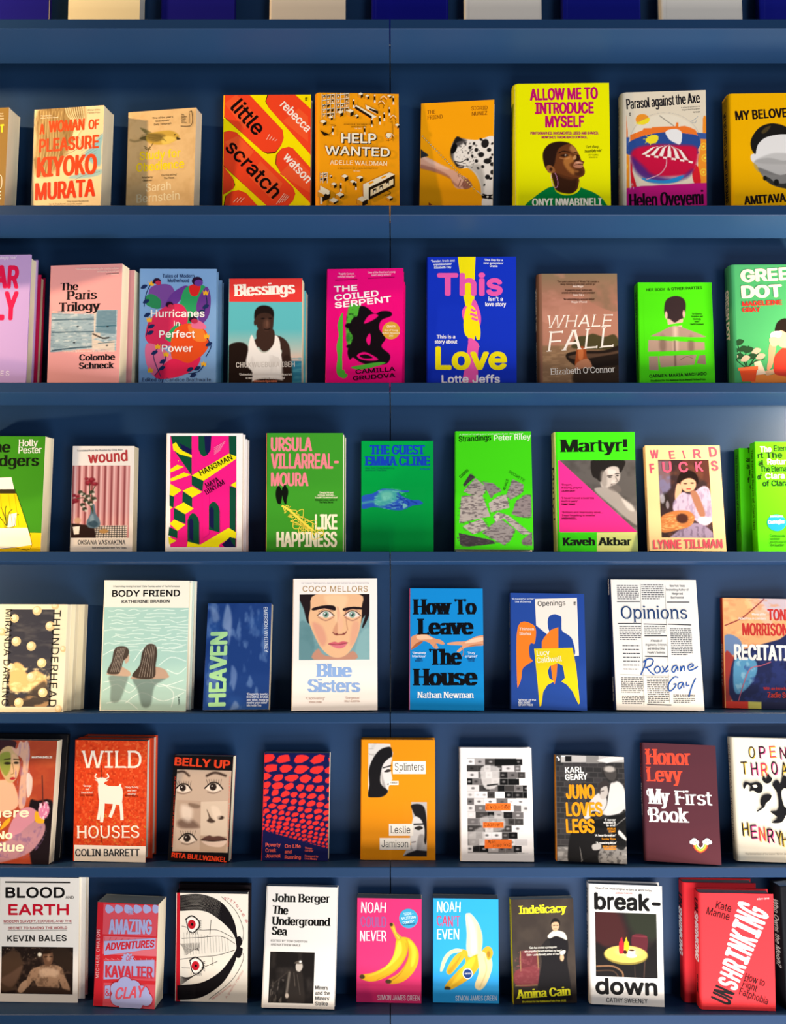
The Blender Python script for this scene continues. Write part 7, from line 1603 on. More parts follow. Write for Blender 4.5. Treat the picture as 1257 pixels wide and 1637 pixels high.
book(4,'dark blue paperback of clouds with pale green vertical title, fifth shelf left of seam',(-291.9,35.4,-7.8,0.3844,-0.0237),(121,198.8,22),('#1e3c7c','#1a3470','#1e3c7c','#f0e4d0'),[
 ['I',[-605,0,605,1988],1,'#1f3f80',[('n','#2f5aa0',47.8,35.9,0.45,0.3,0.7,[]),('s','#8ca4cc',[-253,1960,-169,1839,-137,1559,-182,1204,-211,1441,-315,1560],4.8,0.75),('s','#9cb0d0',[-550,1921,-427,1840,-380,1680,-497,1641],5.6,0.5),('s','#7c98c8',[-107,813,-3,658,-49,351,-113,505],4,0.6),('s','#a0b4d4',[-22,160,60,46,-73,-9,-111,-9],4,0.5),('s','#6484bc',[-529,661,-366,506,-426,126,-544,165],6.4,0.5),('n','#7c9ccc',12,23.9,0.58,0.2,0.5,[])],'deep blue sky with streaks of cloud'],
 ['T','','HEAVEN',(-191,63,1.585,1385,324),'#a8dc9c',[24]],
 ['T','a','EMERSON WHITNEY',(455,1912,-1.52,866,71),'#c8d4e4',[16]],
 ['T','s','‘Elegantly poetic,',(193,265,-0.008,402,40),'#dce4f0',[16]],
 ['T','s','beautiful, brutal,',(195,213,-0.008,402,40),'#dce4f0',[16]],
 ['T','s','and wise, ready to',(197,161,-0.008,402,40),'#dce4f0',[16]],
 ['T','s','rewire your mind’',(199,110,-0.008,379,40),'#dce4f0',[16]],
 ['T','s','Michelle Tea',(201,58,-0.008,267,40),'#dce4f0',[16]]])
book(4,'white hardback with painted face of a dark-haired woman and pale blue title, fifth shelf',(-107.9,46,-10.2,0.2917,-0.024),(156.8,244.9,32),('#f4ece4','#e8ded4','#f4ece4','#f4ece4'),[
 ['I',[-686,925,643,2152],0.9,'#7ca4a8',[('n','#548084',20.8,16.7,0.5,0.3,0.6,[]),('s','#5a8288',[-680,1625,-456,1501,-409,932,-671,934],3.3,0.7),('s','#8cb4b4',[451,1373,645,1494,643,925,369,926],3.3,0.8),('s','#241a1c',[-686,2152,-255,2150,-378,1994,-479,1788,-457,1624,-531,1624,-604,1871],1.7,1),('s','#241a1c',[409,2147,646,2146,637,1864,513,1700,471,1618,451,1948],1.7,1),('s','#241a1c',[617,1906,629,1741,533,1536,500,1544],0.8,1),('s','#c48c74',[-329,1134,-205,1011,123,989,327,1089,369,926,-409,932],2.5,1),('s','#eab88c',[-379,2151,451,2147,492,1906,484,1659,430,1414,327,1170,204,1017,41,961,-123,1011,-289,1174,-435,1460,-507,1665,-480,1870],1.2,1),('s','#f2cca0',[-213,2117,202,2115,161,1867,38,1621,-87,1868],6.7,0.8),('s','#dc9880',[-436,1624,-250,1541,-166,1295,-248,1174,-372,1378],5.8,0.8),('s','#e0a084',[327,1619,451,1577,368,1251,266,1211],5,0.7),('s','#c88468',[28,1909,79,1744,-44,1498,-27,1417,39,1408],2.5,0.6),('s','#f0b494',[37,1867,141,1620,121,1497,59,1477],3.3,0.7),('s','#20161a',[-439,1891,-212,1943,-26,1930,-13,1843,-212,1885,-418,1845],0.8,1),('s','#20161a',[144,1883,326,1915,492,1898,500,1857,326,1866,161,1834],0.8,1),('s','#f0dcd0',[-326,1754,-228,1828,-120,1819,-45,1753,-144,1712,-252,1721],0.8,1),('e','#7ca090',-18.6,177,5.8,5.8,0,0.8,1),('e','#182020',-18.6,177,2.5,2.9,0,0.8,1),('e','#ffffff',-20.3,178.6,1.2,1.2,0,0.4,1),('l','#2a1818',[-343,1754,-228,1836,-120,1827,-29,1744],1.7,0.8,1),('l','#9c6054',[-326,1721,-185,1655,-45,1720],1.7,1.7,0.8),('l','#8c5448',[-319,1820,-187,1877,-46,1827],1.2,1.2,0.7),('s','#f0dcd0',[174,1751,273,1825,380,1816,455,1750,356,1709,248,1718],0.8,1),('e','#7ca090',31.4,176.7,5.8,5.8,0,0.8,1),('e','#182020',31.4,176.7,2.5,2.9,0,0.8,1),('e','#ffffff',29.8,178.4,1.2,1.2,0,0.4,1),('l','#2a1818',[157,1751,273,1833,380,1824,471,1741],1.7,0.8,1),('l','#9c6054',[174,1718,314,1652,455,1717],1.7,1.7,0.8),('l','#8c5448',[182,1817,314,1874,455,1824],1.2,1.2,0.7),('l','#8c4a40',[-52,1437,-2,1392,72,1391,162,1399,203,1448],2.1,0.8,1),('l','#a0604c',[186,1867,203,1620,228,1476],1.2,1.2,0.7),('e','#7c3c38',2.2,140.8,2.5,1.2,0,0.8,1),('e','#7c3c38',15.4,141.5,2.5,1.2,0,0.8,1),('s','#d0606c',[-133,1222,-22,1262,48,1245,142,1269,229,1244,163,1203,40,1204],0.8,1),('s','#dc7480',[-116,1213,40,1196,212,1228,143,1147,19,1139],0.8,1),('l','#7c2c38',[-133,1218,40,1204,229,1240],1.2,0.8,1)],'painted portrait of a green-eyed woman'],
 ['T','a','COCO MELLORS',(-629,2202,-0.005,1237,108),'#a8844c',[15,0,0,0,0,4]],
 ['T','','Blue',(-353,614,-0.007,669,241),'#8cacdc',[32,7,7]],
 ['T','','Sisters',(-530,339,-0.008,1005,232),'#8cacdc',[32,7,7]],
 ['T','s','THE SUNDAY TIMES BESTSELLING AUTHOR OF CLEOPATRA AND FRANKENSTEIN',(-658,2352,-0.005,1287,29),'#a8a4ac',[12]],
 ['T','s','‘Captivating’',(-550,204,-0.008,360,44),'#b08c7c',[14]],
 ['T','s','‘Gorgeous’',(182,206,-0.008,277,44),'#b08c7c',[14]],
 ['T','s','VOGUE LIVING',(-490,140,-0.008,241,32),'#b08c7c',[14]],
 ['T','s','DOLLY ALDERTON',(171,151,-0.008,282,32),'#b08c7c',[14]]],hard=True,r=3)
book(4,'bright blue hardback with big black serif title and two outstretched arms, fifth shelf',(101.8,45.4,-10.1,0.3075,0.0256),(136.7,226.6,26),('#1488d0','#e0406c','#1488d0','#1488d0'),[
 ['P','#d8946c',[-684,1337,-682,1339,-652,1362,-616,1378,-578,1391,-540,1402,-498,1408,-455,1410,-413,1405,-370,1390,-327,1367,-285,1343,-247,1324,-212,1313,-179,1307,-150,1301,-123,1292,-99,1278,-76,1261,-59,1245,-49,1231,-48,1220,-53,1211,-65,1205,-82,1202,-111,1208,-149,1219,-184,1229,-206,1230,-205,1216,-189,1192,-172,1167,-165,1149,-172,1136,-187,1127,-206,1123,-227,1128,-249,1146,-274,1175,-302,1205,-330,1229,-359,1245,-391,1258,-422,1266,-454,1269,-485,1266,-517,1259,-548,1246,-578,1227,-607,1195,-636,1150,-661,1114,-681,1104,-684,1111],''],
 ['S','#f0c09c',[-578,1363,-413,1388,-268,1311,-412,1298,-537,1297],''],
 ['P','#dc9c78',[684,1378,674,1382,632,1380,585,1370,538,1358,493,1340,446,1316,399,1292,352,1275,304,1267,256,1264,209,1264,166,1261,123,1256,82,1250,46,1243,21,1236,7,1227,1,1218,5,1210,21,1203,57,1200,109,1199,163,1198,207,1196,239,1195,266,1193,284,1190,289,1180,273,1161,240,1136,205,1110,185,1090,184,1077,192,1067,207,1063,226,1066,250,1081,279,1106,313,1132,351,1152,393,1164,441,1171,490,1176,536,1182,583,1186,630,1187,672,1192,684,1198],''],
 ['P','#f2c8a8',[684,1346,682,1347,648,1347,600,1342,546,1333,496,1321,446,1302,392,1277,348,1253,331,1238,348,1233,391,1235,445,1240,496,1247,546,1255,601,1265,651,1277,684,1289],''],
 ['P','#a8603c',[-681,1104,-673,1123,-646,1158,-611,1198,-578,1227,-543,1246,-504,1259,-471,1266,-454,1265,-458,1254,-478,1234,-507,1209,-536,1187,-574,1162,-620,1133,-661,1111],''],
 ['P','#b87850',[351,1152,372,1153,422,1162,483,1173,536,1182,585,1189,636,1196,677,1203,684,1205,684,1210,677,1212,636,1217,585,1218,537,1215,483,1202,422,1182,372,1163],''],
 ['L','#b87850',13,[248,1164,309,1091,288,989],''],
 ['L','#c8845c',17,[-206,1218,-247,1144],''],
 ['T','','How To',(-642,1766,0.009,1217,291),'#0c0c10',[36,7,7]],
 ['T','','Leave',(-553,1387,0.01,1067,297),'#0c0c10',[36,7,7]],
 ['T','','The',(-351,826,0.014,637,293),'#0c0c10',[36,7,7]],
 ['T','','House',(-633,445,0.011,1211,306),'#0c0c10',[36,7,7]],
 ['T','a','Nathan Newman',(-555,217,0.008,1044,112),'#eef2f4',[20,8,6]],
 ['T','s','‘Genuinely',(-656,1027,0.007,256,41),'#eef4fa',[18]],
 ['T','s','hilarious’',(-655,966,0.007,256,41),'#eef4fa',[18]],
 ['T','s','SARAH',(-579,922,0.007,102,32),'#1c3c70',[16]],
 ['T','s','BURNETT',(-599,881,0.007,143,32),'#1c3c70',[16]],
 ['T','s','‘Truly',(376,1034,0.007,153,41),'#eef4fa',[18]],
 ['T','s','original’',(337,973,0.007,229,41),'#eef4fa',[18]],
 ['T','s','BRANDON',(380,929,0.007,143,32),'#1c3c70',[16]],
 ['T','s','TAYLOR',(390,888,0.007,122,32),'#1c3c70',[16]]],hard=True,paper='white',r=3)
book(4,'blue hardback with orange, white and yellow cut-out silhouettes, fifth shelf right side',(291.8,36.2,-7.2,0.345,0.0679),(137.3,216.5,24),('#274a9c','#203c80','#274a9c','#274a9c'),[
 ['P','#f2e8dc',[-240,2057,551,2086,561,1002,467,992,-226,1552],''],
 ['S','#f08028',[-570,1525,-256,1543,-252,1229,-329,1215,-365,1120,-350,950,-300,888,-394,822,-489,736,-516,567,-552,457,-594,473],''],
 ['S','#274a9c',[-5,1664,35,1738,122,1770,195,1750,250,1712,251,1560,265,1453,392,1369,457,1264,467,992,85,959,-168,1124,-100,1339,16,1406,-7,1535],''],
 ['P','#f08028',[-123,1245,-79,1331,60,1480,190,1525,181,1080,-126,1082],''],
 ['P','#f08028',[31,831,159,842,137,622,100,462,68,516],''],
 ['P','#e8d01c',[-271,1114,446,1144,505,798,555,131,529,110,482,212,430,336,328,459,228,519,289,583,275,709,251,814,159,854,18,797,-22,703,1,577,93,516,-31,451,-113,324,-151,74,-185,52,-213,447],''],
 ['T','','Openings',(-190,1918,0.049,523,96),'#16161a',[15]],
 ['T','','Thirteen',(-541,1452,0.017,275,56),'#f6ead8',[16]],
 ['T','','Stories',(-542,1366,0.018,219,56),'#f6ead8',[16]],
 ['T','a','Lucy',(-221,987,0.055,239,102),'#f8f2d4',[15]],
 ['T','a','Caldwell',(-223,851,0.092,470,102),'#f8f2d4',[15]],
 ['T','p','ff',(483,1945,0.015,47,61),'#16161a',[18,0,6]],
 ['T','s','‘A masterful writer’',(-681,2033,0.015,430,35),'#dce4f4',[17]],
 ['T','s','Lisa McInerney',(-617,1981,0.015,301,35),'#dce4f4',[17]],
 ['T','s','Winner of the',(-572,147,0.023,321,37),'#dce4f4',[20]],
 ['T','s','BBC SHORT',(-572,101,0.023,222,37),'#dce4f4',[20]],
 ['T','s','STORY PRIZE',(-573,56,0.023,271,37),'#dce4f4',[20]]],hard=True,r=3,spine_text=[('Openings  Lucy Caldwell',200,70,9,'#e8d040',{'st': 0.18})])
book(4,'white hardback of newspaper columns with navy serif title and handwritten blue author name, fifth shelf',(496.9,38.2,-8.3,0.3251,0.0253),(159.9,242.9,26),('#f0ece4','#1c2c58','#f0ece4','#f0ece4'),[
 ['K','#5c5c60',[-706,2332,-295,2046,8,16],'s'],
 ['K','#5c5c60',[-241,2352,176,2048,8,16],'s'],
 ['K','#5c5c60',[-695,1558,-288,1278,8,16],'s'],
 ['K','#5c5c60',[-230,1561,172,1392,5,16],'s'],
 ['K','#5c5c60',[257,1521,652,1004,15,16],'s'],
 ['K','#5c5c60',[-710,602,-296,308,9,16],'s'],
 ['K','#5c5c60',[-229,618,167,129,14,16],'s'],
 ['K','#5c5c60',[-704,267,-290,105,5,16],'s'],
 ['K','#5c5c60',[244,296,638,133,5,16],'s'],
 ['K','#44444c',[-651,1216,-334,710,7,17],'s'],
 ['L','#2c2c34',17,[-717,2008,-284,2011],''],
 ['L','#2c2c34',17,[225,2001,648,2003],''],
 ['L','#2c2c34',17,[-719,1593,-280,1595],''],
 ['L','#2c2c34',17,[-237,1587,209,1581],''],
 ['L','#2c2c34',17,[227,1586,655,1575],''],
 ['L','#2c2c34',17,[-232,1364,188,1367],''],
 ['L','#2c2c34',17,[-243,985,191,979],''],
 ['L','#2c2c34',17,[-248,105,199,96],''],
 ['L','#a8a49c',7,[-258,2352,-308,84],''],
 ['L','#a8a49c',7,[209,2324,167,129],''],
 ['L','#a8a49c',7,[-720,644,-262,634],''],
 ['L','#a8a49c',7,[-262,626,230,621],''],
 ['T','s','New York Times',(299,2293,0.005,284,39),'#34343c',[13]],
 ['T','s','Bestselling Author of',(224,2219,0.005,425,39),'#34343c',[13]],
 ['T','s','Hunger and',(331,2145,0.005,202,39),'#34343c',[13]],
 ['T','s','Bad Feminist',(306,2071,0.006,243,39),'#34343c',[13]],
 ['T','s','A Decade of',(-121,1253,0.007,212,38),'#34343c',[13]],
 ['T','s','Arguments, Criticism,',(-221,1180,0.007,404,38),'#34343c',[13]],
 ['T','s','and Minding Other',(-187,1108,0.007,327,38),'#34343c',[13]],
 ['T','s','People’s Business',(-190,1036,0.007,326,38),'#34343c',[13]],
 ['T','','Opinions',(-659,1679,0.006,1261,243),'#1c3c6c',[13,5,6]],
 ['L','#1c50a0',22,[-225,921,-262,794,-338,642],'a'],
 ['L','#1c50a0',22,[-283,870,-182,939,-94,914,-133,816,-255,769],'a'],
 ['L','#1c50a0',22,[-220,778,-153,690,-83,644],'a'],
 ['L','#1c50a0',22,[-23,805,-77,745,-47,678,23,712,18,780,-23,805],'a'],
 ['L','#1c50a0',22,[70,805,124,705,185,730],'a'],
 ['L','#1c50a0',22,[182,815,99,713,46,679],'a'],
 ['L','#1c50a0',22,[344,824,274,798,244,722,285,697,351,799,354,715],'a'],
 ['L','#1c50a0',22,[411,808,405,715,443,791,478,800,481,716],'a'],
 ['L','#1c50a0',22,[579,784,649,818,617,851,546,800,567,733,645,751,733,802],'a'],
 ['L','#1c50a0',22,[355,597,279,605,180,495,157,387,197,354,276,413,306,480,255,471],'a'],
 ['L','#1c50a0',22,[435,514,357,488,344,405,386,405,442,497,445,406],'a'],
 ['L','#1c50a0',22,[503,523,498,448,550,465],'a'],
 ['L','#1c50a0',22,[677,591,609,465,559,340,528,248],'a']],hard=True,r=3,spine_text=[('Opinions',245,215,9,'#e8e4dc',{'st': 0.16}),('Roxane Gay',60,15,9,'#e8e4dc',{'st': 0.16})])
book(4,'hardback of painted orange and navy shapes, cut by the right edge on fifth shelf',(701.4,63.8,-13.6,0.2177,0.0737),(134,208.3,14),('#f0a868','#c83c28','#f0a868','#c83c28'),[
 ['I',[-670,0,670,2083],1,'#eaa870',[('s','#c8b4b8',[1,2093,163,1790,372,1664,676,1886,683,2104],2.6,1),('s','#e8b8a0',[-256,2089,1,2093,244,1618,115,1572],4.3,0.7),('n','#f6c080',17.1,12.8,0.5,0.2,0.7,[-664,2061,-171,2069,-187,1436,-615,1385]),('n','#d89060',12.8,8.5,0.52,0.2,0.6,[]),('s','#6c84a8',[-680,1340,-530,1386,-362,1259,-367,1042,-624,994,-687,1036],2.1,1),('s','#a83830',[-666,1036,-497,953,-414,868,-513,264,-687,88],2.1,1),('s','#1c2450',[-497,953,-66,1178,362,1317,663,1452,623,120,-517,92],2.1,1),('s','#5c9cc0',[-499,867,-369,956,-115,918,-78,703,-212,442,-428,266,-519,392],2.6,1),('n','#9cc8d8',8.5,10.3,0.5,0.2,0.8,[-500,823,-115,918,-125,530,-427,309]),('n','#2c3c80',12.8,12.8,0.5,0.2,0.6,[-197,1046,612,1149,582,162,-304,140]),('l','#8c3030',[-654,1558,-351,1694,-133,1873,86,2073],2.1,0.9,1),('l','#c86070',[-431,146,-339,439,-204,744,10,813,181,881],1.7,0.9,1),('p','#d83828',[-707,130,-254,133,-257,-8,-711,-20],0.9,1),('p','#d0c860',[-254,133,-9,130,-12,-15,-257,-21],0.9,1),('p','#181c40',[-9,130,623,129,619,-7,-12,-15],0.9,1)],'abstract landscape of painted shapes'],
 ['T','a','TONI',(143,1668,-0.003,421,218),'#c0302c',[19]],
 ['T','a','MORRISON',(-334,1373,0.009,859,235),'#c0302c',[19]],
 ['T','','RECITATIF',(-498,910,-0.001,1145,295),'#f2ece4',[22]],
 ['T','s','Winner of the',(-149,1759,0.017,261,44),'#f2ece4',[15]],
 ['T','s','Nobel Prize in Literature',(-392,1676,0.018,502,44),'#f2ece4',[15]],
 ['T','s','With an introduction by',(31,354,0.024,656,56),'#d83a30',[18]],
 ['T','a','Zadie Smith',(103,214,0.008,522,103),'#e84434',[18]]],hard=True,r=3,spine_text=[('RECITATIF',120,40,8,'#f0d8c0',{'st': 0.2})])
book(5,'paperback with a green-faced painted woman raising one arm, left end of sixth shelf',(-723.6,37.2,-8,0.2771,0.0353),(144.5,226.9,22),('#a84828','#7c3420','#a84828','#f0e0d0'),[
 ['I',[-722,0,722,2269],1,'#a8442c',[('n','#c05c34',24.7,16.5,0.5,0.3,0.6,[]),('s','#1c1418',[262,1068,418,1147,749,1075,747,12,386,6],3.3,1),('s','#3a2428',[-905,2257,-163,2267,-91,2150,-146,2071,-235,2148,-428,1989,-507,1481,-828,1398],2.1,1),('s','#e8b090',[-589,1479,-347,1522,-98,1487,55,1103,-135,946,-627,977],2.5,1),('s','#c8a878',[-390,2028,-276,2148,-131,2130,-37,1994,19,1799,-23,1565,-138,1467,-268,1562,-367,1755],1.2,1),('s','#8c9440',[-386,1989,-268,2050,-183,2012,-162,1758,-231,1601,-319,1678,-370,1794],2.5,1),('s','#e0b088',[-161,1992,-34,1955,10,1760,-43,1565,-128,1603],2.5,0.8),('e','#2a2418',-22.6,183.5,6.6,2.5,0,1.2,1),('e','#2a2418',-5.4,184.5,4.9,2.1,0,1.2,1),('l','#3a2c18',[-297,1904,-175,1922],1.6,1.2,1),('l','#3a2c18',[-109,1915,-2,1908],1.6,1.2,1),('s','#b02c30',[-161,1548,-106,1580,-39,1557,-102,1526],0.8,1),('l','#8c6c40',[-127,1836,-88,1662,-135,1634],1.2,1.2,1),('s','#d8a890',[-173,2149,-67,2111,-17,2249,67,2231,126,2263,187,2115,194,1919,187,1491,181,1067,62,1026,45,1489,75,1878,-102,2032],1.6,1),('n','#9c7c9c',4.9,16.5,0.5,0.2,0.6,[-109,2111,170,2232,221,1067,59,1065]),('s','#ece4dc',[175,1646,283,1570,284,1299,209,1221],1.6,0.8),('s','#cc8898',[-107,603,30,911,224,1029,413,955,370,725,189,456,-47,376],1.6,1),('s','#b4828c',[-486,292,-13,452,367,763,592,729,552,462,253,154,-459,-9],2.5,1),('n','#7c5c84',5.8,7.4,0.5,0.2,0.6,[-482,255,535,690,558,386,179,77]),('s','#e8a828',[393,955,540,881,571,747,407,764],0.8,1),('s','#e8a828',[-201,754,-85,832,-116,717,-269,600],1.2,1),('e','#d87ca0',55.3,97.6,10.7,15.7,0,1.6,1),('n','#fbe0e8',3.3,4.9,0.5,0.2,0.8,[462,1109,645,1112,665,844,483,841]),('l','#5c2c28',[472,1612,530,1072],2.5,1.2,1)],'painting of a woman with raised arm'],
 ['T','','There',(-674,823,0.024,946,169),'#f4e8c8',[32,20]],
 ['T','','Is',(-517,649,0.045,263,146),'#f4e8c8',[32,20]],
 ['T','','No',(-336,432,0.04,323,152),'#f4e8c8',[32,20]],
 ['T','','Clue',(-397,203,0.03,621,167),'#f4e8c8',[32,20]],
 ['T','a','MARTHA BAILLIE',(242,1935,0.014,401,39),'#f4e8d8',[26]]])
book(5,'black-edged volume behind the painted woman paperback at the left end of the sixth shelf',(-714.1,51.6,-11.5,0.2771,0.0353),(144.5,236,13),('#1a1a1e','#141418','#1a1a1e','#1a1a1e'),[],hard=True,paper='grey',r=3)
book(5,'orange-red hardback with a white goat under a cream title, sixth shelf at left',(-541.5,55.9,-10.1,0.1492,0.0391),(138.7,230,26),('#d2401c','#b83818','#d2401c','#c84020'),[
 ['I',[-693,296,693,2294],0.9,'#d2401c',[('n','#e8703c',3.7,3.7,0.56,0.1,0.6,[]),('n','#a82c14',4.9,4.9,0.6,0.1,0.6,[]),('n','#c8a040',2.9,2.9,0.66,0.08,0.6,[-725,822,696,848,705,295,-715,267])],'floral red ground'],
 ['P','#f2e4d4',[-693,0,693,0,693,305,-693,305],''],
 ['S','#f2e4d0',[-247,1446,-166,1487,-43,1438,119,1433,201,1426,235,1315,225,1157,206,1077,44,1094,-119,1103,-209,1129,-235,1228],''],
 ['S','#f2e4d0',[-269,1553,-209,1594,-127,1587,-86,1548,-118,1508,-141,1448,-123,1309,-220,1308,-239,1446],''],
 ['L','#f2e4d0',24,[-249,1565,-311,1604,-283,1664],''],
 ['L','#f2e4d0',24,[-107,1568,-46,1609,-80,1668],''],
 ['S','#f2e4d0',[-281,1525,-314,1552,-265,1553],''],
 ['S','#f2e4d0',[-102,1540,-45,1557,-93,1516],''],
 ['L','#f2e4d0',61,[-193,1149,-206,970,-236,791],''],
 ['L','#f2e4d0',61,[-144,1130,-149,951,-170,745],''],
 ['L','#f2e4d0',61,[76,1114,53,995,-9,843],''],
 ['L','#f2e4d0',61,[198,1116,216,958,227,792],''],
 ['L','#f2e4d0',37,[160,1425,192,1473],''],
 ['L','#3a1410',8,[-184,1825,-180,1586],''],
 ['L','#3a1410',8,[-166,713,-160,357],''],
 ['T','','WILD',(-570,1771,0.016,1164,327),'#f2e4d0',[15,10,3]],
 ['T','','HOUSES',(-637,435,0.026,1210,230),'#f2e4d0',[15,10,3]],
 ['T','a','COLIN BARRETT',(-671,93,0.02,1250,135),'#14181c',[17]],
 ['T','s','‘Savage',(-538,1413,0.017,159,36),'#f2e4d0',[16]],
 ['T','s','and',(-491,1351,0.017,68,36),'#f2e4d0',[16]],
 ['T','s','beautiful’',(-570,1286,0.017,227,36),'#f2e4d0',[16]],
 ['T','s','Sally Rooney',(-604,1233,0.017,273,36),'#3a1410',[16]],
 ['T','s','‘Very funny,',(276,1403,0.017,272,36),'#f2e4d0',[16]],
 ['T','s','and very',(323,1341,0.017,181,36),'#f2e4d0',[16]],
 ['T','s','moving’',(335,1277,0.017,158,36),'#f2e4d0',[16]],
 ['T','s','Kevin Barry',(282,1237,0.018,249,36),'#3a1410',[16]]],hard=True,paper='grey',r=3)
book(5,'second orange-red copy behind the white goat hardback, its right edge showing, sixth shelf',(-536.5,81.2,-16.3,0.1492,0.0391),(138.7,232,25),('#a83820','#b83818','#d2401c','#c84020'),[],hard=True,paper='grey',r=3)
book(5,'black paperback with red title around a sepia collage of a cut-up face, sixth shelf',(-371.3,51,-11.2,0.3002,0.0511),(117,194.3,24),('#141214','#0e0c0e','#141214','#b02c24'),[
 ['I',[-512,168,562,1677],0.9,'#c2a892',[('p','#b89c86',[-489,1112,-9,1103,4,596,-466,611],0.8,1),('p','#d4bca4',[-8,1084,514,1115,527,463,19,470],0.8,1),('p','#c8ae98',[-466,600,5,584,15,185,-453,211],0.8,1),('p','#b89c84',[11,470,527,463,523,141,15,185],0.8,1),('l','#3c2c24',[-501,1630,-378,1640,-270,1564],3.7,3.3,1),('l','#3c2c24',[80,1572,241,1634,449,1580],4.1,3.3,1),('s','#e8d4c0',[-518,1302,-425,1397,-301,1392,-213,1300,-354,1251],1.2,1),('e','#2a201c',-38,133.6,6.2,6.2,0,1.2,1),('e','#f0e4d8',-40.1,135.1,1.2,1.2,0,0.4,1),('l','#1c1410',[-526,1309,-417,1405,-293,1396,-205,1301],2.5,1.2,1),('l','#5c483c',[-481,1248,-357,1227,-228,1269],1.7,2.1,0.7),('l','#1c1410',[-481,1380,-519,1458],0.8,0.6,0.8),('l','#1c1410',[-440,1381,-470,1459],0.8,0.6,0.8),('l','#1c1410',[-399,1382,-420,1460],0.8,0.6,0.8),('l','#1c1410',[-358,1383,-371,1461],0.8,0.6,0.8),('l','#1c1410',[-317,1384,-321,1462],0.8,0.6,0.8),('l','#1c1410',[-276,1385,-272,1463],0.8,0.6,0.8),('l','#1c1410',[-235,1386,-223,1464],0.8,0.6,0.8),('s','#e8d4c0',[63,1334,170,1436,293,1430,397,1333,240,1275],1.2,1),('e','#2a201c',21.4,136.8,6.8,6.8,0,1.2,1),('e','#f0e4d8',19.3,138.3,1.2,1.2,0,0.4,1),('l','#1c1410',[53,1341,177,1445,301,1435,406,1333],2.5,1.2,1),('l','#5c483c',[113,1273,237,1250,365,1301],1.7,2.1,0.7),('l','#1c1410',[113,1413,75,1503],0.8,0.6,0.8),('l','#1c1410',[154,1413,125,1504],0.8,0.6,0.8),('l','#1c1410',[195,1414,174,1505],0.8,0.6,0.8),('l','#1c1410',[236,1415,223,1506],0.8,0.6,0.8),('l','#1c1410',[277,1416,272,1507],0.8,0.6,0.8),('l','#1c1410',[318,1417,322,1508],0.8,0.6,0.8),('l','#1c1410',[359,1418,371,1509],0.8,0.6,0.8),('s','#e8d4c0',[-392,380,-287,481,-164,476,-61,380,-216,323],1.2,1),('e','#2a201c',-24.2,41.4,6.8,6.8,0,1.2,1),('e','#f0e4d8',-26.3,42.9,1.2,1.2,0,0.4,1),('l','#1c1410',[-402,387,-279,490,-156,480,-52,381],2.5,1.2,1),('l','#5c483c',[-342,320,-219,298,-92,349],1.7,2.1,0.7),('l','#1c1410',[-342,458,-381,546],0.8,0.6,0.8),('l','#1c1410',[-302,458,-332,547],0.8,0.6,0.8),('l','#1c1410',[-261,459,-283,548],0.8,0.6,0.8),('l','#1c1410',[-220,460,-234,550],0.8,0.6,0.8),('l','#1c1410',[-180,461,-185,551],0.8,0.6,0.8),('l','#1c1410',[-139,462,-136,552],0.8,0.6,0.8),('l','#1c1410',[-98,463,-87,553],0.8,0.6,0.8),('s','#5c4438',[-444,708,-244,789,-10,622,-355,595],6.6,0.7),('s','#6c5444',[-240,1059,-33,1025,-50,967,-215,983],3.3,0.7),('s','#f0dcc8',[-381,1018,-172,945,-199,714,-367,787],8.3,0.7),('s','#4a382e',[115,944,164,799,126,740,210,704,290,733,204,800],2.5,1),('e','#3a2a22',38.8,80.4,6.6,3.7,0,2.1,1),('s','#e8d0b8',[194,992,316,995,406,843,288,763],4.1,0.7),('s','#5c3c34',[44,394,182,474,264,449,385,467,530,406,268,373],1.7,1),('s','#e0c4b0',[45,368,269,358,531,387,436,271,192,284],2.1,1),('l','#2c1814',[32,387,268,373,530,403],1.7,0.8,1)],'collage of eyes, nose and lips'],
 ['T','','BELLY UP',(-575,1754,-0.037,1100,157),'#ee4422',[30,20]],
 ['T','a','RITA BULLWINKEL',(-525,58,-0.059,1078,91),'#ee4422',[28,20]],
 ['T','s','‘An explosive collection of stories’ Lorrie Moore',(-554,1558,-1.552,1312,25),'#ee4422',[18]],
 ['T','s','‘Sharp and surreal, a brilliant debut’ Jenny Offill',(523,1581,-1.551,1307,25),'#ee4422',[18]]],spine_text=[('BELLY UP',170,90,9,'#e84020',{'st': 0.2})])
book(5,'red paperback with broken cloud shapes over midnight blue, sixth shelf left of seam',(-188.3,54.3,-12.5,0.2893,0.0136),(127.4,199.9,20),('#f0302c','#18184a','#f0302c','#f0e0d0'),[
 ['I',[-637,0,637,1999],1,'#15184c',[('y','#f2322e',[-684,290,674,1986]),('p','#15184c',[-667,563,694,211,699,-100,-648,-69],1.3,1)],'broken red cloud shapes'],
 ['T','t','Poverty',(-573,251,0.007,292,68),'#f46450',[20]],
 ['T','t','Creek',(-570,151,0.007,208,68),'#f46450',[20]],
 ['T','t','Journal',(-567,51,0.007,291,68),'#f46450',[20]],
 ['T','t','On Life',(-201,229,0.007,311,68),'#f46450',[20]],
 ['T','t','and',(-198,129,0.007,133,68),'#f46450',[20]],
 ['T','t','Running',(-195,29,0.007,311,68),'#f46450',[20]],
 ['T','a','Thomas',(188,216,-0.041,141,36),'#f46450',[18]],
 ['T','a','Gardner',(189,168,-0.041,165,36),'#f46450',[18]],
 ['T','a','Foreword by',(191,72,-0.041,259,36),'#f46450',[18]],
 ['T','a','Lisa Moore',(192,24,-0.04,235,36),'#f46450',[18]]])
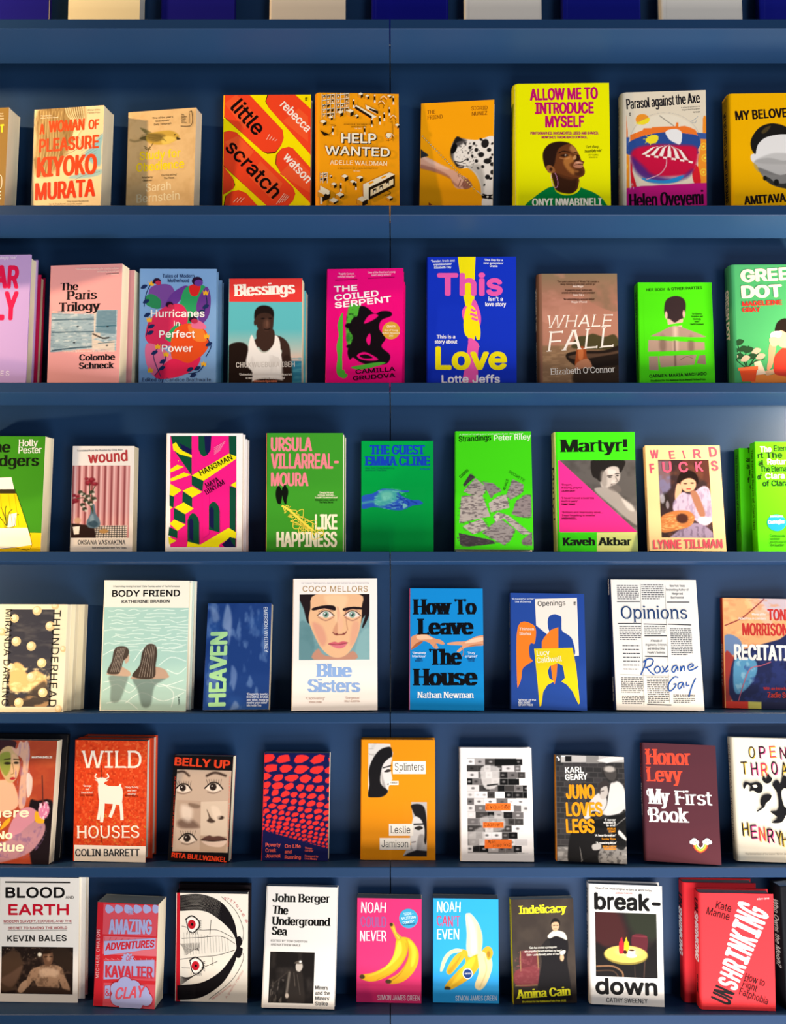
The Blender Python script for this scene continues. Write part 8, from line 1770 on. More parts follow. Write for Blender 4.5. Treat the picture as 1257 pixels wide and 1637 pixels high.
book(5,'ochre orange hardback with two torn face halves and cream labels, sixth shelf',(10.9,68.1,-15.2,0.2108,0.0103),(142,227.1,26),('#e08a10','#cc7c0c','#e08a10','#c87c10'),[
 ['I',[-594,1171,-112,2202],0.75,'#e08a10',[('p','#d4ccc4',[-594,2202,-166,2195,-144,2070,-101,2028,-144,1882,-165,1736,-121,1528,-198,1361,-206,1278,-333,1178,-589,1177],0.4,1),('n','#a8a098',12.8,6,0.5,0.2,0.7,[-594,2202,-166,2195,-165,1986,-571,1984]),('s','#141214',[-568,1401,-578,1692,-507,1901,-379,2069,-230,2132,-144,2112,-131,1944,-250,1860,-335,1693,-351,1444,-206,1299,-333,1182,-589,1181],2.1,1),('s','#d8d0ca',[-335,1652,-293,1819,-131,1944,-165,1736,-143,1569,-206,1424,-198,1320,-292,1402,-335,1527],2.1,1),('s','#3a3230',[-284,1660,-207,1711,-143,1686,-207,1652],1.3,1),('l','#141214',[-301,1735,-156,1777],2.1,1.3,1),('l','#5c5450',[-215,1424,-164,1436],1.7,1.3,1),('s','#8c8480',[-335,1652,-300,1527,-249,1361,-317,1402],3.4,0.7)],'torn left half of a face'],
 ['I',[75,68,549,1093],0.75,'#e08a10',[('p','#b8b0aa',[245,1090,551,1091,549,68,85,77,135,168,241,291,220,455,283,702],0.4,1),('s','#181416',[245,1032,389,1053,495,992,538,786,550,457,516,293,453,538,432,744,326,826,262,949],2.1,1),('s','#dcd4ce',[283,785,410,785,495,621,495,415,431,251,304,169,241,291,228,455],2.1,1),('s','#2a2422',[304,599,410,641,474,600,389,559],1.3,1),('l','#141214',[296,669,474,678],2.6,1.3,1),('l','#5c4c4a',[254,332,325,341],1.7,1.3,1),('s','#8c8480',[389,456,495,457,452,272,347,189],3.4,0.7),('p','#242022',[178,127,347,189,549,170,549,68,85,65],2.1,1)],'torn right half of a face'],
 ['P','#f2e8da',[-114,1861,526,1864,526,1622,-113,1619],''],
 ['P','#f2e8da',[-190,1486,-2,1487,-2,1412,-189,1411],''],
 ['P','#f2e8da',[-187,675,287,678,287,456,-187,453],''],
 ['P','#f2e8da',[-365,411,228,414,228,193,-364,190],''],
 ['T','','Splinters',(-79,1686,0.004,571,142),'#2a2420',[9,5,5]],
 ['T','a','Leslie',(-153,503,0.005,381,132),'#2a2420',[9,5,5]],
 ['T','a','Jamison',(-330,239,0.005,516,131),'#2a2420',[9,5,5]],
 ['T','s','A MEMOIR',(-170,1436,0.004,148,29),'#4a3c30',[14]]],hard=True,r=3)
book(5,'white hardback with a scrambled grey strip portrait and orange labels, sixth shelf',(201.6,51.3,-11.7,0.2959,0.0149),(136.6,210.2,24),('#f2eae4','#e6dcd4','#f2eae4','#f2eae4'),[
 ['I',[-580,146,581,1907],0.9,'#f2eae4',[('p','#a8a29e',[-580,1907,384,1900,347,152,-599,145],0.9,1),('t','#1a1818',[-599,145,380,1900],12.4),('s','#d8d0ca',[-305,1723,15,1745,53,1520,-34,1356,-246,1355],2.1,0.8),('l','#141414',[-182,1396,9,1418],2.6,1.7,1),('s','#c8c0ba',[-339,787,83,830,121,589,-216,547],3.4,0.7),('s','#c0b8b2',[-554,464,-299,626,-261,386,-514,265],4.3,0.7),('p','#0e0e0e',[-34,1898,380,1900,420,1777,-36,1766],0.9,1)],'scrambled strip portrait'],
 ['P','#ee7028',[-230,1062,257,1066,254,932,-232,929],''],
 ['P','#ee7028',[-281,715,115,718,113,613,-283,610],''],
 ['P','#ee7028',[-252,394,268,398,265,239,-255,235],''],
 ['T','','Exquisite',(-210,957,0.025,448,81),'#3a1a0c',[8,0,0,15,100]],
 ['T','','Cadavers',(-265,635,0.029,362,72),'#3a1a0c',[8,0,0,15,100]],
 ['T','a','Alan',(-199,323,0.061,147,56),'#3a1a0c',[8,0,0,15,100]],
 ['T','a','Fielding',(-95,260,0.078,337,56),'#3a1a0c',[8,0,0,15,100]]],hard=True,paper='grey',r=4)
book(5,'paperback with orange capitals over a black and white embracing couple, sixth shelf',(379.6,39.8,-7.8,0.3449,0.0877),(129.6,194.1,28),('#55504e','#e88c14','#55504e','#e0d8cc'),[
 ['I',[-648,0,648,1941],1,'#4c4846',[('b','#2e2c2c','#3c3838',[-661,70,720,1829],16,9.6),('p','#c8c0b8',[-555,1941,685,1984,681,1843,-557,1800],1.6,1),('p','#1c1a1a',[-475,1921,-354,1925,-356,1823,-477,1819],1.2,1),('p','#8c8680',[-74,1938,166,1946,163,1810,-77,1801],1.2,1),('p','#e8e0d8',[124,1867,446,1956,644,1943,643,1904,322,1815],1.2,1),('p','#a8a29c',[-659,250,671,306,660,-28,-663,-86],2.4,1),('n','#6c6864',12,6.4,0.5,0.2,0.7,[-659,250,671,306,660,-28,-663,-86]),('s','#1a1818',[-399,486,-219,644,96,695,290,589,360,293,199,100,41,-19,-154,-8,-226,268,-213,-30,-447,-21],1.6,1),('s','#141212',[-173,28,44,112,159,61,138,-7,-154,-20],1.2,1),('s','#8a847e',[164,247,516,299,526,-16,157,-32],1.6,1),('n','#3c3836',4.8,4.8,0.5,0.2,0.7,[164,247,516,299,507,2,157,-13]),('s','#e0d8d0',[371,1411,472,1491,608,1419,661,1211,652,944,454,860,219,889,302,1044],2,1),('s','#d4ccc4',[-12,1109,189,1270,304,1121,220,927,20,805,-137,799],2,1),('l','#dcd4cc',[99,808,337,875,636,1057],8,1.6,1),('l','#c8c0b8',[25,996,219,889,100,827],6.4,1.6,1),('s','#b8aea6',[260,1697,400,1760,478,1704,495,1589,432,1490,315,1544],1.6,1),('s','#2c2826',[218,1637,260,1728,361,1778,479,1735,522,1590,471,1472,353,1468,295,1543],3.2,0.8),('e','#d8ccc0',36.7,170.8,10.4,5.6,0,3.2,0.8),('s','#c4b8ae',[172,1384,292,1427,328,1275,265,1158,179,1173],1.6,1),('s','#3a3230',[132,1344,174,1442,294,1504,359,1410,340,1275,311,1389,199,1347,180,1231],1.6,1),('l','#4c4440',[198,1289,245,1302],1.6,1.2,1),('s','#101010',[23,919,297,854,533,901,652,944,632,304,438,296,368,593,17,654],2,0.85),('l','#d0c8c0',[448,671,649,830],1.6,1.6,0.6),('s','#d8d0c8',[524,599,656,454,636,416,503,523],1.6,1),('s','#e0d8d0',[9,315,158,340,164,247,27,223],1.6,0.8)],'embracing couple against a brick wall'],
 ['T','a','KARL',(-480,1600,0.057,360,117),'#f2ece4',[22]],
 ['T','a','GEARY',(-482,1468,0.072,432,116),'#f2ece4',[22]],
 ['T','','JUNO',(-472,1130,0.038,556,262),'#f29a18',[23]],
 ['T','','LOVES',(-477,808,0.039,703,259),'#f29a18',[23]],
 ['T','','LEGS',(-482,505,0.041,555,257),'#f29a18',[23]],
 ['T','s','‘I never',(252,754,0.04,207,42),'#f2ece4',[20]],
 ['T','s','wanted it',(225,704,0.04,233,42),'#f2ece4',[20]],
 ['T','s','to end’',(275,657,0.04,181,41),'#f2ece4',[20]],
 ['T','s','DOUGLAS',(301,597,0.041,153,34),'#f29a18',[18]],
 ['T','s','STUART',(322,553,0.041,131,34),'#f29a18',[18]],
 ['T','s','‘A heartbreaker’',(59,467,0.041,400,41),'#f2ece4',[20]],
 ['T','s','Sunday Times',(188,413,0.042,262,34),'#f29a18',[18]],
 ['T','s','‘A masterpiece’',(76,333,0.042,387,41),'#f2ece4',[20]],
 ['T','s','IRISH SUNDAY',(200,275,0.042,261,34),'#f29a18',[18]],
 ['T','s','INDEPENDENT',(220,231,0.042,239,34),'#f29a18',[18]],
 ['L','#f0ece6',28,[-636,1907,-589,1854,-613,1838],''],
 ['L','#f0ece6',24,[-555,1918,-475,1921],'']],paper='grey',r=2)
book(5,'maroon hardback with red and white curly lettering and a small rainbow, sixth shelf',(552.9,28.2,-4.6,0.3686,0.1129),(134.6,216.9,20),('#5c3038','#4a262e','#5c3038','#5c3038'),[
 ['T','a','Honor',(-648,1760,0.027,861,291),'#f05038',[22,8,6]],
 ['T','a','Levy',(-642,1446,0.024,668,272),'#f05038',[22,8,6]],
 ['T','','My',(-624,1035,0.011,399,277),'#f6eee8',[22,8,6]],
 ['T','','First',(-124,1040,0.028,699,260),'#f6eee8',[22,8,6]],
 ['T','','Book',(-619,704,0.031,731,266),'#f6eee8',[22,8,6]],
 ['L','#f05038',24,[-591,2057,-653,1976,-595,1919,-546,1961],''],
 ['L','#f05038',24,[-586,1712,-644,1643,-598,1579],''],
 ['L','#f6eee8',24,[-568,1298,-648,1268,-635,1191,-580,1194],''],
 ['L','#f6eee8',24,[-67,1295,-116,1243,-88,1168,-24,1198],''],
 ['L','#f6eee8',24,[-556,954,-636,912,-631,825],''],
 ['L','#e0503c',20,[171,351,205,260,302,206,405,271,448,366],''],
 ['L','#f0a030',20,[190,352,221,272,303,225,390,281,428,365],''],
 ['L','#f0dc60',20,[210,353,237,284,304,243,375,292,409,364],''],
 ['L','#7cb060',20,[229,354,253,296,305,262,360,302,390,363],''],
 ['L','#f4ece4',20,[248,356,269,308,306,281,346,312,371,362],''],
 ['E','#ece8e4',[149,376,43,37],''],
 ['E','#ece8e4',[197,409,51,44],''],
 ['E','#ece8e4',[242,381,43,37],''],
 ['E','#ece8e4',[195,364,40,34],''],
 ['L','#3c3434',8,[173,392,188,382],''],
 ['L','#3c3434',8,[212,395,226,384],''],
 ['E','#ece8e4',[387,389,43,37],''],
 ['E','#ece8e4',[435,421,51,44],''],
 ['E','#ece8e4',[480,394,43,37],''],
 ['E','#ece8e4',[433,377,40,34],''],
 ['L','#3c3434',8,[411,405,426,395],''],
 ['L','#3c3434',8,[450,407,464,397],'']],hard=True,r=6,spine_text=[('Honor Levy',215,150,8,'#e84a34',{'st': 0.16}),('My First Book',140,80,8,'#f0e8e0',{'st': 0.16})])
book(5,'cream hardback with multicoloured brush capitals and a black big-cat face, sixth shelf',(734.3,45,-9.5,0.2971,0.0602),(138,228.7,26),('#f0e4cc','#d8c8ac','#f0e4cc','#e4d8c0'),[
 ['T','t','O',(-422,1886,0.089,120,219),'#e8b83c',[9,0,0,5]],
 ['T','t','O',(-437,1901,0.089,120,219),'#1c1418',[9,0,0,5]],
 ['T','t','P',(-223,1894,0.089,120,219),'#e8588c',[9,0,0,5]],
 ['T','t','P',(-238,1909,0.089,120,219),'#1c1418',[9,0,0,5]],
 ['T','t','E',(-24,1906,0.089,120,219),'#e8b83c',[9,0,0,5]],
 ['T','t','E',(-39,1921,0.089,120,219),'#d03050',[9,0,0,5]],
 ['T','t','N',(173,1888,0.089,120,218),'#e8588c',[9,0,0,5]],
 ['T','t','N',(158,1903,0.089,120,218),'#1c1418',[9,0,0,5]],
 ['T','t','T',(-582,1576,0.09,120,241),'#e8b83c',[9,0,0,5]],
 ['T','t','T',(-597,1591,0.09,120,241),'#1c1418',[9,0,0,5]],
 ['T','t','H',(-392,1565,0.09,120,241),'#e8588c',[9,0,0,5]],
 ['T','t','H',(-407,1580,0.09,120,241),'#1c1418',[9,0,0,5]],
 ['T','t','R',(-203,1557,0.09,120,241),'#e8b83c',[9,0,0,5]],
 ['T','t','R',(-218,1573,0.09,120,241),'#d03050',[9,0,0,5]],
 ['T','t','O',(-12,1588,0.09,119,240),'#e8588c',[9,0,0,5]],
 ['T','t','O',(-26,1603,0.09,119,241),'#1c1418',[9,0,0,5]],
 ['T','t','A',(177,1578,0.09,119,240),'#e8b83c',[9,0,0,5]],
 ['T','t','A',(162,1593,0.09,119,240),'#1c1418',[9,0,0,5]],
 ['T','t','T',(366,1580,0.09,119,240),'#e8588c',[9,0,0,5]],
 ['T','t','T',(351,1596,0.09,119,240),'#d03050',[9,0,0,5]],
 ['T','a','H',(-620,442,0.093,118,250),'#e8b83c',[9,0,0,5]],
 ['T','a','H',(-635,456,0.093,118,250),'#1c1418',[9,0,0,5]],
 ['T','a','E',(-466,401,0.093,118,250),'#e8588c',[9,0,0,5]],
 ['T','a','E',(-481,416,0.093,118,250),'#1c1418',[9,0,0,5]],
 ['T','a','N',(-312,362,0.093,118,250),'#e8b83c',[9,0,0,5]],
 ['T','a','N',(-327,377,0.093,118,250),'#d03050',[9,0,0,5]],
 ['T','a','R',(-157,340,0.093,118,249),'#e8588c',[9,0,0,5]],
 ['T','a','R',(-172,355,0.093,118,249),'#1c1418',[9,0,0,5]],
 ['T','a','Y',(-4,302,0.093,118,249),'#e8b83c',[9,0,0,5]],
 ['T','a','Y',(-19,317,0.093,118,249),'#1c1418',[9,0,0,5]],
 ['T','a','H',(111,277,0.093,118,249),'#e8b83c',[9,0,0,5]],
 ['T','a','H',(97,292,0.093,118,249),'#1c1418',[9,0,0,5]],
 ['T','a','O',(282,280,0.093,118,248),'#e8588c',[9,0,0,5]],
 ['T','a','O',(268,294,0.093,118,248),'#1c1418',[9,0,0,5]],
 ['T','a','K',(453,289,0.093,117,248),'#e8b83c',[9,0,0,5]],
 ['T','a','K',(439,303,0.093,117,248),'#d03050',[9,0,0,5]],
 ['T','a','E',(623,282,0.094,117,248),'#e8588c',[9,0,0,5]],
 ['T','a','E',(609,296,0.093,117,248),'#1c1418',[9,0,0,5]],
 ['S','#141214',[-584,1393,-532,1461,-423,1436,-303,1458,-220,1402,-235,1286,-315,1257,-391,1301,-471,1291,-446,1377,-512,1407,-564,1328],''],
 ['S','#f0e4cc',[-406,1398,-338,1411,-316,1373,-372,1356],''],
 ['S','#141214',[-214,1507,-178,1578,-142,1521,-89,1619,-75,1581,-31,1535,-66,1464,-147,1439],''],
 ['S','#141214',[-240,1189,-139,1238,-61,1225,-85,1147,-168,1075,-212,997,-335,917,-341,940,-259,1004,-278,1072],''],
 ['S','#141214',[-29,1427,74,1507,128,1431,178,1587,293,1551,564,1480,525,902,254,933,105,738,-91,724,31,812,-99,923,40,946,68,1081,48,1274,5,1350],''],
 ['S','#f0e4cc',[127,1276,222,1356,286,1126,180,1008],''],
 ['T','s','‘The lioniest book of the season’ Marlon James',(-614,125,0.03,832,30),'#4c3c34',[14]]],hard=True,r=8,spine_text=[('OPEN THROAT  HENRY HOKE',215,30,11,'#5c3c3c',{'st': 0.12})])
book(6,'white hardback with black and crimson capitals over a shirtless worker, bottom shelf left end',(-702,65.5,-13.4,0.1427,0.02),(157.4,244,17),('#f0e9df','#e4dcd0','#f0e9df','#f0e9df'),[
 ['I',[-744,160,687,1081],0.9,'#241a16',[('n','#6a5040',10,8.4,0.5,0.25,0.6,[]),('n','#c8a888',4.2,3.3,0.72,0.1,0.7,[-736,1073,663,1090,666,886,-733,868]),('s','#4a3628',[-773,786,-567,993,-400,954,-312,669,-515,258,-766,255],4.2,1),('s','#6c5040',[-768,418,-520,585,-313,710,-516,299],4.2,0.7),('s','#30241c',[226,1003,601,1049,669,600,355,759],5,1),('s','#a07c60',[-246,425,-144,630,63,715,188,737,439,699,525,517,632,273,571,170,486,271,401,433,403,270,27,265,-100,427,-264,180,-369,239],2.1,1),('n','#5c4434',5.9,7.5,0.5,0.2,0.6,[-145,671,480,720,486,271,-98,263]),('s','#d8b494',[23,633,189,676,398,617,358,494,212,513,45,490],5,0.7),('s','#6c4c38',[85,940,164,1010,268,983,287,840,238,725,138,724,95,838],1.7,1),('s','#2a1c14',[60,952,164,1023,268,987,194,954],1.7,1),('e','#b48c6c',20.3,87.2,4.2,6.7,0,3.3,0.7),('l','#1c120c',[119,887,169,892],1.7,0.8,1),('l','#1c120c',[219,893,270,893],1.7,0.8,1),('e','#f4e4c8',1.9,93.1,4.2,4.2,0,2.5,1),('s','#382820',[-348,260,-15,305,486,271,675,160,-388,145],3.3,1),('s','#b08c70',[-350,362,-246,425,-223,303,-326,179,-410,218],2.1,1)],'photo of labourers at work'],
 ['L','#141212',29,[-695,2345,610,2351],''],
 ['T','','BLOOD',(-682,2033,0.011,1188,214),'#141212',[25]],
 ['T','','AND',(522,2030,0.011,163,57),'#141212',[18]],
 ['T','','EARTH',(-619,1697,0.012,1212,213),'#c8142c',[25]],
 ['T','s','MODERN SLAVERY, ECOCIDE,',(-709,1548,0.02,1020,49),'#a83038',[20]],
 ['T','s','AND THE',(336,1569,0.012,317,45),'#a83038',[20]],
 ['T','s','SECRET TO SAVING THE WORLD',(-615,1418,0.019,1178,49),'#a83038',[20]],
 ['L','#4c3c38',6,[-709,1524,654,1548],'s'],
 ['L','#4c3c38',6,[-623,1398,563,1416],'s'],
 ['T','a','KEVIN BALES',(-629,1181,0.019,1186,115),'#141212',[22,0,0,0,0,5]]],hard=True,r=3)
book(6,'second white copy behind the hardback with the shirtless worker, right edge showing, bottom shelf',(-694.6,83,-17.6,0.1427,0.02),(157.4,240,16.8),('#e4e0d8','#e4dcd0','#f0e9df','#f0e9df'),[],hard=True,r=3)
book(6,'very thick paperback with red and lilac comic lettering in panels, bottom shelf',(-521.2,68.3,-13.2,0.1994,0.0808),(122.9,196.1,44),('#cc2c34','#c4202c','#cc2c34','#e8dcc0'),[
 ['P','#c82430',[-605,0,-614,470,-614,1956,-503,1948,-445,0],''],
 ['P','#d4505c',[-498,1933,602,1943,591,1361,-489,1356],''],
 ['P','#d86c78',[-471,1322,614,1335,614,1138,606,987,-472,981],''],
 ['P','#d4505c',[-451,887,614,902,614,526,-451,517],''],
 ['P','#d4505c',[-427,0,-431,443,614,460,614,0],''],
 ['S','#a4a8d4',[-438,1911,-331,1896,-285,1819,-388,1754,-455,1811],''],
 ['S','#a4a8d4',[-247,1920,-140,1905,-95,1828,-198,1763,-264,1820],''],
 ['S','#a4a8d4',[-57,1929,50,1914,96,1836,-8,1772,-73,1829],''],
 ['P','#a4a8d4',[134,1937,155,1943,185,1941,215,1933,240,1922,259,1907,276,1887,286,1865,285,1845,269,1825,241,1804,209,1788,182,1781,161,1785,142,1799,126,1817,117,1837,113,1862,114,1892,121,1919],''],
 ['P','#a4a8d4',[323,1946,345,1952,375,1949,405,1942,429,1931,448,1916,465,1895,475,1873,475,1854,459,1834,430,1813,398,1797,372,1789,351,1794,332,1807,316,1826,306,1846,303,1871,304,1900,311,1928],''],
 ['P','#a4a8d4',[513,1955,534,1960,564,1958,594,1950,614,1941,614,1819,588,1805,561,1798,540,1803,521,1816,505,1835,496,1855,492,1879,494,1909,500,1937],''],
 ['L','#b83444',8,[-438,959,-453,1307],''],
 ['L','#f0b8bc',6,[-414,901,-349,877],''],
 ['L','#b83444',8,[-438,959,-326,1305],''],
 ['L','#f0b8bc',6,[-296,907,-240,882],''],
 ['L','#b83444',8,[-438,959,-199,1303],''],
 ['L','#f0b8bc',6,[-178,913,-130,888],''],
 ['L','#b83444',8,[-438,959,-72,1301],''],
 ['L','#f0b8bc',6,[-60,919,-21,893],''],
 ['L','#b83444',8,[-438,959,55,1299],''],
 ['L','#f0b8bc',6,[58,925,89,899],''],
 ['L','#b83444',8,[-438,959,181,1298],''],
 ['L','#f0b8bc',6,[176,931,198,904],''],
 ['L','#b83444',8,[-438,959,308,1296],''],
 ['L','#f0b8bc',6,[293,936,307,910],''],
 ['L','#b83444',8,[-438,959,434,1294],''],
 ['L','#f0b8bc',6,[411,942,416,915],''],
 ['L','#b83444',8,[-438,959,560,1292],''],
 ['L','#f0b8bc',6,[528,948,525,921],''],
 ['P','#a4a8d4',[-450,1228,580,1333,575,1135,-446,959],''],
 ['P','#a4a8d4',[-441,848,575,923,579,598,-434,506],''],
 ['T','','THE',(2,1745,0.146,119,79),'#a4a8d4',[16,0,0,25]],
 ['T','','AMAZING',(-371,1366,0.039,877,285),'#a4a8d4',[20]],
 ['T','','ADVENTURES',(-425,1047,0.113,988,142),'#c4242e',[22,0,0,20]],
 ['P','#a4a8d4',[138,929,174,895,121,881,125,836,71,849,42,810,9,846,-43,828,-43,872,-98,882,-64,919,-101,952,-47,967,-51,1011,3,998,32,1037,65,1001,117,1020,117,975,171,966],''],
 ['T','','OF',(-3,878,0.05,118,94),'#c4242e',[14,0,0,20]],
 ['T','','KAVALIER',(-402,547,0.023,958,228),'#c83444',[20]],
 ['P','#a4a8d4',[-399,390,-294,403,-292,160,-392,143],''],
 ['T','','&',(-386,199,0.053,93,133),'#c83444',[16]],
 ['E','#b42434',[-157,344,140,135],''],
 ['E','#b42434',[8,431,165,161],''],
 ['E','#b42434',[178,381,157,152],''],
 ['E','#b42434',[349,292,157,152],''],
 ['E','#b42434',[437,180,140,135],''],
 ['P','#b42434',[396,110,388,160,364,205,328,240,282,263,231,271,180,263,134,240,97,205,74,160,66,110,74,61,97,16,114,0,348,0,364,16,388,61],''],
 ['P','#b42434',[171,72,164,116,143,156,110,188,69,209,23,216,-23,209,-64,188,-97,156,-118,116,-125,72,-118,27,-104,0,149,0,164,27],''],
 ['E','#b42434',[-128,169,157,152],''],
 ['E','#b42434',[142,242,224,220],''],
 ['E','#a4a8d4',[-157,344,127,123],''],
 ['E','#a4a8d4',[8,431,152,148],''],
 ['E','#a4a8d4',[178,381,144,140],''],
 ['E','#a4a8d4',[349,292,144,140],''],
 ['E','#a4a8d4',[437,180,127,123],''],
 ['P','#a4a8d4',[383,110,376,156,354,197,320,230,278,251,231,258,184,251,141,230,108,197,86,156,79,110,86,65,108,23,132,0,330,0,354,23,376,65],''],
 ['P','#a4a8d4',[158,72,152,112,132,149,102,178,65,196,23,203,-19,196,-57,178,-87,149,-106,112,-112,72,-106,31,-89,0,135,0,152,31],''],
 ['E','#a4a8d4',[-128,169,144,140],''],
 ['E','#a4a8d4',[142,242,211,207],''],
 ['T','','CLAY',(-199,138,0.132,598,219),'#d85464',[20,0,0,30]],
 ['T','a','MICHAEL CHABON',(-528,529,1.588,908,63),'#e8b8bc',[14,0,0,0,0,12]]])
book(6,'cream hardback with a sideways inked face with red eyes and black hair, bottom shelf',(-358.8,69,-13.8,0.1463,0.0342),(142.9,212.3,20),('#eee2d0','#c01c28','#eee2d0','#1a1416'),[
 ['P','#c41c28',[-714,0,-714,2123,-652,2123,-626,0],''],
 ['B','#161214',19,15,[-651,2062,-241,2095,179,1939,433,1575,513,1107],[-648,1775,-196,1788,99,1651,410,1371,513,1107],''],
 ['B','#161214',19,15,[-685,32,-218,92,196,366,442,759,513,1087],[-689,301,-221,361,152,569,407,881,513,1087],''],
 ['S','#161214',[470,1249,561,1292,604,1170,563,1088,614,1048,565,884,474,902,488,1086],''],
 ['L','#161214',10,[178,2062,473,1781,623,1416,596,1170],''],
 ['L','#161214',10,[585,1007,628,845,404,432,-51,55],''],
 ['L','#161214',10,[-611,1472,-233,1398,101,1405,437,1249],''],
 ['L','#161214',10,[-608,1227,-231,1255,186,1284,459,1147],''],
 ['L','#161214',10,[-645,817,-311,865,107,915,460,1024],''],
 ['L','#161214',10,[-601,654,-225,663,108,792],''],
 ['L','#161214',10,[-26,1607,-44,1320],''],
 ['L','#161214',10,[15,872,25,709],''],
 ['S','#f4ece0',[-528,1589,-412,1649,-294,1569,-301,1454,-408,1354,-493,1401],''],
 ['E','#c01c28',[-410,1509,79,92],''],
 ['E','#1a0c0c',[-402,1509,25,29],''],
 ['L','#161214',25,[-537,1597,-412,1673,-277,1586,-259,1463,-366,1346],''],
 ['L','#161214',21,[-520,1589,-467,1385,-375,1338],''],
 ['B','#161214',8,6,[-492,1377,-500,1311],[-304,1380,-291,1315],''],
 ['B','#161214',8,6,[-269,1578,-219,1595],[-267,1434,-217,1411],''],
 ['S','#f4ece0',[-443,780,-327,840,-209,761,-216,647,-324,546,-408,593],''],
 ['E','#c01c28',[-325,701,79,92],''],
 ['E','#1a0c0c',[-317,701,25,29],''],
 ['L','#161214',25,[-452,788,-327,865,-193,778,-174,656,-282,539],''],
 ['L','#161214',21,[-435,781,-382,578,-290,531],''],
 ['B','#161214',8,6,[-407,569,-415,503],[-219,573,-206,508],''],
 ['B','#161214',8,6,[-184,770,-134,787],[-183,627,-132,603],''],
 ['B','#4c4440',6,20,[-640,1124,-585,1064,-512,902],[-243,1153,-266,993,-275,1062],''],
 ['B','#6c645c',4,16,[-567,1350,-545,901],[311,1270,331,1001],''],
 ['B','#3c3430',6,12,[-632,490,-473,453],[-630,311,-290,547],''],
 ['T','','S',(220,2022,-0.515,48,41),'#c03038',[16]],
 ['T','','T',(281,2014,-0.585,50,41),'#c03038',[16]],
 ['T','','I',(341,1989,-0.649,53,41),'#c03038',[16]],
 ['T','','T',(402,1948,-0.708,55,41),'#c03038',[16]],
 ['T','','C',(463,1889,-0.761,58,42),'#c03038',[16]],
 ['T','','H',(525,1812,-0.809,61,42),'#c03038',[16]],
 ['T','','E',(586,1719,-0.852,64,42),'#c03038',[16]],
 ['T','','S',(648,1609,-0.892,67,42),'#c03038',[16]],
 ['T','a','Memoir by David Small',(24,49,0.637,473,37),'#c87c74',[13]],
 ['T','s','A graphic memoir',(303,79,1.01,639,37),'#c87c74',[13]]],hard=True,paper='grey',r=2)
book(6,'black volume standing behind the inked-face hardback, its top edge showing, bottom shelf',(-358.4,81.2,-17.5,0.1463,0.0342),(142.9,223,11.5),('#1a1416','#a01822','#1a1416','#1a1416'),[],hard=True,paper='grey',r=2)
book(6,'white paperback with black serif lettering and a photo of a man in the dark',(-182.5,36.3,-7.7,0.3516,0.0366),(138.7,219.7,20),('#f0e8de','#e6ddd2','#f0e8de','#f4eee4'),[
 ['I',[-600,90,280,1000],0.9,'#1c1816',[('n','#4a423c',17.6,22,0.5,0.3,0.5,[]),('n','#8c8074',3.5,13.2,0.62,0.1,0.5,[-563,465,-240,472,-224,86,-545,78]),('s','#2c2622',[-265,549,-141,669,32,653,85,401,96,93,-224,86],3.5,1),('s','#c8bcae',[-88,748,-60,807,27,809,51,731,2,652,-67,670],1.8,1),('s','#5c5248',[-116,806,-31,847,49,798,-59,788],1.8,1),('e','#fff8ec',0.4,82.8,2.6,2.2,0,2.2,1),('l','#6c6258',[-204,628,-235,355,-252,239],4.4,2.6,1),('l','#5c5248',[-117,630,-87,398],1.3,1.3,1),('e','#b8a898',-23.8,22,3.5,4.4,0,1.8,1),('l','#3c342e',[-559,387,-205,667],1.8,1.8,1),('l','#4c443c',[-51,593,18,245],1.3,1.3,1)],'photo of a man in a dark mine'],
 ['T','a','John Berger',(-607,1907,0.002,1166,154),'#141210',[27,7,6]],
 ['T','','The',(-597,1690,-0.042,325,153),'#141210',[27,7,6]],
 ['T','','Underground',(-588,1481,0.003,1159,152),'#141210',[27,7,6]],
 ['T','','Sea',(-597,1305,-0.043,314,151),'#141210',[27,7,6]],
 ['T','s','EDITED BY TOM OVERTON',(-596,1178,-0.006,723,36),'#4a403a',[15]],
 ['T','s','AND MATTHEW HARLE',(-592,1107,-0.006,584,36),'#4a403a',[15]],
 ['T','s','Miners',(310,341,0.004,253,66),'#141210',[17,7,5]],
 ['T','s','and the',(313,248,0.005,295,66),'#141210',[17,7,5]],
 ['T','s','Miners’',(316,156,0.005,295,65),'#141210',[17,7,5]],
 ['T','s','Strike',(319,64,0.005,252,65),'#141210',[17,7,5]]],paper='white',r=4)
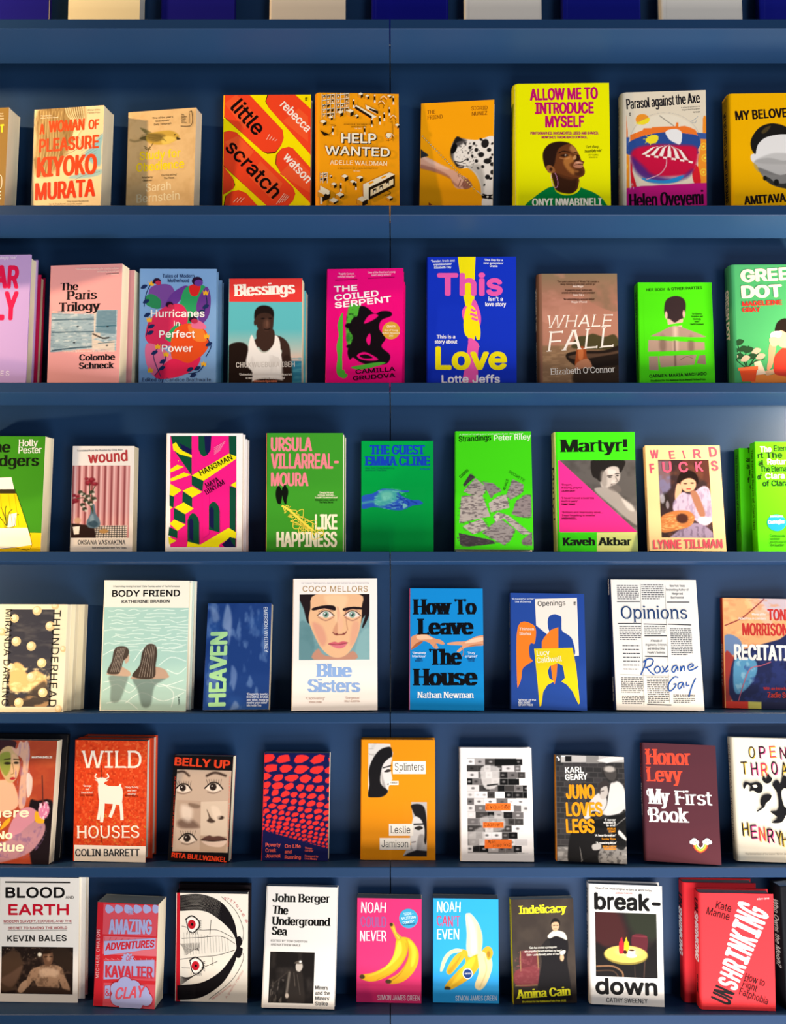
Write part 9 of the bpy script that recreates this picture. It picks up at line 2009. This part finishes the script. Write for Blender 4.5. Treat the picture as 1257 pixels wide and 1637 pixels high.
book(6,'hot pink paperback with two ripe bananas and a blue badge, bottom shelf',(-7.1,70.8,-15.3,0.201,0.0315),(127.4,198.9,25),('#e0306c','#cc2860','#e0306c','#c8b8a0'),[
 ['I',[-620,349,637,1541],0.9,'#e0306c',[('s','#e8a818',[232,1242,363,1244,472,1163,572,997,573,789,474,579,280,408,64,354,-45,381,-24,444,193,573,365,826,364,1077],1.3,1),('s','#f4c830',[363,1202,485,1121,538,955,495,746,430,703,442,995],3.5,0.9),('l','#b07c10',[341,1202,386,910,236,574,20,403],2.2,1.7,0.7),('s','#eeb01c',[137,1198,232,1234,341,1181,364,993,278,783,106,592,-154,441,-370,395,-544,433,-589,495,-545,525,-328,563,-69,693,61,862,112,1030],1.3,1),('s','#f8d440',[167,1157,233,1137,234,949,61,737,-198,565,-415,498,-155,608,61,820],3.5,0.9),('l','#c08810',[328,1139,330,909,106,613,-240,431],1.7,1.7,0.6),('s','#c8a028',[13,1469,65,1524,109,1449,145,1345,254,1242,154,1190,79,1323],1.3,1),('l','#e0c040',[79,1428,123,1324,189,1233],2.6,1.7,1),('e','#3a2c14',3.5,149,3.5,3.5,0,1.3,1),('e','#4a3418',-53.6,48.3,5.2,4.4,0,1.7,1),('e','#4a3418',-1.5,40.2,6.1,3.9,0,1.7,1),('l','#8c9430',[136,1324,232,1242],1.7,1.7,0.6)],'bunch of two bananas'],
 ['T','','NOAH',(-565,1706,0.018,489,203),'#f8ece8',[11,8,0,0,50]],
 ['T','','COULD',(-576,1428,0.018,511,202),'#8c5c94',[11,8,0,0,50]],
 ['T','','NEVER',(-582,1160,0.019,519,201),'#f8ece8',[11,8,0,0,50]],
 ['T','a','SIMON JAMES GREEN',(-229,49,0.001,839,100),'#f8dce4',[10,8,0,0,40]],
 ['E','#3c9cc0',[378,1614,188,188],'b'],
 ['T','b','‘SIDE-',(281,1668,0.133,196,50),'#e8f4f8',[13,0,0,0,40]],
 ['T','b','SPLITTING',(233,1582,0.133,294,50),'#e8f4f8',[13,0,0,0,40]],
 ['T','b','COMEDY’',(265,1506,0.133,229,50),'#e8f4f8',[13,0,0,0,40]],
 ['T','b','THE GUARDIAN',(253,1477,0.085,253,34),'#1c4c70',[16]]],paper='grey',r=1.5)
book(6,'sky blue paperback with a half-peeled banana, bottom shelf right of seam',(145.3,69.8,-15.3,0.2076,0.0276),(128.9,198.4,25),('#2ea4e4','#2890cc','#2ea4e4','#c8b8a0'),[
 ['I',[-552,242,538,1712],0.9,'#2ea4e4',[('s','#f0dcae',[-12,1657,36,1708,102,1693,232,1535,318,1286,308,1035,229,888,56,885,4,1030,14,1322],1.3,1),('s','#fbf0cc',[14,1658,101,1617,188,1367,208,992,100,948,79,1324],4.4,0.8),('s','#d8bc88',[231,1493,318,1286,295,993,238,950],3.5,0.7),('s','#e0aa1c',[-108,1007,13,988,56,864,230,929,316,827,142,533,-118,342,-356,226,-421,275,-377,379,-161,611,-9,780],1.3,1),('s','#f0c430',[56,822,186,866,99,657,-118,446,-334,297,-161,528],3.5,0.9),('s','#e8d8a4',[-516,605,-464,814,-356,961,-204,1026,-74,1008,-117,965,-291,921,-399,773,-464,606],1.3,1),('s','#dcae28',[-377,649,-247,859,-117,965,-9,988,-9,905,-161,694,-313,534,-386,565],1.3,1),('s','#b88818',[-356,608,-204,776,-96,903,-204,693,-313,546],2.2,0.7),('s','#ecd49c',[230,929,338,994,489,871,510,664,401,372,271,246,167,326,250,577,238,784],1.3,1),('l','#d0b070',[368,869,402,621,271,308],2.2,2.2,0.7),('s','#d8a828',[316,993,403,1078,490,1059,533,955,489,851,424,829,381,953],1.3,1),('e','#3a2c14',-36.9,26.7,6.1,3.9,0,1.7,1),('e','#a07020',44.6,93.3,3.5,6.1,0,1.7,0.8)],'half-peeled banana'],
 ['T','','NOAH',(-574,1716,0.016,466,202),'#f4f6f4',[11,8,0,0,50]],
 ['T','','CAN’T',(-582,1447,0.016,466,201),'#d04058',[11,8,0,0,50]],
 ['T','','EVEN',(-573,1196,0.016,435,201),'#f4f6f4',[11,8,0,0,50]],
 ['T','a','SIMON JAMES GREEN',(-213,39,0.018,819,99),'#e4f2f8',[10,8,0,0,40]],
 ['E','#f4ece4',[29,556,100,105],'b'],
 ['E','#1c3c7c',[29,556,83,87],'b'],
 ['T','b','TOUR 2023',(-31,538,0.086,122,29),'#f4ece4',[16]]],paper='grey',r=1.5)
book(6,'dark brown paperback with yellow lettering and a standing woman in black, bottom shelf',(300.2,59.2,-13.2,0.2586,-0.0413),(124.8,195.4,18),('#2e2620','#d8cc20','#2e2620','#e8dcc8'),[
 ['I',[-624,0,624,1954],1,'#3a302a',[('n','#4c4036',32.3,32.3,0.45,0.3,0.6,[]),('p','#241c18',[-747,326,710,288,693,-134,-760,-94],9.2,0.8),('s','#6a2c30',[-463,956,-156,970,-135,671,-464,658],1.4,1),('s','#7c3438',[-579,618,-143,692,-111,564,-155,353,-565,343],1.8,1),('l','#a08050',[-472,978,-474,616],1.8,0.9,1),('l','#a08050',[-133,982,-122,649],1.8,0.9,1),('l','#98784c',[-583,343,-155,345],1.8,0.9,1),('n','#8c4848',6.5,3.7,0.5,0.2,0.6,[-546,937,-134,948,-153,395,-563,385]),('s','#181416',[81,1200,245,1282,451,1234,493,1018,457,805,524,208,472,41,-120,57,-130,395,-49,775,-87,990],1.8,1),('s','#24201e',[-87,990,81,1200,123,1070,-21,902],2.3,1),('s','#e4d8c4',[83,1251,178,1335,294,1350,430,1299,471,1169,358,1215,244,1248,128,1207],1.4,1),('s','#d8ac84',[170,1491,209,1542,292,1540,326,1452,295,1367,229,1334,180,1391],1.4,1),('s','#1a1412',[151,1465,191,1564,266,1583,338,1530,334,1431,300,1505,208,1507],1.4,1),('l','#4a2c20',[206,1447,243,1450],1.4,0.9,1),('l','#4a2c20',[270,1449,302,1444],1.4,0.9,1),('l','#9c4c3c',[222,1382,268,1385],0.9,0.9,1),('e','#d8ac84',35.7,84.2,4.2,6.9,0,1.4,1),('s','#ece0cc',[325,958,427,977,415,913,332,894],0.9,1)],'portrait of a woman beside a red chair'],
 ['T','','Indelicacy',(-486,1679,0.013,969,156),'#f0e428',[26,10,6]],
 ['T','a','Amina Cain',(-572,102,0.036,1076,160),'#f0e428',[26,10,6]],
 ['T','s','‘Cain has created a protagonist',(-292,1021,0.003,550,39),'#ece4d4',[13]],
 ['T','s','who propelled herself and filled my heart’',(-391,957,0.003,745,38),'#ece4d4',[13]],
 ['T','s','Claire-Louise Bennett, author of Pond',(-349,893,0.003,656,38),'#ece4d4',[13]],
 ['T','s','Shortlisted for the Rathbones Folio Prize 2021',(-464,28,0.001,870,34),'#f0e428',[15]]],r=1.5,spine_text=[('Indelicacy',185,110,8,'#3a3410',{'st': 0.18}),('Amina Cain',70,20,8,'#3a3410',{'st': 0.18})])
book(6,'white hardback with heavy black lowercase title around a round cafe table, bottom shelf',(463.6,58.3,-12.6,0.2389,0.0633),(137.8,226,26),('#eee6dc','#dcd2c6','#eee6dc','#eee6dc'),[
 ['I',[-629,522,570,1730],0.9,'#241a1a',[('s','#4a1c1c',[-629,1730,-189,1745,-19,1242,-379,1057,-638,1090],13.5,0.8),('s','#2c3422',[-10,1752,597,1773,586,1265,160,1292],13.5,0.7),('s','#141010',[-637,1133,-379,1057,333,1041,585,1222,570,522,-646,474],6.3,0.9),('s','#5c2028',[93,1311,374,1308,377,1043,330,913,110,1011],1.3,1),('l','#7c3038',[106,1299,373,1291],2.2,1.3,1),('e','#8c7834',-3.8,93.3,42.6,18,0,1.3,1),('e','#d8bc5c',-3.8,95.4,41.7,16.2,0,1.3,1),('e','#f0dc8c',2.1,99.5,22.4,8.1,0,6.3,0.8),('s','#c42030',[-163,1172,-109,1196,-74,1163,-77,983,-113,960,-167,979],0.9,1),('p','#c42030',[-135,1238,-108,1273,-92,1197,-136,1186],0.4,1),('s','#f0c020',[-65,1176,-20,1199,24,1167,12,1008,-59,992],0.9,1),('p','#f0c020',[-37,1250,-19,1285,-2,1191,-43,1190],0.4,1),('e','#3a1410',-5.1,99.2,3.6,3.6,0,1.3,1),('e','#f2e8d4',7.3,92.9,9.9,4,0,0.9,1),('s','#f4ead8',[12,1029,137,1042,126,931,19,922],0.9,1),('e','#4a2c18',7.5,103.1,5.4,1.8,0,0.9,1),('l','#8c6444',[-608,706,-296,718,-119,618,-99,495],3.1,1.3,1),('l','#6c4c34',[-609,620,-297,632,-166,493],2.2,1.8,0.7),('l','#4a342c',[328,827,304,511],2.2,1.3,1),('l','#3a2a24',[131,734,136,505],1.8,1.3,1)],'round cafe table with condiments'],
 ['T','','break-',(-647,1772,0.002,1307,331),'#121010',[26]],
 ['T','','down',(-641,185,0.013,1204,315),'#121010',[26]],
 ['T','a','CATHY SWEENEY',(-430,45,0.015,796,85),'#1c1818',[14]],
 ['T','s','‘One of the most original writers at work today’',(-618,2162,-0.014,1120,44),'#2a2424',[16]],
 ['T','s','ADRIAN DUNCAN',(-222,2082,0.015,327,35),'#b84844',[15]]],hard=True,paper='grey',r=7,spine_text=[('break-down',215,100,15,'#1c1818',{'st': 0.24}),('CATHY SWEENEY',80,20,7,'#a8403c',{'st': 0.16})])
book(6,'front red hardback of a pair with a huge diagonal white title, bottom shelf',(673.2,42.8,-7.9,0.1846,0.0297),(137.8,220.2,28),('#e8343a','#d42c32','#e8343a','#e8343a'),[
 ['T','','UN',(-196,66,1.161,278,397),'#141012',[20]],
 ['T','','S',(-72,342,1.14,165,388),'#f6efec',[20]],
 ['T','','H',(5,509,1.14,166,418),'#f6efec',[20]],
 ['T','','R',(82,677,1.14,166,448),'#f6efec',[20]],
 ['T','','I',(159,844,1.14,166,479),'#f6efec',[20]],
 ['T','','N',(236,1012,1.14,166,509),'#f6efec',[20]],
 ['T','','K',(313,1179,1.14,166,539),'#f6efec',[20]],
 ['T','','I',(390,1347,1.14,167,569),'#f6efec',[20]],
 ['T','','N',(468,1515,1.14,167,599),'#f6efec',[20]],
 ['T','','G',(545,1684,1.14,167,630),'#f6efec',[20]],
 ['T','a','Kate',(-432,1917,-0.247,300,141),'#241012',[11]],
 ['T','a','Manne',(-611,1801,-0.259,446,141),'#241012',[11]],
 ['T','s','How to',(96,578,-0.314,394,131),'#241012',[11]],
 ['T','s','Fight',(49,448,-0.347,287,131),'#241012',[11]],
 ['T','s','Fatphobia',(-16,301,-0.333,571,131),'#241012',[11]],
 ['T','p','allen lane',(368,2087,0.089,240,39),'#f4dcd8',[13,0,0,20]]],hard=True,paper='grey',r=7,spine_text=[('UN',205,180,20,'#141012',{'st': 0.2}),('SHRINKING',178,85,20,'#f4ece8',{'st': 0.2}),('KATE MANNE',60,25,8,'#1c1012',{'st': 0.16})])
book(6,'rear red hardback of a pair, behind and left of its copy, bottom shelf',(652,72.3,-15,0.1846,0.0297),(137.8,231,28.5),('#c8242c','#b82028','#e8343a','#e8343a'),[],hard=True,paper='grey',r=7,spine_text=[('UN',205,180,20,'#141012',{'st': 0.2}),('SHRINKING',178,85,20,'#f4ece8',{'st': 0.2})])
book(6,'black hardback with white spine lettering, cut by right end of the bottom shelf',(829.9,63.6,-9.2,0.1739,-0.1931),(140,234.3,36),('#16161a','#121216','#16161a','#16161a'),[],hard=True,paper='white',r=4,spine_text=[('Who Owns the Moon?',205,75,15,'#d8d4cc',{'st': 0.13,'jitter': 0.6})])
